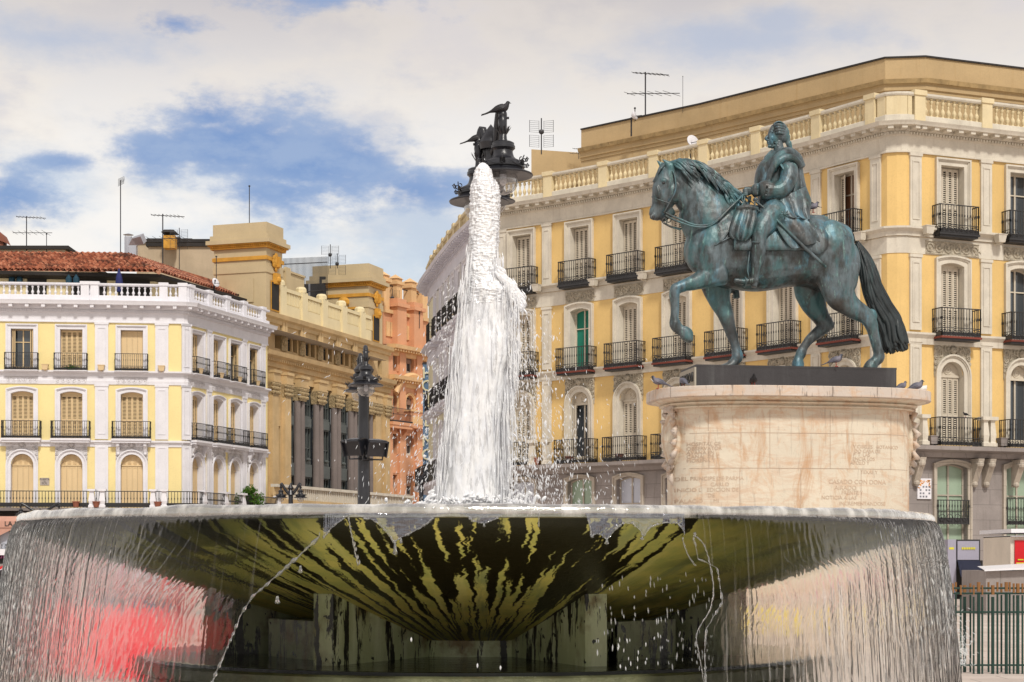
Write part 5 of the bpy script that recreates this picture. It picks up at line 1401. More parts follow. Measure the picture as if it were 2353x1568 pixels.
def pedestal():
    root = thing('stone_pedestal', 'pale veined limestone pedestal with rounded ends carrying the bronze horse statue', 'pedestal')
    Mp = Matrix.Translation((SP.x, SP.y, 0)) @ Matrix.Rotation(YAW, 4, 'Z')
    def outl(a, b, k=72, ex=2.9):
        return [(a*(abs(cos(t))**(2/ex))*(1 if cos(t) >= 0 else -1), b*(abs(sin(t))**(2/ex))*(1 if sin(t) >= 0 else -1)) for t in [2*pi*j/k for j in range(k)]]
    K = 96
    def stack(prof, m, name):
        """prof: (grow, z); the plan outline grows outwards"""
        q = MB(); V = []
        for g, z in prof:
            for x, y in outl(2.07+g, .98+g, K): V.append((x, y, z))
        f = [(i*K+j, i*K+(j+1) % K, (i+1)*K+(j+1) % K, (i+1)*K+j) for i in range(len(prof)-1) for j in range(K)]
        f.append(tuple((len(prof)-1)*K+j for j in range(K))); q.add(V, f, m, Mp); return fsmooth(q.build(name, root), 35)
    zc = 4.40
    z_t = ZY(938, 28.8)                        # underside of the mouldings
    stack([(0, 0), (0, z_t)], MRB, 'die')
    stack([(.0, z_t)]+[(g, z_t+.01+k*.42) for g, k in ((.06,0),(.07,.05),(.03,.06),(.05,.12),(.12,.15),(.14,.19),(.10,.20),(.14,.27),(.23,.31),(.25,.34),(.26,.36))], MRB, 'cornice_moulding')
    stack([(.10, z_t+.162), (.335, z_t+.162), (.345, z_t+.172), (.345, zc-.012), (.335, zc)], MRC, 'cap')
    stack([(.55, 0), (.55, .5), (.3, .6), (.25, .9), (.05, 1.0)], MRC, 'foot')
    # joints between the blocks
    q = MB(); a, b = 2.07, .98
    per = outl(a, b, 720); 
    def surf(x, z, out=0.0):
        """point on the front of the die at local x"""
        ex = 2.9; y = -b*(max(0, 1-abs(x/a)**ex))**(1/ex)
        nx = (abs(x)/a)**(ex-1)/a*(1 if x >= 0 else -1); ny = -(abs(y)/b)**(ex-1)/b; l = sqrt(nx*nx+ny*ny) or 1
        return Mp @ Vector((x+nx/l*out, y+ny/l*out, z))
    DK = pmat('block_joint_tan', lin(180, 158, 138))  # tan of the thin joint lines between blocks
    def loc_x(X): # local x for a view column, near the front face
        r = Vector(((X-CX)/F, 1, 0)); best = None
        for j in range(400):
            x = -a+2*a*(j+.5)/400; p = surf(x, 0); e = abs(p.x/p.y-r.x)
            if best is None or e < best[0]: best = (e, x)
        return best[1]
    def hz(X0, X1, Y, w=.008):
        x0, x1 = loc_x(X0), loc_x(X1); z = ZY(Y, 28.8); N_ = 40; V = []
        for j in range(N_+1):
            x = x0+(x1-x0)*j/N_; V += [surf(x, z-w/2, .003), surf(x, z+w/2, .003)]
        q.add(V, [(2*j, 2*j+2, 2*j+3, 2*j+1) for j in range(N_)], DK)
    def vt(X, Y0, Y1, w=.008):
        x = loc_x(X); z0, z1 = ZY(Y0, 28.8), ZY(Y1, 28.8)
        q.add([surf(x-w/2, z1, .003), surf(x+w/2, z1, .003), surf(x+w/2, z0, .003), surf(x-w/2, z0, .003)], [(0,1,2,3)], DK)
    D = lambda x, y: ((2550+x/1.9608)*.57446, (1450+y/1.9608)*.57446)
    for (x0, x1, y) in ((262, 2130, 556), (232, 2140, 832)): hz(D(x0, 0)[0], D(x1, 0)[0], D(0, y)[1])
    for (x, y0, y1) in ((555,375,540),(1036,375,832),(1510,375,835),(1985,390,835),(563,550,832),(805,835,1150),(1280,835,1150),(1752,838,1160)):
        vt(D(x, 0)[0], D(0, y0)[1], D(0, y1)[1])
    q.build('block_joints', root)
    # worn inscriptions bent round the front
    def inscribe(txt, x, y, size):
        X, Y = D(x, y); x0 = loc_x(X); z = ZY(Y, 28.9)
        me = tri_text(txt, size, 'inscription', ENGR, .002, 'LEFT')
        for v in me.vertices: v.co = surf(max(-a+.01, min(a-.01, x0+v.co.x)), z+v.co.z, .003-v.co.y)
        link('inscription', me, root)
    rows = [('HOSPITAL GE', 383, 645, .083), ('OBSERVATOR', 383, 680, .083), ('AVANA.EN', 383, 712, .083), ('CANAL DE C', 383, 743, .083), ('MORENA Y', 383, 774, .083),
            ('Y CIBELES   BOTANICO', 1690, 660, .083), ('DO CASA DE', 1700, 695, .083), ('P. T. LAS', 1690, 725, .083), ('ENCIA LOS', 1685, 757, .083), ('APOLO Y', 1670, 788, .083), ('TEXAS Y', 1750, 860, .083),
            ('CASADO CON DONA', 1495, 938, .105), ('AIRADO', 1545, 985, .105), ('FRENTE Y', 1600, 1022, .09), ('NOTICIA A LAS', 1440, 1062, .09), ('INCREMENTANDOSE', 1580, 1108, .09),
            ('DEL PRINCIPE DE PARMA', 250, 915, .09), ('CARLO', 570, 962, .09), ('INICIO L   EDICION DE', 250, 1003, .09), ('DE', 552, 1047, .09), ('PALACIO      MI', 245, 1090, .09)]
    for r in rows: inscribe(*r)
    # carved coats of arms at both ends
    for s_, nm in ((-1, 'carved_crest'), (1, 'carved_crest')):
        q = MB(); cz = ZY(1010, 29.5); Mx = Mp @ Matrix.Translation((s_*2.05, -.12, cz))
        q.ball((0,0,0), 1, MRB, 16, 10, Mx @ Matrix.Diagonal((.16, .34, .5, 1)))
        q.ball((0,0,0), 1, MRB, 14, 8, Mx @ Matrix.Translation((s_*.06,0,.0)) @ Matrix.Diagonal((.14, .22, .33, 1)))
        for k in range(16):
            t = 2*pi*k/16; rr = (.30+.05*(k % 2), .44+.05*(k % 2)); t2 = t+.42
            q.tube([Mx @ Vector((s_*.02, rr[0]*cos(t), rr[1]*sin(t))), Mx @ Vector((s_*.09, (rr[0]+.05)*cos((t+t2)/2), (rr[1]+.05)*sin((t+t2)/2))), Mx @ Vector((s_*.03, rr[0]*.9*cos(t2), rr[1]*.9*sin(t2)))], [.025, .06, .02], MRC, 7)
        q.box(-.12, .10, -.24, .24, .44, .56, MRC, Mx); q.tube([Mx @ Vector((0, .1, -.52)), Mx @ Vector((s_*.04, 0, -.66)), Mx @ Vector((0, -.05, -.80))], [.09, .07, .02], MRC, 7)
        q.build(nm, root, True)
pedestal()
# ================================================================ bowl fountain
FC = Vector((-.23, 11.9, 0)); FR = 3.0; LIPZ = 1.83
def fp(th, r, z): return Vector((FC.x+r*sin(th), FC.y-r*cos(th), z))
def th_at(X, r=FR):
    """azimuth of the near side of the circle of radius r seen in column X"""
    q = (X-CX)/F; lo, hi = radians(-104), radians(104)
    best = None
    for j in range(-1030, 1031):
        t = radians(j/10.3); p = fp(t, r, 0); e = abs(p.x/p.y-q)
        if best is None or e < best[0]: best = (e, t)
    return best[1]
def interp(P, x):
    if x <= P[0][0]: return P[0][1]
    for a, b in zip(P, P[1:]):
        if x <= b[0]: return a[1]+(b[1]-a[1])*(x-a[0])/(b[0]-a[0])
    return P[-1][1]
def bowl_mat():
    m, n = newmat('algae_stained_stone'); uv = n('ShaderNodeUVMap', uv_map='UVMap').outputs[0]
    s = n('ShaderNodeSeparateXYZ', i_0=uv); th = s.outputs[0]; r = s.outputs[1]     # degrees from the front, metres from the axis
    def vec(a, b, o=0):
        c = n('ShaderNodeCombineXYZ'); n.put(c.inputs[0], n.m('MULTIPLY', th, a)); n.put(c.inputs[1], n.m('MULTIPLY', r, b)); c.inputs[2].default_value = o; return c.outputs[0]
    wig = n.m('MULTIPLY', n.m('SUBTRACT', n.noise(vec(.08, 5, 3), 1, 5, .7), .5), 3.2)
    cw = n('ShaderNodeCombineXYZ'); n.put(cw.inputs[0], n.m('MULTIPLY', n.m('ADD', th, wig), .62)); n.put(cw.inputs[1], n.m('MULTIPLY', r, .8))
    st = n.noise(cw.outputs[0], 1, 3, .55)                                     # streaks that run towards the foot
    ochre = n.mix(n.smooth(n.noise(vec(.10, 3), 1, 6, .65), .35, .65), lin(246, 228, 124), lin(206, 204, 112))
    ochre = n.mix(n.m('MULTIPLY', n.smooth(n.noise(vec(.35, .8, 5), 1, 5, .6), .5, .7), .7), ochre, lin(250, 236, 146))
    ochre = n.mix(n.m('MULTIPLY', n.smooth(n.noise(vec(.22, 1.2, 9), 1, 5, .6), .52, .68), .6), ochre, lin(140, 152, 108))
    black = lin(44, 38, 20)
    # how wet each sector is: soaked in the middle, drained at the sides
    mid = n.m('MULTIPLY', n.smooth(th, -17, -9), n.m('SUBTRACT', 1.0, n.smooth(th, 14, 25)))
    side = n.m('MULTIPLY', n.smooth(th, -52, -44), n.m('SUBTRACT', 1.0, n.smooth(th, 22, 28)))
    rim = n.smooth(r, 1.7, 2.5)
    thr = n.m('ADD', n.m('MULTIPLY', side, .345), n.m('MULTIPLY', n.m('MULTIPLY', mid, rim), .10))
    wet = n.m('ADD', n.m('SUBTRACT', thr, .62), st)
    wm = n.smooth(n.m('ADD', wet, n.m('MULTIPLY', n.m('SUBTRACT', n.noise(vec(.5, 26, 2), 1, 3), .5), .10)), .235, .262)
    edge_l = n.m('SUBTRACT', 1.0, n.smooth(n.m('ADD', th, n.m('MULTIPLY', n.noise(vec(.2, 5, 8), 1, 4), 8)), -36, -34))
    far = n.m('MULTIPLY', n.m('GREATER_THAN', r, 2.25), n.m('MULTIPLY', n.smooth(n.noise(vec(.05, 2.5, 6), 1, 5), .46, .5), n.m('SUBTRACT', 1.0, n.smooth(th, -30, -22))))
    col = n.mix(wm, n.mix(n.m('MULTIPLY', n.m('SUBTRACT', 1.0, n.smooth(r, .8, 1.3)), .55), ochre, lin(88, 84, 52)), black)
    col = n.mix(n.m('MULTIPLY', far, .75), col, lin(74, 72, 44))
    col = n.mix(n.m('MULTIPLY', n.m('MULTIPLY', n.smooth(n.noise(vec(.12, 3.2, 12), 1, 5), .5, .62), n.smooth(th, 24, 32)), .5), col, lin(84, 84, 48))
    # a dark crack and drip spots
    bp = n('ShaderNodeBump', i_Strength=.4, i_Distance=.01, i_Height=n.noise(vec(1.2, 18), 1, 6, .7))
    p = n('ShaderNodeBsdfPrincipled', i_Base_Color=col, i_Normal=bp); n.put(p.inputs['Roughness'], n.m('SUBTRACT', .55, n.m('MULTIPLY', wm, .25)))
    p.inputs['Specular IOR Level'].default_value = .35
    finish(n, p); return m
def moss_mat():
    m, n = newmat('mossy_wet_concrete'); pos = n('ShaderNodeNewGeometry').outputs['Position']
    a = n.noise(n.vm('MULTIPLY', pos, (3, 3, .7)), 2.2, 6, .6); b = n.noise(n.vm('MULTIPLY', pos, (6, 6, .9)), 2.0, 6, .7)
    c = n.mix(n.smooth(a, .4, .62), lin(186, 194, 146), lin(212, 218, 178))
    c = n.mix(n.smooth(n.noise(pos, 4, 5), .5, .7), c, lin(120, 100, 56))
    c = n.mix(n.smooth(b, .535, .56), c, lin(26, 24, 16))
    c = n.mix(n.smooth(n.noise(pos, 14, 2), .66, .68), c, lin(24, 30, 18))
    bp = n('ShaderNodeBump', i_Strength=.5, i_Distance=.01, i_Height=n.noise(pos, 30, 5, .7))
    finish(n, n('ShaderNodeBsdfPrincipled', i_Base_Color=c, i_Roughness=.45, i_Normal=bp)); return m
BOWLM = bowl_mat(); MOSS = moss_mat()
LIPM = pmat('wet_pale_lip_stone', lin(158, 152, 122), rough=.25, var=.2, scale=3, spec=.6)
SLABM = pmat('lichen_speckled_slab', lin(116, 118, 88), rough=.4, var=.35, scale=7, bscale=30, bump=.6, streak=.5, dirt=lin(120, 88, 48), fine=.2)
# ---- water materials
def sheet_mat(name, dens):
    """falling sheet: refracts what is behind it, carries aerated white threads"""
    m, n = newmat(name); uv = n('ShaderNodeUVMap', uv_map='UVMap').outputs[0]
    s = n('ShaderNodeSeparateXYZ', i_0=uv); u = s.outputs[0]; z = s.outputs[1]; w = n('ShaderNodeUVMap', uv_map='UVMap')
    def vec(a, b, o=0.0, sh=0.0):
        c = n('ShaderNodeCombineXYZ'); n.put(c.inputs[0], n.m('MULTIPLY', n.m('ADD', u, n.m('MULTIPLY', z, sh)), a)); n.put(c.inputs[1], n.m('MULTIPLY', z, b)); c.inputs[2].default_value = o; return c.outputs[0]
    att = n('ShaderNodeAttribute', attribute_name='aer'); k = att.outputs['Fac']            # how aerated the sheet is here
    f1 = n.noise(vec(26, .7, 0, .05), 1, 3, .5); f2 = n.noise(vec(62, 1.1, 4, .05), 1, 3, .55); f3 = n.noise(vec(11, .9, 8, .05), 1, 3, .5)
    h = n.m('ADD', n.m('MULTIPLY', f1, .9), n.m('MULTIPLY', f2, .18))
    bp = n('ShaderNodeBump', i_Distance=.05, i_Height=n.m('ADD', h, n.m('MULTIPLY', f3, .8))); n.put(bp.inputs['Strength'], n.m('ADD', .05, n.m('MULTIPLY', k, .55)))
    rf0 = n('ShaderNodeBsdfRefraction', i_Color=(.97, .97, .96), i_Roughness=.0, i_IOR=1.10, i_Normal=bp); tp = n('ShaderNodeBsdfTransparent', i_Color=(.97, .97, .965))
    rf = n('ShaderNodeMixShader', i_0=.86, i_1=tp.outputs[0], i_2=rf0.outputs[0])
    gl = n('ShaderNodeBsdfGlossy', i_Color=(1, .98, .96), i_Roughness=.04, i_Normal=bp)
    fr = n('ShaderNodeFresnel', i_IOR=1.33)
    a = n('ShaderNodeMixShader'); n.put(a.inputs[0], n.m('MULTIPLY', fr, .13, clamp=True)); n.put(a.inputs[1], rf); n.put(a.inputs[2], gl)
    foam = n('ShaderNodeBsdfPrincipled', i_Base_Color=lin(248, 240, 232), i_Roughness=.2, i_Normal=bp); foam.inputs['Specular IOR Level'].default_value = .8
    tr = n('ShaderNodeBsdfTranslucent', i_Color=lin(240, 228, 216))
    fo = n('ShaderNodeMixShader', i_0=.3, i_1=foam.outputs[0], i_2=tr.outputs[0])
    thread = n.m('ADD', n.m('MULTIPLY', n.smooth(f2, .60, .635), 2.2), n.m('MULTIPLY', n.smooth(f1, .62, .68), .4))
    patch_ = n.smooth(f3, .30, .65)
    mask = n.m('MULTIPLY', n.m('MULTIPLY', thread, n.m('ADD', .35, n.m('MULTIPLY', patch_, .65))), n.m('MULTIPLY', k, dens), clamp=True)
    o = n('ShaderNodeMixShader'); n.put(o.inputs[0], mask); n.put(o.inputs[1], a); n.put(o.inputs[2], fo)
    finish(n, o); return m
SHEET = sheet_mat('falling_water_sheet', .34)
def inner_mat():
    m, n = newmat('falling_water_inner_face')
    a = n('ShaderNodeBsdfRefraction', i_Color=(.985, .985, .98), i_Roughness=.0, i_IOR=1.10); b = n('ShaderNodeBsdfTransparent', i_Color=(.985, .985, .98))
    finish(n, n('ShaderNodeMixShader', i_0=.86, i_1=b.outputs[0], i_2=a.outputs[0])); return m
SHEET_IN = inner_mat()
def film_mat():
    m, n = newmat('rim_water_film'); pos = n('ShaderNodeNewGeometry').outputs['Position']
    bp = n('ShaderNodeBump', i_Strength=.7, i_Distance=.05, i_Height=n.noise(n.vm('MULTIPLY', pos, (1, 1, 1.6)), 5, 3, .55))
    g = n('ShaderNodeBsdfGlossy', i_Color=(.86, .88, 1.0), i_Roughness=.12, i_Normal=bp); t = n('ShaderNodeBsdfTransparent', i_Color=(.93, .94, .95))
    f = n('ShaderNodeFresnel', i_IOR=1.5, i_Normal=bp); o = n('ShaderNodeMixShader'); n.put(o.inputs[0], n.m('ADD', n.m('MULTIPLY', f, 1.2), .16, clamp=True)); n.put(o.inputs[1], t); n.put(o.inputs[2], g)
    finish(n, o); return m
FILM = film_mat()
def clear_mat():
    m, n = newmat('clear_water'); pos = n('ShaderNodeNewGeometry').outputs['Position']
    bp = n('ShaderNodeBump', i_Strength=.8, i_Distance=.02, i_Height=n.noise(n.vm('MULTIPLY', pos, (1, 1, .5)), 22, 4, .6))
    p = n('ShaderNodeBsdfPrincipled', i_Base_Color=(.97,.98,1.0), i_Roughness=.03, i_IOR=1.33, i_Normal=bp); p.inputs['Transmission Weight'].default_value = .85
    finish(n, p); return m
CLEAR = clear_mat()
def foam_mat(name, holes):
    m, n = newmat(name); pos = n('ShaderNodeNewGeometry').outputs['Position']
    a = n.noise(n.vm('MULTIPLY', pos, (1, 1, .22)), 26, 5, .65); b = n.noise(n.vm('MULTIPLY', pos, (1, 1, .4)), 9, 4, .6)
    c = n.mix(n.smooth(a, .38, .62), lin(246, 248, 252), lin(255, 255, 255))
    fi = n.noise(n.vm('MULTIPLY', pos, (1,1,.6)), 85, 3, .6)
    bp = n('ShaderNodeBump', i_Strength=.5, i_Distance=.016, i_Height=n.m('ADD', n.m('ADD', a, n.m('MULTIPLY', b, .6)), n.m('MULTIPLY', fi, .35)))
    p = n('ShaderNodeBsdfPrincipled', i_Base_Color=c, i_Roughness=.16, i_Normal=bp); p.inputs['Specular IOR Level'].default_value = .9
    tr = n('ShaderNodeBsdfTranslucent', i_Color=(1,1,1))
    o = n('ShaderNodeMixShader', i_0=.12, i_1=p.outputs[0], i_2=tr.outputs[0])
    gl = n('ShaderNodeBsdfGlossy', i_Color=(1,1,1), i_Roughness=.1, i_Normal=bp); tp = n('ShaderNodeBsdfTransparent', i_Color=(.97,.98,1)); wt = n('ShaderNodeMixShader', i_0=.35, i_1=tp.outputs[0], i_2=gl.outputs[0])
    ho = n.m('MULTIPLY', n.smooth(n.m('ADD', n.m('MULTIPLY', n.noise(n.vm('MULTIPLY', pos, (1, 1, .16)), 34, 4, .6), .6), n.m('MULTIPLY', n.noise(n.vm('MULTIPLY', pos, (1, 1, .3)), 7, 3, .5), .4)), .50, .60), holes)
    o2 = n('ShaderNodeMixShader'); n.put(o2.inputs[0], ho); n.put(o2.inputs[1], o); n.put(o2.inputs[2], wt)
    finish(n, o2); return m
FOAM = foam_mat('aerated_white_water', 0.0); FOAMJ = foam_mat('jet_white_water', .6)
def pool_mat():
    m, n = newmat('dark_pool_water'); pos = n('ShaderNodeNewGeometry').outputs['Position']
    bp = n('ShaderNodeBump', i_Strength=.5, i_Distance=.03, i_Height=n.noise(n.vm('MULTIPLY', pos, (1, 2.2, 1)), 7, 4, .6))
    p = n('ShaderNodeBsdfPrincipled', i_Base_Color=(.012,.014,.010), i_Roughness=.04, i_IOR=1.33, i_Normal=bp)
    finish(n, p); return m
POOL = pool_mat()
BASIN = pmat('pale_bounce_basin_water', lin(186, 190, 176), rough=.15, var=.12, scale=2, spec=.6)  # water paled on purpose to bounce sunlight up onto the bowl underside
def rev(mb, prof, m, t0=-180, t1=180, k=180, uvf=None, rfun=None):
    """surface of revolution about the fountain axis with uv = (degrees, radius)"""
    V = []; U = []
    for r, z in prof:
        for j in range(k+1):
            t = radians(t0+(t1-t0)*j/k); rr = r; V.append(fp(t, rr, z)); U.append((t0+(t1-t0)*j/k, r))
    f = [(i*(k+1)+j, i*(k+1)+j+1, (i+1)*(k+1)+j+1, (i+1)*(k+1)+j) for i in range(len(prof)-1) for j in range(k)]
    mb.add(V, f, m, None, U)
def fountain():
    root = thing('fountain', 'wide shallow stone fountain bowl on radial supports with water spilling over its rim', 'fountain')
    q = MB(); prof = [(.30, .985), (.6, 1.02), (.9, 1.105), (1.3, 1.215), (1.7, 1.335), (2.05, 1.445), (2.4, 1.56), (2.7, 1.665), (2.9, 1.745), (2.975, 1.79), (2.985, 1.80)]
    rev(q, prof, BOWLM); rev(q, [(2.985, 1.80), (2.97, 1.845), (2.6, 1.72), (1.5, 1.3), (.3, 1.05)], LIPM); o = q.build('bowl', root, True)
    q = MB(); pts = []
    for j in range(361):
        t = radians(j); w = .006*noise.noise(Vector((sin(t)*7, cos(t)*7, 0)))+.003*noise.noise(Vector((sin(t)*26, cos(t)*26, 2)))
        pts.append((t, w))
    V = []; k = 14; U = []
    for t, w in pts:
        for a in range(k):
            g = 2*pi*a/k; V.append(fp(t, FR+.028*cos(g), LIPZ+(.027+w)*sin(g)+w)); U.append((math.degrees(t), FR))
    f = [(j*k+a, ((j+1) % 361)*k+a, ((j+1) % 361)*k+(a+1) % k, j*k+(a+1) % k) for j in range(360) for a in range(k)]
    q.add(V, f, LIPM, None, U); q.build('rim', root, True)
    # supports: radial slabs
    for a in (-28.5, 23, 74, 126, 178, -130, -79):
        q = MB(); M = Matrix.Translation(FC) @ Matrix.Rotation(radians(a), 4, 'Z') @ Matrix.Translation((0, 0, 0))
        # local -y points outwards
        V = [(-.07,-1.85,.93),(.07,-1.85,.93),(.07,-.75,.93),(-.07,-.75,.93),(-.07,-1.85,1.39),(.07,-1.85,1.39),(.07,-.75,1.075),(-.07,-.75,1.075)]
        q.add(V, [(0,3,2,1),(4,5,6,7),(0,1,5,4),(1,2,6,5),(2,3,7,6),(3,0,4,7)], MOSS, M); q.build('support_slab', root)
    q = MB(); rev(q, [(.75, .93), (.75, 1.07)], MOSS, k=48); q.build('central_foot', root)
    for a in (48, -54, 100, -105, 150):
        q = MB(); M = Matrix.Translation(FC) @ Matrix.Rotation(radians(a), 4, 'Z'); q.box(-.30, .30, -1.45, -.9, .93, 1.2, MOSS, M); q.build('support_block', root)
    q = MB(); rev(q, [(0, .935), (2.27, .935), (2.3, .925), (2.3, .86), (2.27, .84), (2.24, .6), (2.24, 0)], SLABM, k=120); fsmooth(q.build('base_slab', root), 30)
    q = MB(); rev(q, [(2.24, .936), (2.235, .955), (2.2, .958), (0.0, .958)], POOL, k=90); q.build('pool_water', root)
    q = MB(); rev(q, [(4.3, 0), (4.3, .42), (4.5, .42), (4.5, 0)], SLABM, k=90); q.build('outer_basin', root)
    q = MB(); rev(q, [(2.24, .30), (4.3, .30)], BASIN, k=90); q.build('basin_water', root)
    q = MB(); rev(q, [(0.05, 1.84), (1.5, 1.842), (2.985, 1.846)], CLEAR, k=90); q.build('bowl_water', root)
    # water skin over the rim: bright, wavy
    q = MB(); k = 16; N_ = 900; V = []
    for j in range(N_):
        t = 2*pi*j/N_; p = Vector((sin(t), cos(t), 0)); w = .010*noise.noise(p*7)+.003*noise.noise(p*22)+.0012*noise.noise(p*70)
        for a in range(k):
            g = -.9+(pi+1.7)*a/(k-1); th = .010+max(-.006, w); V.append(fp(t, FR+(.028+th)*cos(g), LIPZ+.004+(.029+th+.4*w)*sin(g)))
    f = [(j*k+a, ((j+1) % N_)*k+a, ((j+1) % N_)*k+a+1, j*k+a+1) for j in range(N_) for a in range(k-1)]
    q.add(V, f, SKIN); q.build('rim_water', root, True)
    # falling sheets. boundary of each: azimuth against depth of fall
    def curtain(edge0, edge1, name, cols, rows, aer, zend, r0=3.035, spread=.16):
        q = MB(); V = []; U = []; A = []
        for i in range(rows+1):
            f_ = i/rows; dz = (LIPZ-.005-zend)*f_
            t0 = interp(edge0, dz) if isinstance(edge0, list) else edge0; t1 = interp(edge1, dz) if isinstance(edge1, list) else edge1
            for j in range(cols+1):
                t = t0+(t1-t0)*j/cols; r = r0+spread*sqrt(dz)*1.0
                rag = .005*noise.noise(Vector((t*70, dz*1.6, 0)))+.014*noise.noise(Vector((t*20, dz*.9, 5)))*f_
                V.append(fp(radians(t), r+rag, LIPZ-.005-dz)); U.append((radians(t)*3.1, dz)); A.append(aer(t, dz))
        f = [(i*(cols+1)+j, i*(cols+1)+j+1, (i+1)*(cols+1)+j+1, (i+1)*(cols+1)+j) for i in range(rows) for j in range(cols)]
        q.add(V, f, SHEET, None, U)
        V2 = []
        for i in range(rows+1):
            for j in range(cols+1):
                p = V[i*(cols+1)+j]; dv = Vector((p.x-FC.x, p.y-FC.y, 0)).normalized(); V2.append(p-dv*.006)
        q.add(V2, [t[::-1] for t in f], SHEET_IN, None, U); A = A+A
        o = q.build(name, root, True)
        at = o.data.attributes.new('aer', 'FLOAT', 'POINT')
        at.data.foreach_set('value', A); return o
    sm = lambda x, a, b: (lambda t: t*t*(3-2*t))(max(0, min(1, (x-a)/(b-a))))
    dzY = lambda Y: (Y-1184)/4000*8.95
    def aL(t, dz):
        edge = -34-6*dz+5*noise.noise(Vector((t*.35, 0, 3)))
        return sm(-t, -edge-2, -edge+6)*(.40+.6*sm(dz, 0, .18+.0*dz)*1.0)*(1-.55*sm(-t, 60, 88)) + .07
    def aR(t, dz):
        lim = .62-.017*(t-30)+.04*noise.noise(Vector((t*1.2, 0, 0)))      # the sheet breaks up lower down nearer the middle
        return sm(t, 33, 42)*sm(dz, lim-.12, lim)*.95*(1-.5*sm(t, 60, 88)) + .10 + .25*sm(t, 23, 26)*sm(dz, .3, .7)*(1-sm(t, 33, 38))
    # left sheet: inner edge slants outwards
    eL = [(0, -14), (dzY(1240), -14.2), (dzY(1290), -16.4), (dzY(1330), -18.3), (dzY(1375), -20.6), (dzY(1420), -21.8), (dzY(1470), -22.6), (dzY(1568), -24.4), (1.6, -28)]
    curtain(-104, eL, 'left_water_sheet', 420, 60, aL, .35)
    eR = [(0, 23.3), (dzY(1240), 22.3), (dzY(1290), 22.6), (dzY(1310), 24.6), (dzY(1390), 24.9), (dzY(1450), 23.0), (dzY(1500), 22.7), (1.6, 22.5)]
    curtain(eR, 104, 'right_water_sheet', 420, 60, aR, .35)
    curtain(104, 256, 'rear_water_sheet', 300, 20, lambda t, dz: .12, .35)
    # scalloped film under the middle of the rim and its beaded hems
    ed = [(745,1236),(762,1216),(780,1200),(800,1186),(815,1180),(829,1188),(840,1192),(855,1193),(877,1209),(894,1229),(907,1247),(916,1240),(926,1234),(949,1223),(974,1209),(1000,1188),(1017,1181),(1045,1179),(1066,1183),(1089,1198),(1112,1204),(1130,1196),(1146,1189),(1163,1179),(1237,1174),(1335,1174),(1344,1180),(1353,1203),(1357,1231),(1374,1226),(1394,1240),(1409,1220),(1429,1203),(1451,1203),(1468,1218),(1476,1234),(1491,1212),(1520,1202),(1554,1202),(1566,1217),(1572,1234)]
    q = MB(); V = []; U = []; A = []; rows = 10; hem = []
    Xs = [745+j*1.5 for j in range(int((1572-745)/1.5)+1)]
    for X in Xs:
        t = th_at(X, 3.03); d = fp(t, 3.03, 0).y; zb = CAMZ+(HY-interp(ed, X)-1.5*noise.noise(Vector((X*.09, 0, 0))))/F*d
        for i in range(rows+1):
            z = LIPZ-.005+(zb-LIPZ+.005)*i/rows; V.append(fp(t, 3.034+.02*sqrt(max(0, LIPZ-z)), z)); U.append((t*3.1, LIPZ-z)); A.append(.10)
        hem.append(fp(t, 3.038+.02*sqrt(max(0, LIPZ-zb)), zb))
    W = rows+1; f = [(j*W+i, j*W+i+1, (j+1)*W+i+1, (j+1)*W+i) for j in range(len(Xs)-1) for i in range(rows)]
    q.add(V, f, FILM, None, U); o = q.build('rim_film', root, True); at = o.data.attributes.new('aer', 'FLOAT', 'POINT'); at.data.foreach_set('value', A)
    q = MB(); rnd = random.Random(8)
    seg = [];
    def beads(path, r0):
        rs = [r0*max(.25, .55+1.3*noise.noise(Vector((i*.37, r0*900, 0)))) for i in range(len(path))]
        jit = [Vector((.004*noise.noise(Vector((i*.3,1,0))), 0, .006*noise.noise(Vector((i*.27,4,0))))) for i in range(len(path))]
        q.tube([p+j_ for p, j_ in zip(path, jit)], rs, CLEAR, 7)
    cur = []
    for X, p in zip(Xs, hem):
        if p.z < LIPZ-.03: cur.append(p)
        else:
            if len(cur) > 3: beads(cur, .0062)
            cur = []
    if len(cur) > 3: beads(cur, .0062)
    def edge_path(e, sgn):
        P = []
        for i in range(140):
            dz = .1+1.05*i/139; t = interp(e, dz); P.append(fp(radians(t), 3.035+.16*sqrt(dz), LIPZ-.005-dz))
        return P
    beads(edge_path(eL, 1), .0095); beads(edge_path(eR, 1), .006)
    for X, Y0, Y1, r in ((907,1247,1276,.011),(921,1238,1250,.008),(1112,1203,1212,.007),(1394,1238,1252,.010),(1361,1230,1237,.009),(1476,1234,1242,.011),(1237,1180,1212,.004),(637,1370,1388,.013),(690,1300,1318,.011)):
        t = th_at(X, 3.05); d = fp(t, 3.05, 0).y; z0, z1 = ZY(Y0, d), ZY(Y1, d); q.tube([fp(t, 3.05, z0), fp(t, 3.05, (z0+z1)/2), fp(t, 3.05, z1+.006), fp(t, 3.05, z1)], [r*.5, r*.7, r*1.2, r*.3], CLEAR, 8)
    q.build('water_hem', root, True, kind='stuff')
    # loose streams hanging from the right part
    q = MB()
    for pts in ([(1568,1235),(1575,1262),(1590,1290),(1598,1300)], [(1597,1232),(1612,1245),(1622,1262),(1632,1300),(1640,1350),(1637,1380),(1628,1410),(1608,1440),(1600,1470),(1606,1500),(1618,1568)], [(800,1186),(806,1220),(812,1250),(822,1300)]):
        P = []
        for X, Y in catmull(pts, 8):
            t = th_at(X, 3.12); P.append(fp(t, 3.12, ZY(Y, fp(t, 3.12, 0).y)))
        q.tube(P, [.0036*(1+.9*noise.noise(Vector((i*.4, pts[0][0], 0)))) for i in range(len(P))], CLEAR, 6)
    q.build('water_thread', root, True, kind='stuff')
    return root
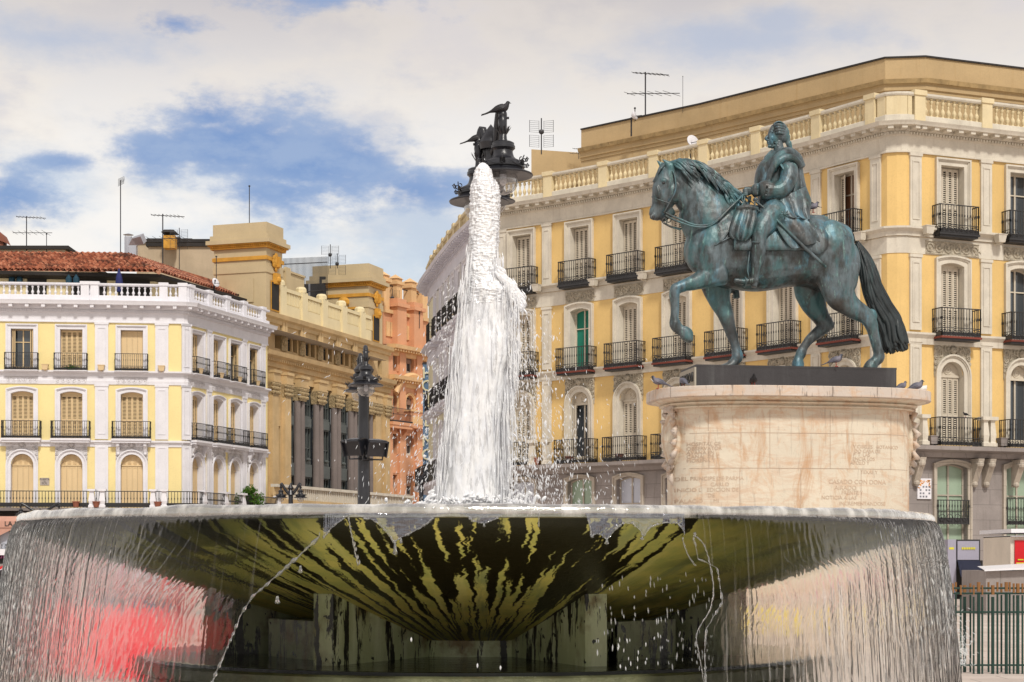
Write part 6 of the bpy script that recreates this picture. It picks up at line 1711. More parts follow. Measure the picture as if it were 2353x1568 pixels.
def skin_mat():
    m, n = newmat('rim_water_skin'); pos = n('ShaderNodeNewGeometry').outputs['Position']
    bp = n('ShaderNodeBump', i_Strength=.5, i_Distance=.012, i_Height=n.noise(pos, 26, 4, .6))
    gl = n('ShaderNodeBsdfGlossy', i_Color=(1,1,1), i_Roughness=.06, i_Normal=bp); tr = n('ShaderNodeBsdfTransparent', i_Color=(.96,.97,.96))
    fo = n('ShaderNodeBsdfDiffuse', i_Color=lin(246, 245, 240))
    fr = n('ShaderNodeFresnel', i_IOR=1.7, i_Normal=bp)
    a = n('ShaderNodeMixShader'); n.put(a.inputs[0], n.m('ADD', n.m('MULTIPLY', fr, 1.5), .22, clamp=True)); n.put(a.inputs[1], tr); n.put(a.inputs[2], gl)
    b = n('ShaderNodeMixShader'); n.put(b.inputs[0], n.m('ADD', .10, n.m('MULTIPLY', n.smooth(n.noise(n.vm('MULTIPLY', pos, (1,1,.3)), 9, 5), .42, .68), .45))); n.put(b.inputs[1], a); n.put(b.inputs[2], fo)
    finish(n, b); return m
SKIN = skin_mat()
fountain_root = fountain()
# ---------------------------------------------------------------- the jet
def jet():
    root = thing('water_jet', 'tall white foaming water jet rising from the middle of the fountain bowl', 'water jet')
    d = 11.9
    sil = [(374,1104,1114),(380,1098,1121),(388,1092,1128),(400,1087,1133),(412,1085,1136),(416,1083,1142),(430,1080,1147),(450,1078,1152),(480,1078,1151),(520,1077,1149),(560,1075,1147),(600,1072,1148),(640,1068,1162),(670,1065,1188),(700,1063,1178),(740,1057,1176),(780,1050,1182),(820,1045,1180),(860,1040,1170),(900,1036,1166),(950,1030,1163),(1000,1020,1160),(1050,1014,1160),(1100,1010,1160),(1166,1006,1164)]
    q = MB(); K = 128; V = []; rows = 560
    L0 = [(y, a) for y, a, b in sil]; R0 = [(y, b) for y, a, b in sil]
    for i in range(rows+1):
        Y = 374+(1172-374)*i/rows; a, b = interp(L0, Y), interp(R0, Y); z = ZY(Y, d); cx = ((a+b)/2-CX)/F*d; hw = (b-a)/2/F*d*.90
        if i == 0: hw *= .3
        for j in range(K):
            t = 2*pi*j/K; p = Vector((cos(t), sin(t), 0)); gr = min(1, i/60)
            top = max(0, 1-i/230)
            w = 1+.12*noise.noise(Vector((p.x*2.2, p.y*2.2, z*1.6)))+.09*noise.noise(Vector((p.x*6, p.y*6, z*(1.1+5*top))))
            q3 = Vector((cx+hw*p.x, hw*p.y, z*(.13+.75*top**.7)))
            w += (.009*noise.noise(q3*34)+.006*noise.noise(q3*75)+.0035*noise.noise(q3*150))/max(hw, .05)
            V.append((cx+hw*w*p.x, d+hw*.85*w*p.y, z))
    f = [(i*K+j, i*K+(j+1) % K, (i+1)*K+(j+1) % K, (i+1)*K+j) for i in range(rows) for j in range(K)]; f.append(tuple(range(K))[::-1])
    # open the lower body where the photograph shows gaps between the falling ropes
    keep = []
    for fc in f[:-1]:
        p = Vector(V[fc[0]]); X = CX+p.x/p.y*F; Y = HY-(p.z-CAMZ)/p.y*F
        g = noise.noise(Vector((X*.055, Y*.012, (p.y-d)*3)))+.55*noise.noise(Vector((X*.13, Y*.035, 7+(p.y-d)*4)))
        gap = max(0, min(1, (Y-960)/110))*max(0, 1-abs(X-1062)/26)
        side = max(0, min(1, (Y-700)/300))*max(0, (X-(interp(R0, Y)-8))/10)
        keep.append(fc)
    keep.append(f[-1]); q.add(V, keep, FOAMJ); q.build('jet_column', root, True)
    q = MB(); q.add([((v[0]-(-.23))*.82-.23 if 0 else v[0]*.82+(((interp(L0, HY-(v[2]-CAMZ)/v[1]*F)+interp(R0, HY-(v[2]-CAMZ)/v[1]*F))/2-CX)/F*d)*.18, d+(v[1]-d)*.8, v[2]) for v in V], keep, FOAM); q.build('jet_core', root, True)
    # ropes of water on and round the column
    q = MB(); rnd = random.Random(21)
    for s_ in range(1100):
        Y0 = 560+rnd.random()**.8*560; ln = rnd.uniform(20, 95)*(.5+Y0/1100); a, b = interp(L0, Y0), interp(R0, Y0); side = rnd.random()
        if side < .42: X0 = a+rnd.gauss(2, 6)
        elif side < .84: X0 = b+rnd.gauss(-1, 8)
        else: X0 = rnd.uniform(a, b)
        sl = (-.07 if X0 < (a+b)/2 else .03)+rnd.gauss(0, .03); dd = d-rnd.uniform(-.05, .16); pts = []; rs = []; ph = rnd.random()*9
        n_ = 9; r0 = rnd.uniform(.0015, .0058)
        for j in range(n_):
            t = j/(n_-1); Y = Y0+ln*t; X = X0+sl*ln*t+1.6*noise.noise(Vector((t*2, ph, 0)))
            pts.append(P3(X, Y, dd)); rs.append(r0*sin(pi*(t*.9+.06))*(1+.5*noise.noise(Vector((t*5, ph, 4)))))
        q.tube(pts, rs, FOAM, 5)
    # the side spurt at the right
    for s_ in range(260):
        t = rnd.random(); X = 1150+52*t+rnd.gauss(0, 4); Y = 628+62*t+rnd.gauss(0, 7)+rnd.random()*16*t; q.tube([P3(X-6, Y-8, d-.1), P3(X, Y, d-.1), P3(X+4, Y+10, d-.1)], [.002, .013*(1-.4*t)*rnd.uniform(.4, 1.2), .002], FOAM, 6)
    q.build('falling_ropes', root, True, kind='stuff')
    # boiling foot
    q = MB()
    for s_ in range(420):
        X = rnd.gauss(1085, 62); Y = 1168-abs(rnd.gauss(0, 10))-max(0, 16-abs(X-1085)*.12); q.ball((0,0,0), 1, FOAM, 8, 6, Matrix.Translation(P3(X, Y, d+rnd.uniform(-.25,.25))) @ Matrix.Rotation(rnd.random()*3, 4, 'Y') @ Matrix.Diagonal((rnd.uniform(.004,.014), .012, rnd.uniform(.006,.028), 1)))
    for (x0, y0, x1, y1, r) in ((978,1152,1008,1143,.016),(985,1135,1012,1150,.014),(990,1165,1010,1128,.012),(1180,1160,1205,1143,.012),(1205,1160,1222,1138,.010),(1225,1160,1240,1146,.012),(1168,1165,1176,1134,.012)):
        xm, ym = (x0+x1)/2, min(y0, y1)-6; q.tube([P3(*p, d-.05) for p in catmull([(x0, y0), (xm, ym), (x1, y1)], 6)], r, FOAM, 7)
    q.build('foam_splash', root, True, kind='stuff')
jet()
def droplets():
    q = MB(); rnd = random.Random(44)
    def drop(X, Y, dd, ln, w, an):
        c = P3(X, Y, dd); M = Matrix.Translation(c) @ Matrix.Rotation(an, 4, 'Y') @ Matrix.Diagonal((w, w, ln, 1))
        q.add([(1,0,.3),(0,1,.3),(-1,0,.3),(0,-1,.3),(1,0,-.3),(0,1,-.3),(-1,0,-.3),(0,-1,-.3),(0,0,1),(0,0,-1)], [(0,1,8),(1,2,8),(2,3,8),(3,0,8),(5,4,9),(6,5,9),(7,6,9),(4,7,9),(4,5,1,0),(5,6,2,1),(6,7,3,2),(7,4,0,3)], FOAM, M)
    for s_ in range(2600):
        right = rnd.random() < .72
        Y = 640+530*rnd.random()**.55
        if right: X = interp([(640,1160),(900,1172),(1166,1165)], Y)+abs(rnd.gauss(0, 1))*(26+.16*(Y-640)) ; an = rnd.gauss(-.12, .22)
        else: X = interp([(640,1050),(900,1030),(1166,1005)], Y)-abs(rnd.gauss(0, 1))*(10+.14*(Y-640)); an = rnd.gauss(.35, .3)
        big = rnd.random(); drop(X, Y, 11.9-rnd.uniform(-.4, .9), rnd.uniform(.004, .012)*(1+big), rnd.uniform(.0010, .0022)*(1+1.6*(big > .88)), an)
    for s_ in range(130):                       # wide spray over the facades
        X = rnd.uniform(640, 1500); Y = rnd.uniform(760, 1165); drop(X, Y, 11.5, rnd.uniform(.008, .02), .0017, rnd.gauss(.5 if X < 1080 else -.3, .5))
    for s_ in range(70):                        # foam knots right of the column
        Y = rnd.uniform(780, 1160); drop(1178+abs(rnd.gauss(0, 22)), Y, 11.8, rnd.uniform(.005,.012), rnd.uniform(.003,.007), rnd.gauss(0,.5))
    for s_ in range(120):                       # drips under the bowl on the right
        X = rnd.uniform(1370, 1640); Y = rnd.uniform(1320, 1540); drop(X, Y, 9.6, rnd.uniform(.008,.022), rnd.uniform(.002,.004), rnd.gauss(-.06,.05))
    for X, Y in ((806,1205),(810,1228),(815,1250),(818,1262),(826,1292),(822,1280),(1097,1530),(1150,1535),(945,1470)): drop(X, Y, 9.2, .014, .0045, 0)
    for s_ in range(620):                       # splash where the right sheet lands
        X = rnd.gauss(2192, 20); Y = 1530-abs(rnd.gauss(0, 45)); drop(X, Y, 11.4, rnd.uniform(.006,.022), rnd.uniform(.0008,.0022), rnd.gauss(-.7,.7))
    q.build('water_droplets', None, label='fine white water droplets and spray flying around the jet', cat='droplets', kind='stuff')
droplets()
# ================================================================ street lamps
def lampglass():
    m, n = newmat('clear_lamp_globe')
    gl = n('ShaderNodeBsdfGlossy', i_Color=(1,1,1), i_Roughness=.03); tr = n('ShaderNodeBsdfTransparent', i_Color=(.86,.86,.86)); fr = n('ShaderNodeLayerWeight', i_Blend=.35)
    df = n('ShaderNodeBsdfDiffuse', i_Color=(.6,.6,.6)); a = n('ShaderNodeMixShader', i_0=.14, i_1=tr.outputs[0], i_2=df.outputs[0])
    o = n('ShaderNodeMixShader'); n.put(o.inputs[0], n.m('ADD', n.m('MULTIPLY', fr.outputs['Facing'], .5), .06)); n.put(o.inputs[1], a); n.put(o.inputs[2], gl); finish(n, o); return m
GLOBE = lampglass()
def lamp_head(root, loc, s):
    """hooded lantern hanging from its bracket; s = hood radius; loc = centre of the hood edge"""
    I = LAMP_I; M = Matrix.Translation(loc) @ Matrix.Scale(s, 4); q = MB()
    prof = [(.0,.02),(.62,.04),(.98,-.035),(1.0,.0),(.98,.03),(.86,.075),(.74,.12),(.68,.16),(.66,.20),(.70,.23),(.70,.30),(.66,.34),(.64,.40),(.60,.45),(.45,.52),(.37,.60),(.33,.72),(.32,.80),(.37,.86),(.40,.88),(.40,.96),(.37,1.0),(.37,1.06),(.30,1.10),(.16,1.13),(.13,1.2),(.12,1.34),(.10,1.38)]
    q.lathe(prof, I, 36, M); h = fsmooth(q.build('hood', root), 35)
    q = MB()
    for k in range(6):                    # ring of scroll ornaments on the shoulder
        a = k*pi/3+.5; R = Matrix.Rotation(a, 4, 'Z')
        for (x, z, r, a0, a1) in ((.80,.36,.10,0,5),(.70,.47,.06,1,6),(.90,.40,.05,-2,3)): q.torus((x, 0, z), r, .018, I, M @ R, n1=9, n2=4, a0=a0, a1=a1)
        q.tube([(.7,0,.3),(.86,0,.36),(.93,0,.50),(.99,0,.42)], .02, I, 4, M @ R); q.tube([(.7,-.03,.3),(.78,0,.50),(.80,.03,.58)], .018, I, 4, M @ R)
        q.add([(.70,-.10,.26),(.70,.10,.26),(.76,.09,.44),(.76,-.09,.44)], [(0,1,2,3),(3,2,1,0)], I, M @ R)
        for w in range(9): 
            b0 = a+pi/3*w/9; b1 = a+pi/3*(w+1)/9; q.tube([(.71*cos(b0),.71*sin(b0),.31+.06*sin(w*.7)),(.71*cos(b1),.71*sin(b1),.31+.06*sin((w+1)*.7))], .014, I, 4, M)
        q.torus((0,0,.31), 0.0, .0, I, M) if 0 else None
    for k in range(9):                    # little crown
        a = k*2*pi/9; q.add([(.13*cos(a-.25),.13*sin(a-.25),1.36),(.13*cos(a+.25),.13*sin(a+.25),1.36),(.29*cos(a+.12),.29*sin(a+.12),1.62),(.25*cos(a-.05),.25*sin(a-.05),1.56),(.27*cos(a-.2),.27*sin(a-.2),1.60)], [(0,1,2,3,4),(4,3,2,1,0)], I, M)
    q.build('crown_ornament', h)
    q = MB(); q.tube([(0,0,1.3),(0,0,1.5),(-.02,0,1.75),(-.01,0,2.0)], [.12,.13,.15,.14], I, 8, M); q.ball((-.01,0,2.0), .15, I, 8, 5, M); q.tube([(-.2,0,1.9),(.2,0,1.9)], .04, I, 6, M); q.build('hanger', h, True)
    q = MB(); q.lathe([(.47,.0),(.50,-.12),(.50,-.22),(.47,-.36),(.40,-.48),(.28,-.58),(.14,-.64),(.0,-.655)], GLOBE, 28, M); q.build('glass_globe', root, True)
    q = MB(); q.lathe([(.13,.02),(.11,-.1),(.0,-.12)], STEEL, 10, M); q.ball((0,0,-.2), .12, WHT_L, 10, 6, M, (1,1,1.3)); q.build('bulb', root)
def tall_lamp(name, label, X, d, heads, zt, arm_mode=0, spots=(), rp=.16):
    base = Vector((*XY(X, d), 0)); root = thing(name, label, 'street lamp', (0,0,0), None); I = LAMP_I
    q = MB(); q.lathe([(rp*2.6,0),(rp*2.6,.3),(rp*2.0,.5),(rp*1.8,1.2),(rp*1.3,1.4),(rp*1.15,1.6),(rp,1.8),(rp*.72,zt)], I, 20, Matrix.Translation(base)); q.lathe([(rp*1.3,zt-.1),(rp*1.5,zt),(rp*.9,zt+.15),(.0,zt+.3)], I, 12, Matrix.Translation(base)); fsmooth(q.build('post', root), 40)
    for (hx, hz, dy, s) in heads:
        loc = Vector((XY(hx, d+dy)[0], d+dy, hz)); lamp_head(root, loc, s)
        q = MB(); top = loc+Vector((0,0,s*2.0)); mid = (base+Vector((0,0,zt))+top)/2
        st = base+Vector((0,0,zt-.2)); pts = catmull([tuple(st), tuple(st.lerp(top, .35)+Vector((0,0,-.1*s))), tuple(st.lerp(top, .7)+Vector((0,0,s*.55))), tuple(top+Vector((0,0,.05*s)))], 6)
        q.tube(pts, s*.13, I, 8); q.build('arm', root, True)
    for (sx, sz, dy, dirx) in spots:
        c = Vector((XY(sx, d)[0], d-.3, sz)); M = Matrix.Translation(c) @ Matrix.Rotation(dirx*.5, 4, 'Z') @ Matrix.Rotation(.35, 4, 'X'); q = MB()
        q.add([(-.30,-.2,-.26),(.30,-.2,-.26),(.30,-.2,.26),(-.30,-.2,.26),(-.22,.25,-.18),(.22,.25,-.18),(.22,.25,.18),(-.22,.25,.18)], [(0,1,2,3),(7,6,5,4),(0,4,5,1),(1,5,6,2),(2,6,7,3),(3,7,4,0)], I, M)
        q.box(-.34,.34,-.30,-.2,.2,.24,I,M); q.box(-.34,-.30,-.3,-.2,-.26,.24,I,M); q.box(.30,.34,-.3,-.2,-.26,.24,I,M)
        q.tube([tuple(M @ Vector((-.33,0,0))), tuple(M @ Vector((-.33,0,-.42))), tuple(M @ Vector((.33,0,-.42))), tuple(M @ Vector((.33,0,0)))], .03, I, 5); q.tube([tuple(M @ Vector((0,0,-.42))), tuple(base+Vector((0,0,sz-.4)))], .04, I, 6)
        q.build('spotlight', root)
    return root
D1 = 27.0
zH1, zH2 = ZY(403, D1-.4), ZY(464, D1+.1)
tall_lamp('street_lamp', 'ornate black street lamp with perched birds just behind the top of the jet', 1128, D1, [(1156, zH1, -.4, .46), (1101, zH2, .1, .47), (1142, ZY(463, D1+1.3), 1.3, .30)], ZY(330, D1), rp=.13)
D2 = 54.0
tall_lamp('street_lamp', 'tall black street lamp with two spotlights halfway up, in front of the column facade', 836, D2, [(841, ZY(886, D2-.6), -.6, .54), (826, ZY(899, D2+.5), .5, .50)], ZY(850, D2), rp=.215, spots=((820, ZY(1026, D2), 0, -1), (862, ZY(1028, D2), 0, 1)))
def low_lamp(label, X, d, Yh, half, s, Yp):
    root = thing('street_lamp', label, 'street lamp', (0,0,0), None); I = LAMP_I; base = Vector((*XY(X, d), 0)); zt = ZY(Yp, d)
    q = MB(); q.lathe([(.35,0),(.3,.8),(.15,1.0),(.12,zt-.4),(.2,zt-.35),(.1,zt-.1),(.16,zt),(.0,zt+.3)], I, 14, Matrix.Translation(base)); fsmooth(q.build('post', root), 40)
    for sg in (-1, 1):
        loc = Vector((XY(X+sg*half, d)[0], d, ZY(Yh, d))); lamp_head(root, loc, s); q = MB(); zc = ZY(Yh, d)
        q.tube(catmull([(base.x, d, zc+.1), (base.x+sg*(loc.x-base.x)*sg*.45, d, zc-.0+.35), (base.x+(loc.x-base.x)*.85, d, zc+s*1.9), (loc.x, d, zc+s*2.1)], 6), .075, I, 7); q.build('arm', root, True)
    return root
low_lamp('small two-armed black street lamp above the rim, left of the tall lamp with spotlights', 668, 92, 1144, 22.5, .36, 1122)
low_lamp('small two-armed black street lamp half hidden behind the left end of the rim', 92, 92, 1186, 44, .32, 1180)
low_lamp('distant dark street lamp by the blue sign, beside the jet', 968, 96, 1108, 9, .22, 1112)
# ================================================================ pigeons
def pig_mat(name, a, b, c):
    m, n = newmat(name); tc_ = n('ShaderNodeTexCoord').outputs['Object']; s = n('ShaderNodeSeparateXYZ', i_0=tc_)
    col = n.mix(n.smooth(s.outputs[0], -.03, .05), a, b); col = n.mix(n.smooth(s.outputs[0], .055, .085), col, c)
    col = n.mix(n.m('MULTIPLY', n.smooth(n.noise(tc_, 40, 4), .55, .65), .5), col, tuple(x*.5 for x in a))
    finish(n, n('ShaderNodeBsdfPrincipled', i_Base_Color=col, i_Roughness=.6)); return m
PG = pig_mat('grey_pigeon_feathers', lin(96, 96, 108), lin(120, 116, 128), lin(50, 54, 66)); PD = pig_mat('dark_pigeon_feathers', lin(28, 26, 30), lin(34, 30, 36), lin(20, 20, 24)); PW = pig_mat('white_dove_feathers', lin(226, 222, 218), lin(232, 228, 224), lin(226, 222, 220))
PINK = pmat('red_bird_feet', lin(160, 66, 60)); BEAK = pmat('dark_beak', lin(50, 46, 46))
def pigeon(label, pos, size, face, mat_, pose=0):
    """size = body length; face = heading angle in the ground plane; pose 0 standing, 1 head tucked"""
    root = thing('pigeon', label, 'pigeon', (0,0,0), 'pigeons perched about the square'); root.location = pos; root.rotation_euler = (0, 0, face); root.scale = (size/.30,)*3
    q = MB(); hx, hz = (.078, .175) if pose == 0 else (.055, .13)
    spine = [(-.175,0,.045,.006,.012),(-.13,0,.062,.011,.026),(-.09,0,.080,.022,.036),(-.045,0,.098,.040,.048),(0,0,.108,.050,.054),(.04,0,.118,.047,.050),(.062,0,.140,.034,.036),(hx-.004,0,hz-.015,.024,.024),(hx+.002,0,hz,.021,.021),(hx+.018,0,hz-.002,.014,.014),(hx+.026,0,hz-.004,.006,.006)]
    V = []; k = 14; Q = catmull(spine, 3)
    for i, p in enumerate(Q):
        a = Vector(Q[max(i-1,0)][:3]); b = Vector(Q[min(i+1,len(Q)-1)][:3]); dd = (b-a).normalized(); up = Vector((0,1,0)).cross(dd)
        for j in range(k):
            t = 2*pi*j/k; V.append(Vector(p[:3])+up*(-p[3]*cos(t))+Vector((0,1,0))*p[4]*sin(t))
    L = len(Q); f = [(i*k+j, (i+1)*k+j, (i+1)*k+(j+1) % k, i*k+(j+1) % k) for i in range(L-1) for j in range(k)]; f += [tuple(range(k)), tuple((L-1)*k+j for j in range(k))[::-1]]
    q.add(V, f, mat_); q.build('body', root, True)
    for sg in (-1, 1):
        q = MB(); W = [(.045,.046,.125),(.02,.056,.095),(-.05,.048,.070),(-.135,.018,.055),(-.10,.030,.095),(-.03,.045,.125)]
        q.add([(x, sg*y*1.06, z) for x, y, z in W]+[(x, sg*(y*1.06-.012), z) for x, y, z in W], [(0,1,2,3,4,5),(11,10,9,8,7,6)]+[(i, (i+1) % 6, (i+1) % 6+6, i+6) for i in range(6)], mat_); q.build('wing', root)
        q = MB(); q.tube([(.0,sg*.02,.065),(.005,sg*.022,.0)], .005, PINK, 5); q.tube([(.005,sg*.022,.003),(.035,sg*.024,.002)], .004, PINK, 4); q.tube([(.005,sg*.022,.003),(.028,sg*.036,.002)], .004, PINK, 4); q.tube([(.005,sg*.022,.003),(-.018,sg*.022,.002)], .004, PINK, 4); q.build('foot', root)
    q = MB(); q.tube([(hx+.022,0,hz-.002),(hx+.042,0,hz-.008)], [.005,.0015], BEAK, 6); q.build('beak', root)
    q = MB(); q.add([(-.14,-.02,.058),(-.14,.02,.058),(-.225,.030,.028),(-.225,-.030,.028),(-.14,-.02,.048),(-.14,.02,.048),(-.225,.030,.022),(-.225,-.030,.022)], [(0,1,2,3),(7,6,5,4),(0,3,7,4),(1,5,6,2),(2,6,7,3)], mat_); q.build('tail', root)
CAPZ = 4.40
def on_cap(X, d): return Vector((*XY(X, d), CAPZ))
pigeon('grey pigeon on the left end of the pedestal cap, facing left', on_cap(1513, 29.0), .34, pi, PG)
pigeon('dark pigeon with pale back hunched by the name plate end of the plinth', on_cap(1570, 28.75), .30, pi*.6, PG, 1)
pigeon('dark pigeon standing in front of the bronze plinth, near its left third', on_cap(1731, 28.62), .32, -pi*.5, PD)
pigeon('grey pigeon standing on the plinth between the hind hooves', Vector((*XY(1921, 29.35), STAT_Z+.005)), .33, -.15, PG)
pigeon('grey pigeon just right of the bronze plinth, upright', on_cap(2072, 29.6), .30, .5, PG)
pigeon('larger grey pigeon at the right end of the pedestal cap, facing right', on_cap(2106, 29.8), .36, .1, PG)
pigeon('white dove behind the pigeons at the right end of the cap', on_cap(2118, 30.2), .32, 0.0, PW, 1)
pigeon('grey pigeon on the saddle behind the rider, facing right', S(1000, 572, -40), .30, .15, PG)
pigeon('dark pigeon behind the cloak edge, beside the one on the saddle', S(983, 560, 30), .30, 2.4, PD, 1)
pigeon('black bird on the topmost bracket of the lamp behind the jet', Vector((XY(1151, D1-.4)[0], D1-.4, ZY(271, D1-.4))), .40, .1, PD)
pigeon('black bird with tucked head on the lower lamp bracket, left of the jet top', Vector((XY(1096, D1)[0], D1+.1, ZY(337, D1+.1))), .36, .2, PD, 1)
pigeon('small dark bird on the iron railing at the far right balcony', RFAC.M(*RFAC.at(2196), 6.04+1.16, .66).translation, .32, 2.6, PD)
# ================================================================ aerials, masts and dishes
def aerial(kind, label, X, Y0, Y1, d, w=1.0, name='antenna'):
    root = thing(name, label, 'antenna' if name == 'antenna' else 'satellite dish', (0,0,0), None); q = MB(); b = P3(X, Y0+10, d); t = P3(X, Y1, d); q.tube([b, t], .035*w if kind != 'rod' else .03*w, MAST, 6); q.build('mast', root)
    q = MB(); s = (ZY(Y1, d)-ZY(Y0, d))
    if kind == 'yagi':
        for (fz, a, L, el_) in ((.97, .2, 1.8, 8), (.55, -.25, 2.6, 6)):
            c = b.lerp(t, fz); e = Vector((cos(a), sin(a)*.6, -.03)); q.tube([c-e*L*.35*w, c+e*L*.65*w], .022*w, MAST, 4)
            for k in range(el_): 
                p = c-e*L*.3*w+e*L*w*.95*k/el_; v = Vector((-.55, .6, .35))*(.42*w if fz > .9 else .75*w)*(.6+.4*k/el_); q.tube([p-v, p+v], .012*w, MAST, 3)
    elif kind == 'panel':
        for sg in (-1, 1):
            for r in range(2):
                z0 = t.z-.15-r*.85*w; x0 = t.x+sg*.12
                for j in range(7): q.tube([(x0, t.y, z0-j*.11*w), (x0+sg*.55*w, t.y-.15, z0-j*.11*w)], .010*w, MAST, 3)
                q.tube([(x0+sg*.55*w, t.y-.15, z0+.02), (x0+sg*.55*w, t.y-.15, z0-.68*w)], .016*w, MAST, 3); q.tube([(x0, t.y, z0+.02), (x0, t.y, z0-.68*w)], .012*w, MAST, 3)
        q.ball((t.x, t.y-.2, t.z-.85*w), .16*w, MAST, 6, 4)
    elif kind == 'cluster':
        for j in range(9): a = j*.7; q.tube([(t.x-.16*w, t.y, t.z+.05-j*.06), (t.x+.24*w, t.y+.1*sin(a), t.z+.25-j*.06)], .014, MAST, 3)
    elif kind == 'rod': q.ball(tuple(t), .07*w, MAST, 6, 4)
    if q.v: q.build('elements', root)
for a in (('yagi','rooftop aerial with wide crossed elements above the clay roof at the far left',61,572,497,128,1.2),('rod','short bare rooftop rod right of the far left aerial',107,572,538,128),('cluster','very tall mast with a comb-like head above the clay tile roof',277,585,414,120,1.1),
          ('yagi','aerial with long arrow-shaped elements by the mustard chimney',374,608,492,122,1.3),('panel','grid panel aerial just right of the mustard chimney',412,620,524,122,.9),('rod','thin rod on top of the near cream roof tower',573,511,428,124,1.1),
          ('panel','taller of two grid aerials between the cream roof towers',759,607,562,136,1.0),('panel','shorter of two grid aerials between the cream roof towers',775,607,583,137,1.0),('panel','slim aerial over the orange building, next to its first roof pillar',902,722,664,145,.9),('cluster','small aerial over the right end of the orange building',964,745,712,147,.8),
          ('panel','grid panel aerial on the low wing of the corner building',1244,345,272,86,.85),('yagi','tall aerial with crossed elements on the attic of the corner building',1483,266,166,84,1.0),('rod','narrow lattice mast on the attic, right of the tall aerial',1569,250,176,82,.35),('rod','short rod on the attic roof left of the tall aerial',1459,268,249,84,.8),
          ('yagi','faint small aerial beside the left end of the attic',1330,356,342,88,.5),('rod','thin dark pole in front of the near cream tower',497,648,590,118,1.0)):
    aerial(*a)
def dish(label, X, Y, d, r, face):
    root = thing('satellite_dish', label, 'satellite dish'); q = MB(); c = P3(X, Y, d); M = Matrix.Translation(c) @ Matrix.Rotation(face, 4, 'Z') @ Matrix.Rotation(radians(72), 4, 'X')
    q.lathe([(0,0),(r*.4,.03),(r*.75,.1),(r,.2),(r*.98,.22),(.0,.04)], WHT_L, 20, M); q.build('dish', root, True); q = MB(); q.tube([(c.x, c.y+.1, c.z-.9), (c.x, c.y+.1, c.z)], .04, MAST, 5); q.tube([tuple(M @ Vector((0,0,.05))), tuple(M @ Vector((0,-r*.6,.5)))], .02, MAST, 4); q.build('dish_mount', root)
dish('white satellite dish behind the balustrade above the horse', 1587, 330, 81, .32, .5); dish('small dark edged dish on the attic roof by the short rod', 1451, 269, 83, .22, 1.2); dish('round white dish on a pole at the right end of the clay roof', 491, 652, 117, .32, 1.0)
aerial('rod', 'short pole carrying the white dish at the end of the clay roof', 494, 676, 645, 117, 1.0)
# chimneys and ducts
def flues():
    r = thing('steel_flue', 'straight steel flue pipe with a flat rain cap above the tile roof', 'chimney'); q = MB(); b = P3(295, 590, 118); zt = ZY(545, 118); q.lathe([(.27,0),(.27,zt-b.z)], STEEL, 14, Matrix.Translation(b), cap=True); q.build('pipe', r, False); q = MB(); q.lathe([(.36,0),(.0,.12)], STEEL, 14, Matrix.Translation((b.x, b.y, zt+.14)), cap=True); q.tube([(b.x-.2,b.y,zt),(b.x-.2,b.y,zt+.15)], .02, STEEL, 4); q.tube([(b.x+.2,b.y,zt),(b.x+.2,b.y,zt+.15)], .02, STEEL, 4); q.build('rain_cap', r)
    r = thing('ventilation_duct', 'bent white ventilation duct next to the straight steel flue', 'duct'); q = MB(); A = P3(306, 592, 117.5); q.tube([A, P3(306, 566, 117.5), P3(311, 554, 117.4), P3(330, 549, 117.2)], [.36,.36,.38,.40], STEEL, 4); q.build('duct_body', r)
    r = thing('mustard_chimney', 'square mustard coloured chimney with a dark sloping cap', 'chimney'); q = MB(); A = P3(378, 572, 130); B = P3(404, 572, 130); z0, z1 = ZY(572, 130), ZY(543, 130); q.box(A.x, B.x, 129.6, 130.5, z0, z1, GOLD2); q.build('stack', r); q = MB(); q.box(A.x, A.x+.1, 129.7, 129.8, z1, z1+.25, MAST); q.box(B.x-.1, B.x, 129.7, 129.8, z1, z1+.25, MAST); q.add([(A.x-.15,129.4,z1+.2),(B.x+.15,129.4,z1+.2),(B.x+.15,130.7,z1+.2),(A.x-.15,130.7,z1+.2),(A.x+.05,129.6,z1+.42),(B.x-.1,129.6,z1+.42),(B.x-.1,130.5,z1+.42),(A.x+.05,130.5,z1+.42)], [(0,1,5,4),(1,2,6,5),(2,3,7,6),(3,0,4,7),(4,5,6,7),(3,2,1,0)], ROOFD); q.build('chimney_cap', r)
    r = thing('parasol', 'closed navy blue parasol on the roof terrace behind the white balustrade', 'parasol'); q = MB(); c = P3(273.5, 653, 109.6); q.lathe([(.03,-1.2),(.03,-.3)], MAST, 6, Matrix.Translation(c)); q.build('pole', r); q = MB(); q.lathe([(.22,-.5),(.25,-.1),(.2,.4),(.07,.85),(.02,1.0)], pmat('navy_canvas', lin(38, 44, 100)), 8, Matrix.Translation(c)); q.build('canopy', r)
    for X, l in ((27, 'dark wall lantern at the far left of the roof terrace'), (45, 'dark wall lantern right of the leftmost one'), (158, 'blue wall lantern left of the terrace door'), (175, 'blue wall lantern right beside its twin by the terrace door')):
        r = thing('wall_lantern', l, 'lantern', (0,0,0), 'lanterns on the roof terrace'); c = P3(X, 642, 110.2); q = MB(); q.lathe([(.08,-.3),(.2,-.28),(.2,.05),(.1,.2),(.04,.3)], pmat('teal_lantern_enamel', lin(30, 66, 84)) if 'teal_lantern_enamel' not in MATS else MATS['teal_lantern_enamel'], 8, Matrix.Translation(c)); q.build('lantern_body', r); q = MB(); q.torus((c.x, c.y, c.z+.38), .1, .02, MAST, n1=10); q.build('lantern_ring', r)
flues()
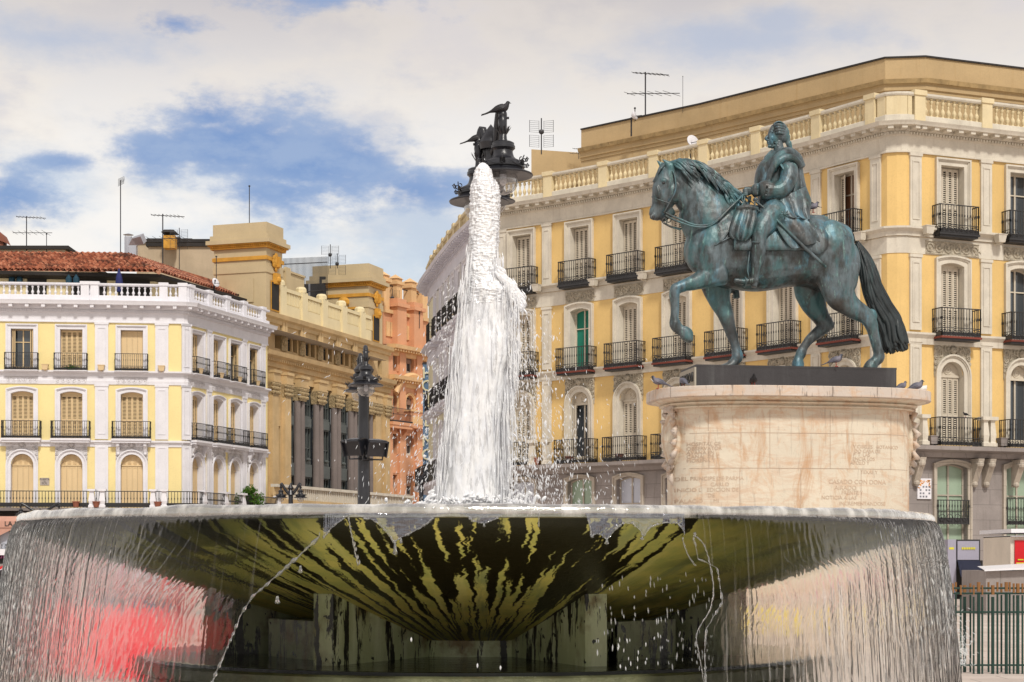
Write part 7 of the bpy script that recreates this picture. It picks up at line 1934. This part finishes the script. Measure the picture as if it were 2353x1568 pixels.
# ================================================================ plants
def leaf_mat(name, c1, c2):
    m, n = newmat(name); pos = n('ShaderNodeNewGeometry').outputs['Position']
    c = n.mix(n.smooth(n.noise(pos, 3.5, 4), .35, .65), c1, c2); d_ = n('ShaderNodeBsdfDiffuse'); n.put(d_.inputs[0], c); t = n('ShaderNodeBsdfTranslucent'); n.put(t.inputs[0], n.mix(.4, c, (.2, .35, .02)))
    finish(n, n('ShaderNodeMixShader', i_0=.35, i_1=d_.outputs[0], i_2=t.outputs[0])); return m
LEAF = leaf_mat('fresh_green_leaves', (.05, .12, .02), (.12, .24, .05))
def shrub(label, c, rx, rz, nl, size, pot=True):
    r = thing('potted_shrub', label, 'shrub'); rnd = random.Random(int(c.x*10)); q = MB()
    for k in range(nl):
        u = rnd.random()**.5; a = rnd.random()*6.28; ph = rnd.uniform(-.9, 1.25); top = 1 if ph > .6 else 0
        p = c+Vector((rx*u*cos(a)*cos(ph)*(1-.35*top), rx*.8*u*sin(a)*cos(ph), rz*u*sin(ph)*(1.2 if top and rnd.random() < .3 else 1)))
        d1 = Vector((rnd.gauss(0,1), rnd.gauss(0,1), rnd.gauss(0,1))).normalized()*size*rnd.uniform(.6, 1.3); d2 = d1.cross(Vector((rnd.gauss(0,1), rnd.gauss(0,1), rnd.gauss(0,1)))).normalized()*size*.42
        q.add([p-d1, p+d2, p+d1, p-d2], [(0,1,2,3)], LEAF)
    q.build('foliage', r); q = MB()
    for k in range(7): a = k*.9; q.tube([(c.x, c.y, c.z-rz), (c.x+.1*cos(a), c.y, c.z-rz*.3), (c.x+rx*.7*cos(a), c.y+rx*.4*sin(a), c.z+rz*.5)], [.04,.03,.01], TERRA, 5)
    q.build('stems', r)
    if pot: q = MB(); q.lathe([(.22,-rz-.45),(.3,-rz-.05),(.33,-rz-.05),(.33,-rz+.02),(0,-rz)], TERRA, 12, Matrix.Translation((c.x, c.y, c.z)), cap=True); q.build('pot', r)
c_ = P3(574, 1150, 115.2); shrub('bushy green shrub on the first floor terrace of the pale yellow building', c_, 1.0, .95, 1500, .10); c2_ = P3(577, 1127, 115.2)
c_ = P3(263, 848, 107); shrub('small dark leafy plant on an upper balcony of the pale yellow building', P3(166, 846, 107.2), .45, .22, 200, .07, False)
# ================================================================ left edge: shopfront, metro sign, seated visitor
RED = pmat('bright_red_plastic', (.86, .004, .03), rough=.4, var=.08); REDS = pmat('red_sign_enamel', lin(205, 24, 34), rough=.4, var=.05); WHITE_E = pmat('white_enamel', lin(232, 232, 236), rough=.4, var=.04); BLUEE = pmat('blue_enamel', lin(40, 60, 150), rough=.4)
AWN = pmat('faded_salmon_awning', lin(196, 150, 132), var=.12); SHOPY = pmat('varnished_shop_wood', lin(206, 160, 92), var=.15); NEON = pmat('violet_script_letters', lin(170, 90, 140))
def shop_front():
    i, u = LFAC.at(20); d = 105.2
    r = thing('pastry_shop', 'pastry shop front with a salmon awning and yellow wooden windows at the far left', 'shop front')
    A = P3(-60, 0, d).x; B = P3(62, 0, d).x
    q = MB(); q.box(A, B+1.2, d+.3, d+1.5, 0, ZY(1190, d), DARK); q.build('shop_wall', r)
    q = MB(); z0, z1 = ZY(1213, d), ZY(1196, d); q.add([(A,d-.3,z0),(B,d-.3,z0),(B,d+.3,z1+.25),(A,d+.3,z1+.25),(A,d-.3,z0-.0),(B,d-.3,z0)], [(0,1,2,3)], AWN); q.box(A, B, d-.34, d-.3, z0, z1-.05, AWN)
    q.add([(A,d-.28,z0+.1),(B-.4,d-.28,z0+.1),(A+.9,d-.28,ZY(1245,d)),(A,d-.28,ZY(1250,d))], [(0,1,2,3)], AWN); q.build('awning', r)
    me = tri_text('LA MALLORQUINA', .42, 'lettering', IRON, .01, 'LEFT'); link('lettering', me, r, Matrix.Translation((P3(14, 0, d).x, d-.37, (z0+z1)/2-.0)))
    for k in range(3):
        x = P3(9+27*k, 0, d).x; q = MB(); zb, zt = ZY(1262, d), ZY(1214, d); w = .62
        q.box(x-w/2, x+w/2, d+.2, d+.24, zb, zt, FROST); q.box(x-w/2-.1, x-w/2, d+.1, d+.24, zb, zt, SHOPY); q.box(x+w/2, x+w/2+.1, d+.1, d+.24, zb, zt, SHOPY); q.box(x-w/2, x+w/2, d+.1, d+.24, zt-.1, zt, SHOPY); q.build('window', r)
    q = MB(); zz = ZY(1263, d); q.box(A, B, d-.1, d+.2, zz-.12, zz, IRON)
    for k in range(14): q.torus((A+(B-A)*k/14, d-.1, zz+.18), .16, .018, IRON, n1=9, a0=0, a1=4.2)
    q.build('railing', r)
    q = MB(); q.box(A, B, d-.1, d+.3, ZY(1296, d), ZY(1272, d), DARK); q.box(A, B, d-.2, d+.3, ZY(1302, d), ZY(1296, d), STONE); q.build('fascia', r)
    me = tri_text('una', .55, 'script_lettering', NEON, .01, 'LEFT'); link('script_lettering', me, r, Matrix.Translation((P3(-3, 0, d).x, d-.14, ZY(1277, d))))
    q = MB(); x = P3(9, 0, d).x; q.box(x-.3, x+.3, d-.5, d-.1, ZY(1276, d), ZY(1262, d), WHITE_E); q.build('air_conditioner', r)
shop_front()
def metro():
    d = 50.0; r = thing('metro_sign', 'round white metro sign with a red diamond under a red gable, left edge', 'sign'); c = P3(7, 1329, d)
    k_ = d/4000
    q = MB(); q.lathe([(0,-.06),(14.5*k_,-.06),(15.5*k_,-.04),(15.5*k_,.04),(0,.06)], WHITE_E, 32, Matrix.Translation(c) @ Matrix.Rotation(pi/2, 4, 'X')); q.build('disc', r)
    def dia(s, t, y, m, nm):
        q = MB(); q.poly([(c.x-s*k_, c.z), (c.x, c.z-s*.58*k_), (c.x+s*k_, c.z), (c.x, c.z+s*.58*k_)], y, y+t, m); q.build(nm, r)
    dia(14, .02, d-.09, REDS, 'red_diamond'); dia(9, .02, d-.115, WHITE_E, 'white_diamond')
    q = MB(); q.box(c.x-10*k_, c.x+10*k_, d-.15, d-.125, c.z-3*k_, c.z+3*k_, BLUEE); q.build('blue_bar', r); link('lettering', tri_text('Metro', 5.4*k_, 'lettering', WHITE_E, .003), r, Matrix.Translation((c.x, d-.155, c.z)))
    q = MB(); R = 22*k_; q.torus((c.x+5*k_, d, c.z-1*k_), R, .03, WHITE_E, n1=20, n2=5, a0=0, a1=pi); q.build('hoop', r)
    q = MB(); a, b2, z = P3(-24, 0, d).x, P3(46, 0, d).x, c.z; q.poly([(a, z+7*k_), (c.x+3*k_, z+25*k_), (b2, z+4*k_), (b2, z+10*k_), (c.x+3*k_, z+31*k_), (a, z+13*k_)], d-.02, d+.3, REDS); q.build('red_gable', r)
    q = MB(); q.box(a, P3(38,0,d).x, d-.1, d+.4, c.z-22*k_, c.z-16*k_, WHITE_E); q.tube([(c.x-.02, d+.1, 0), (c.x-.02, d+.1, c.z-16*k_)], .06, STEEL, 8); q.build('post', r)
    t = thing('ticket_kiosk', 'low beige stone kiosk under the round metro sign at the left edge', 'kiosk'); q = MB(); x0, x1 = P3(-70, 0, 47).x, P3(42, 0, 47).x; q.box(x0, x1, 47, 49.5, 0, ZY(1350, 47), STONE_P); q.build('kiosk_body', t); q = MB(); q.box(x0-.1, x1+.1, 46.9, 49.6, ZY(1350, 47), ZY(1347, 47), WHITE_E); q.build('kiosk_top', t)
    q = MB(); xa = P3(8, 0, 46.9).x; q.box(xa-.2, xa+.2, 46.8, 47, ZY(1393, 47), ZY(1372, 47), TRM_R); q.build('wall_panel', t)
metro()
SKIN_M = pmat('warm_skin', lin(196, 148, 120), rough=.5, var=.05); HAIRM = pmat('dark_brown_hair', lin(34, 24, 22), rough=.5, var=.2)
def person(label, X, d, seat, shirt, pants, face, hair=HAIRM, lean=0, scale=1):
    """seated (seat = seat height) or standing figure; face = heading"""
    r = thing('person', label, 'person'); base = Vector((*XY(X, d), 0)); R = Matrix.Translation(base) @ Matrix.Rotation(face, 4, 'Z') @ Matrix.Scale(scale, 4)
    hip = seat+.10 if seat else .92
    global S, SN
    q = MB()
    def limb(pts, m=SKIN_M, k=3):
        Q = catmull(pts, k); q.tube([R @ Vector(p[:3]) for p in Q], [p[3]*scale for p in Q], m, 12)
    sh = hip+.50
    limb([(0,0,hip-.02,.15),(0,0,hip+.12,.145),(.02,0,hip+.3,.15),(.02,0,sh-.06,.15),(.0,0,sh+.02,.09),(.01,0,sh+.08,.052),(.02,0,sh+.14,.052)])
    q.ball((0,0,0), 1, SKIN_M, 16, 12, R @ Matrix.Translation((.03,0,sh+.23)) @ Matrix.Diagonal((.098,.078,.12,1)))
    q.ball((0,0,0), 1, SKIN_M, 8, 6, R @ Matrix.Translation((.13,0,sh+.21)) @ Matrix.Diagonal((.02,.014,.022,1)))
    for sg in (-1, 1):
        limb([(0,sg*.13,sh-.02,.06),(0,sg*.20,sh-.05,.055),(.02,sg*.23,sh-.2,.046),(.04,sg*.24,sh-.32,.040),(.16,sg*.20,sh-.42,.034),(.28,sg*.14,sh-.44,.026)]); 
        for f_ in range(4): limb([(.28,sg*.14+(f_-1.5)*.018,sh-.44,.011),(.34,sg*.12+(f_-1.5)*.018,sh-.46,.010),(.37,sg*.11+(f_-1.5)*.016,sh-.49,.008)])
        limb([(.29,sg*.12,sh-.43,.011),(.32,sg*.085,sh-.44,.009)])
        if seat: limb([(.02,sg*.09,hip,.085),(.22,sg*.10,hip+.01,.078),(.44,sg*.10,hip,.058),(.46,sg*.10,hip-.22,.052),(.46,sg*.10,.08,.036),(.52,sg*.10,.04,.04),(.62,sg*.10,.03,.03)])
        else: limb([(0,sg*.08,hip,.09),(.01,sg*.09,hip-.3,.075),(.01,sg*.09,.5,.055),(0,sg*.09,.3,.052),(0,sg*.09,.09,.038),(.06,sg*.09,.04,.04),(.17,sg*.09,.03,.03)])
        limb([(.03,sg*.075,sh+.23,.02),(.02,sg*.088,sh+.23,.02)])
    q.mats = [SKIN_M]; me = weld(q, 'body', .012, 3, .5); link('body', me, r)
    q = MB(); R2 = R
    limb([(0,0,hip-.05,.165),(0,0,hip+.12,.16),(.02,0,hip+.3,.165),(.02,0,sh-.05,.165),(0,0,sh+.02,.11),(.0,0,sh+.045,.07)], shirt)
    for sg in (-1, 1): limb([(0,sg*.12,sh-.02,.08),(0,sg*.20,sh-.05,.07),(.02,sg*.23,sh-.2,.062),(.03,sg*.235,sh-.24,.06)], shirt)
    q.mats = [shirt]; link('shirt', weld(q, 'shirt', .013, 3, .5, lambda p: .004*noise.noise(p*12)), r)
    q = MB()
    for sg in (-1, 1):
        if seat: limb([(.0,sg*.07,hip,.115),(.22,sg*.10,hip+.01,.092),(.44,sg*.10,hip,.072),(.46,sg*.10,hip-.2,.065),(.46,sg*.10,.12,.055)], pants)
        else: limb([(0,sg*.07,hip+.04,.115),(.01,sg*.09,hip-.3,.09),(.01,sg*.09,.5,.07),(0,sg*.09,.12,.06)], pants)
    q.mats = [pants]; link('trousers', weld(q, 'trousers', .014, 3, .5), r)
    q = MB(); q.ball((0,0,0), 1, hair, 14, 10, R @ Matrix.Translation((-.005,0,sh+.26)) @ Matrix.Diagonal((.105,.09,.115,1))); q.ball((0,0,0), 1, hair, 12, 8, R @ Matrix.Translation((-.055,0,sh+.15)) @ Matrix.Diagonal((.06,.085,.14,1)))
    link('hair', weld(q, 'hair', .012, 2, .5, lambda p: .006*noise.noise(p*20)), r)
CW = pmat('white_cotton', lin(232, 226, 236)); CB = pmat('blue_denim', lin(60, 90, 150)); CR = pmat('red_cotton', lin(214, 30, 50)); CG = pmat('grey_cotton', lin(120, 118, 126)); CK = pmat('black_cotton', lin(30, 28, 34)); CP = pmat('pink_cotton', lin(228, 110, 140)); CY = pmat('yellow_cotton', lin(236, 216, 60))
person('dark haired person in a white top sitting at the left edge', 6, 28.5, .42, CW, CB, 1.9)
person('person in black with dark hair behind the one in the white top', 26, 30.5, .42, CK, CK, 1.4)
ppl = [(70, 27, 0, CR, CG, 1.2), (150, 31, 0, CG, CB, 2.0), (205, 30.5, 0, CR, CK, 1.0), (262, 33.5, 0, CP, CK, 1.5), (318, 30, 0, CW, CB, -1.5), (368, 31, 0, CG, CK, 2.6), (404, 33, 0, CR, CR, 1.0)]
lab = ['leftmost, in a red shirt', 'grey shirt and blue trousers', 'red shirt and black trousers', 'pink shirt', 'white shirt and blue trousers', 'grey shirt and black trousers', 'rightmost, all in red']
for p, l in zip(ppl, lab): person('blurred person behind the left water sheet, '+l, *p[:3], p[3], p[4], p[5], scale=.62 if 0 else 1)
def barriers():
    q0 = None
    Ls = ['leftmost', 'second', 'third', 'fourth', 'fifth and rightmost']
    for k in range(5):
        r = thing('barrier', Ls[k]+' of the bright red low barriers seen through the left water sheet', 'barrier', (0,0,0), 'red barriers behind the water'); x0, x1 = P3(10+74*k, 0, 22.6).x, P3(80+74*k, 0, 22.6).x; y = 22.6+.15*(k % 2)
        q = MB(); q.add([(x0,y-.18,.05),(x1,y-.18,.05),(x1,y+.18,.05),(x0,y+.18,.05),(x0,y-.05,.95),(x1,y-.05,.95),(x1,y+.05,.95),(x0,y+.05,.95)], [(0,3,2,1),(4,5,6,7),(0,1,5,4),(1,2,6,5),(2,3,7,6),(3,0,4,7)], RED); q.build('panel', r)
        q = MB(); q.box(x0, x0+.08, y-.22, y+.22, 0, .06, CK); q.box(x1-.08, x1, y-.22, y+.22, 0, .06, CK); q.build('feet', r)
barriers()
# ================================================================ right edge: kiosk, shop sign with awning, fence
def right_edge():
    d = 66.0; r = thing('sign_box', 'grey shop sign box with blurred yellow letters above a dark awning', 'shop front'); G = pmat('lilac_grey_panel', lin(158, 156, 172), rough=.4, var=.05); NV = pmat('slate_awning_canvas', lin(62, 66, 88), var=.1); YL = pmat('yellow_letters', lin(214, 206, 60))
    a, b, c = P3(2178, 0, d).x, P3(2197, 0, d).x, P3(2251, 0, d).x; z0, z1, z2 = ZY(1326, d), ZY(1240, d), ZY(1288, d)
    q = MB(); q.box(a, b, d, d+2.5, 0, z1, G); q.box(b, c+.05, d+.1, d+2.5, z2, z1, IRON); q.box(b+.06, c-.02, d+.02, d+.1, z2+.02, z1-.06, G); q.build('sign_panel', r)
    q = MB(); q.add([(b+.05,d,z2),(c,d,z2),(P3(2263,0,d-.9).x,d-.9,ZY(1326,d-.9)),(P3(2208,0,d-.9).x,d-.9,ZY(1326,d-.9)),(b+.05,d+.08,z2),(c,d+.08,z2)], [(0,1,2,3),(3,2,1,0)], NV); q.build('awning', r)
    q = MB(); q.box(b, c+.2, d+.3, d+.4, 0, z2, DARK); q.build('door_opening', r)
    for j in range(8): 
        q = MB(); x = P3(2210+4*j, 0, d).x; q.box(x, x+.045, d-.01, d+.02, ZY(1263, d), ZY(1258, d), YL); q.build('letter', r)
    q = MB(); q.box(P3(2181,0,d).x, P3(2192,0,d).x, d-.01, d, ZY(1263, d), ZY(1258, d), YL); q.build('letter', r)
    d = 52.0; r = thing('kiosk', 'cream kiosk with a flat roof and red glazed panel at the right edge', 'kiosk'); a, b = P3(2322, 0, d).x, P3(2420, 0, d).x
    q = MB(); q.box(a, b, d, d+3, 0, ZY(1232, d), pmat('cream_kiosk_paint', lin(222, 212, 196))); q.build('body', r); q = MB(); q.box(P3(2317,0,d).x, b, d-.3, d+3.2, ZY(1225, d), ZY(1216, d), WHITE_E); q.box(P3(2322,0,d).x, b, d-.15, d+3, ZY(1234, d), ZY(1231, d), WHITE_E); q.build('roof', r)
    q = MB(); q.box(P3(2331,0,d).x, b, d-.05, d-.01, ZY(1300, d), ZY(1242, d), REDS); q.build('window', r); q = MB(); q.box(P3(2337,0,d).x, P3(2350,0,d).x, d-.08, d-.05, ZY(1288, d), ZY(1285, d), YL); q.box(P3(2334,0,d).x, P3(2390,0,d).x, d-.08, d-.05, ZY(1296, d), ZY(1293, d), YL); q.build('lettering_bars', r)
    r = thing('market_canopy', 'low cream canopy over a grey stall right of the dark awning', 'canopy'); d = 48; a, b = P3(2262, 0, d).x, P3(2480, 0, d).x; q = MB(); q.add([(a,d,ZY(1310,d)),(b,d,ZY(1298,d)),(b,d+3,ZY(1293,d)),(a+.6,d+3,ZY(1303,d)),(a,d,ZY(1313,d)),(b,d,ZY(1304,d))], [(0,1,2,3),(4,5,1,0)], WHITE_E); q.build('canvas', r); q = MB(); q.box(a+.1, b, d+.2, d+2.8, 0, ZY(1312, d), STONE); q.build('stall', r)
    # fence of green pickets with bronze heads
    GP = pmat('dark_green_picket', lin(36, 66, 58), rough=.4, var=.3); GT = pmat('brown_picket_head', lin(150, 106, 62), var=.25); rnd = random.Random(9)
    r = thing('picket_fence', 'dark green fence of round pickets with brown heads at the lower right', 'fence'); d = 23.8
    n_ = 0
    for k in range(26):
        X = 2188+k*10.2+rnd.uniform(-2.5,2.5); dd = d+rnd.choice((0, 0, .35)); x, y = XY(X, dd); top = ZY(rnd.choice((1338, 1341, 1345)), dd); rr = .014+.009*(k % 3 == 0); q = MB()
        q.lathe([(rr,0),(rr,top-.16)], GP, 8, Matrix.Translation((x, y, 0))); q.lathe([(rr*1.1,top-.13),(rr*1.1,top)], GT, 8, Matrix.Translation((x, y, 0)), cap=True); q.build('picket', r)
    for z in (ZY(1352, d), ZY(1364, d), ZY(1407, d), .12):
        q = MB(); q.tube([(XY(2184, d)[0], d, z), (XY(2440, d)[0], d, z)], .014, GP, 6); q.build('rail', r)
right_edge()
person('child in a yellow top seen through the right water sheet', 1782, 23.5, 0, CY, CK, 1.6, scale=.62)
person('person in pink far behind the right water sheet', 2020, 26, 0, CP, CG, 1.2)
# ================================================================ put every root's origin at the base of its thing
def rebase():
    dg = bpy.context.evaluated_depsgraph_get(); dg.update()
    kids = {}
    for o in bpy.data.objects:
        if o.parent: kids.setdefault(o.parent, []).append(o)
    def pts(o):
        out = [o.matrix_world @ Vector(c) for c in o.bound_box] if o.type == 'MESH' else []
        for c in kids.get(o, []): out += pts(c)
        return out
    for o in [x for x in bpy.data.objects if x.parent is None and x.type in ('EMPTY', 'MESH') and x.get('kind') != 'structure']:
        if o.location.length > 1e-6 or any(abs(a) > 1e-6 for a in o.rotation_euler): continue
        if o.matrix_world.translation.length > 1e-6: continue
        P = pts(o)
        if not P: continue
        loc = Vector(((min(p.x for p in P)+max(p.x for p in P))/2, (min(p.y for p in P)+max(p.y for p in P))/2, min(p.z for p in P)))
        o.location = loc; T = Matrix.Translation(-loc)
        if o.type == 'MESH': o.data.transform(T)
        for c in kids.get(o, []): c.matrix_local = T @ c.matrix_local
rebase()
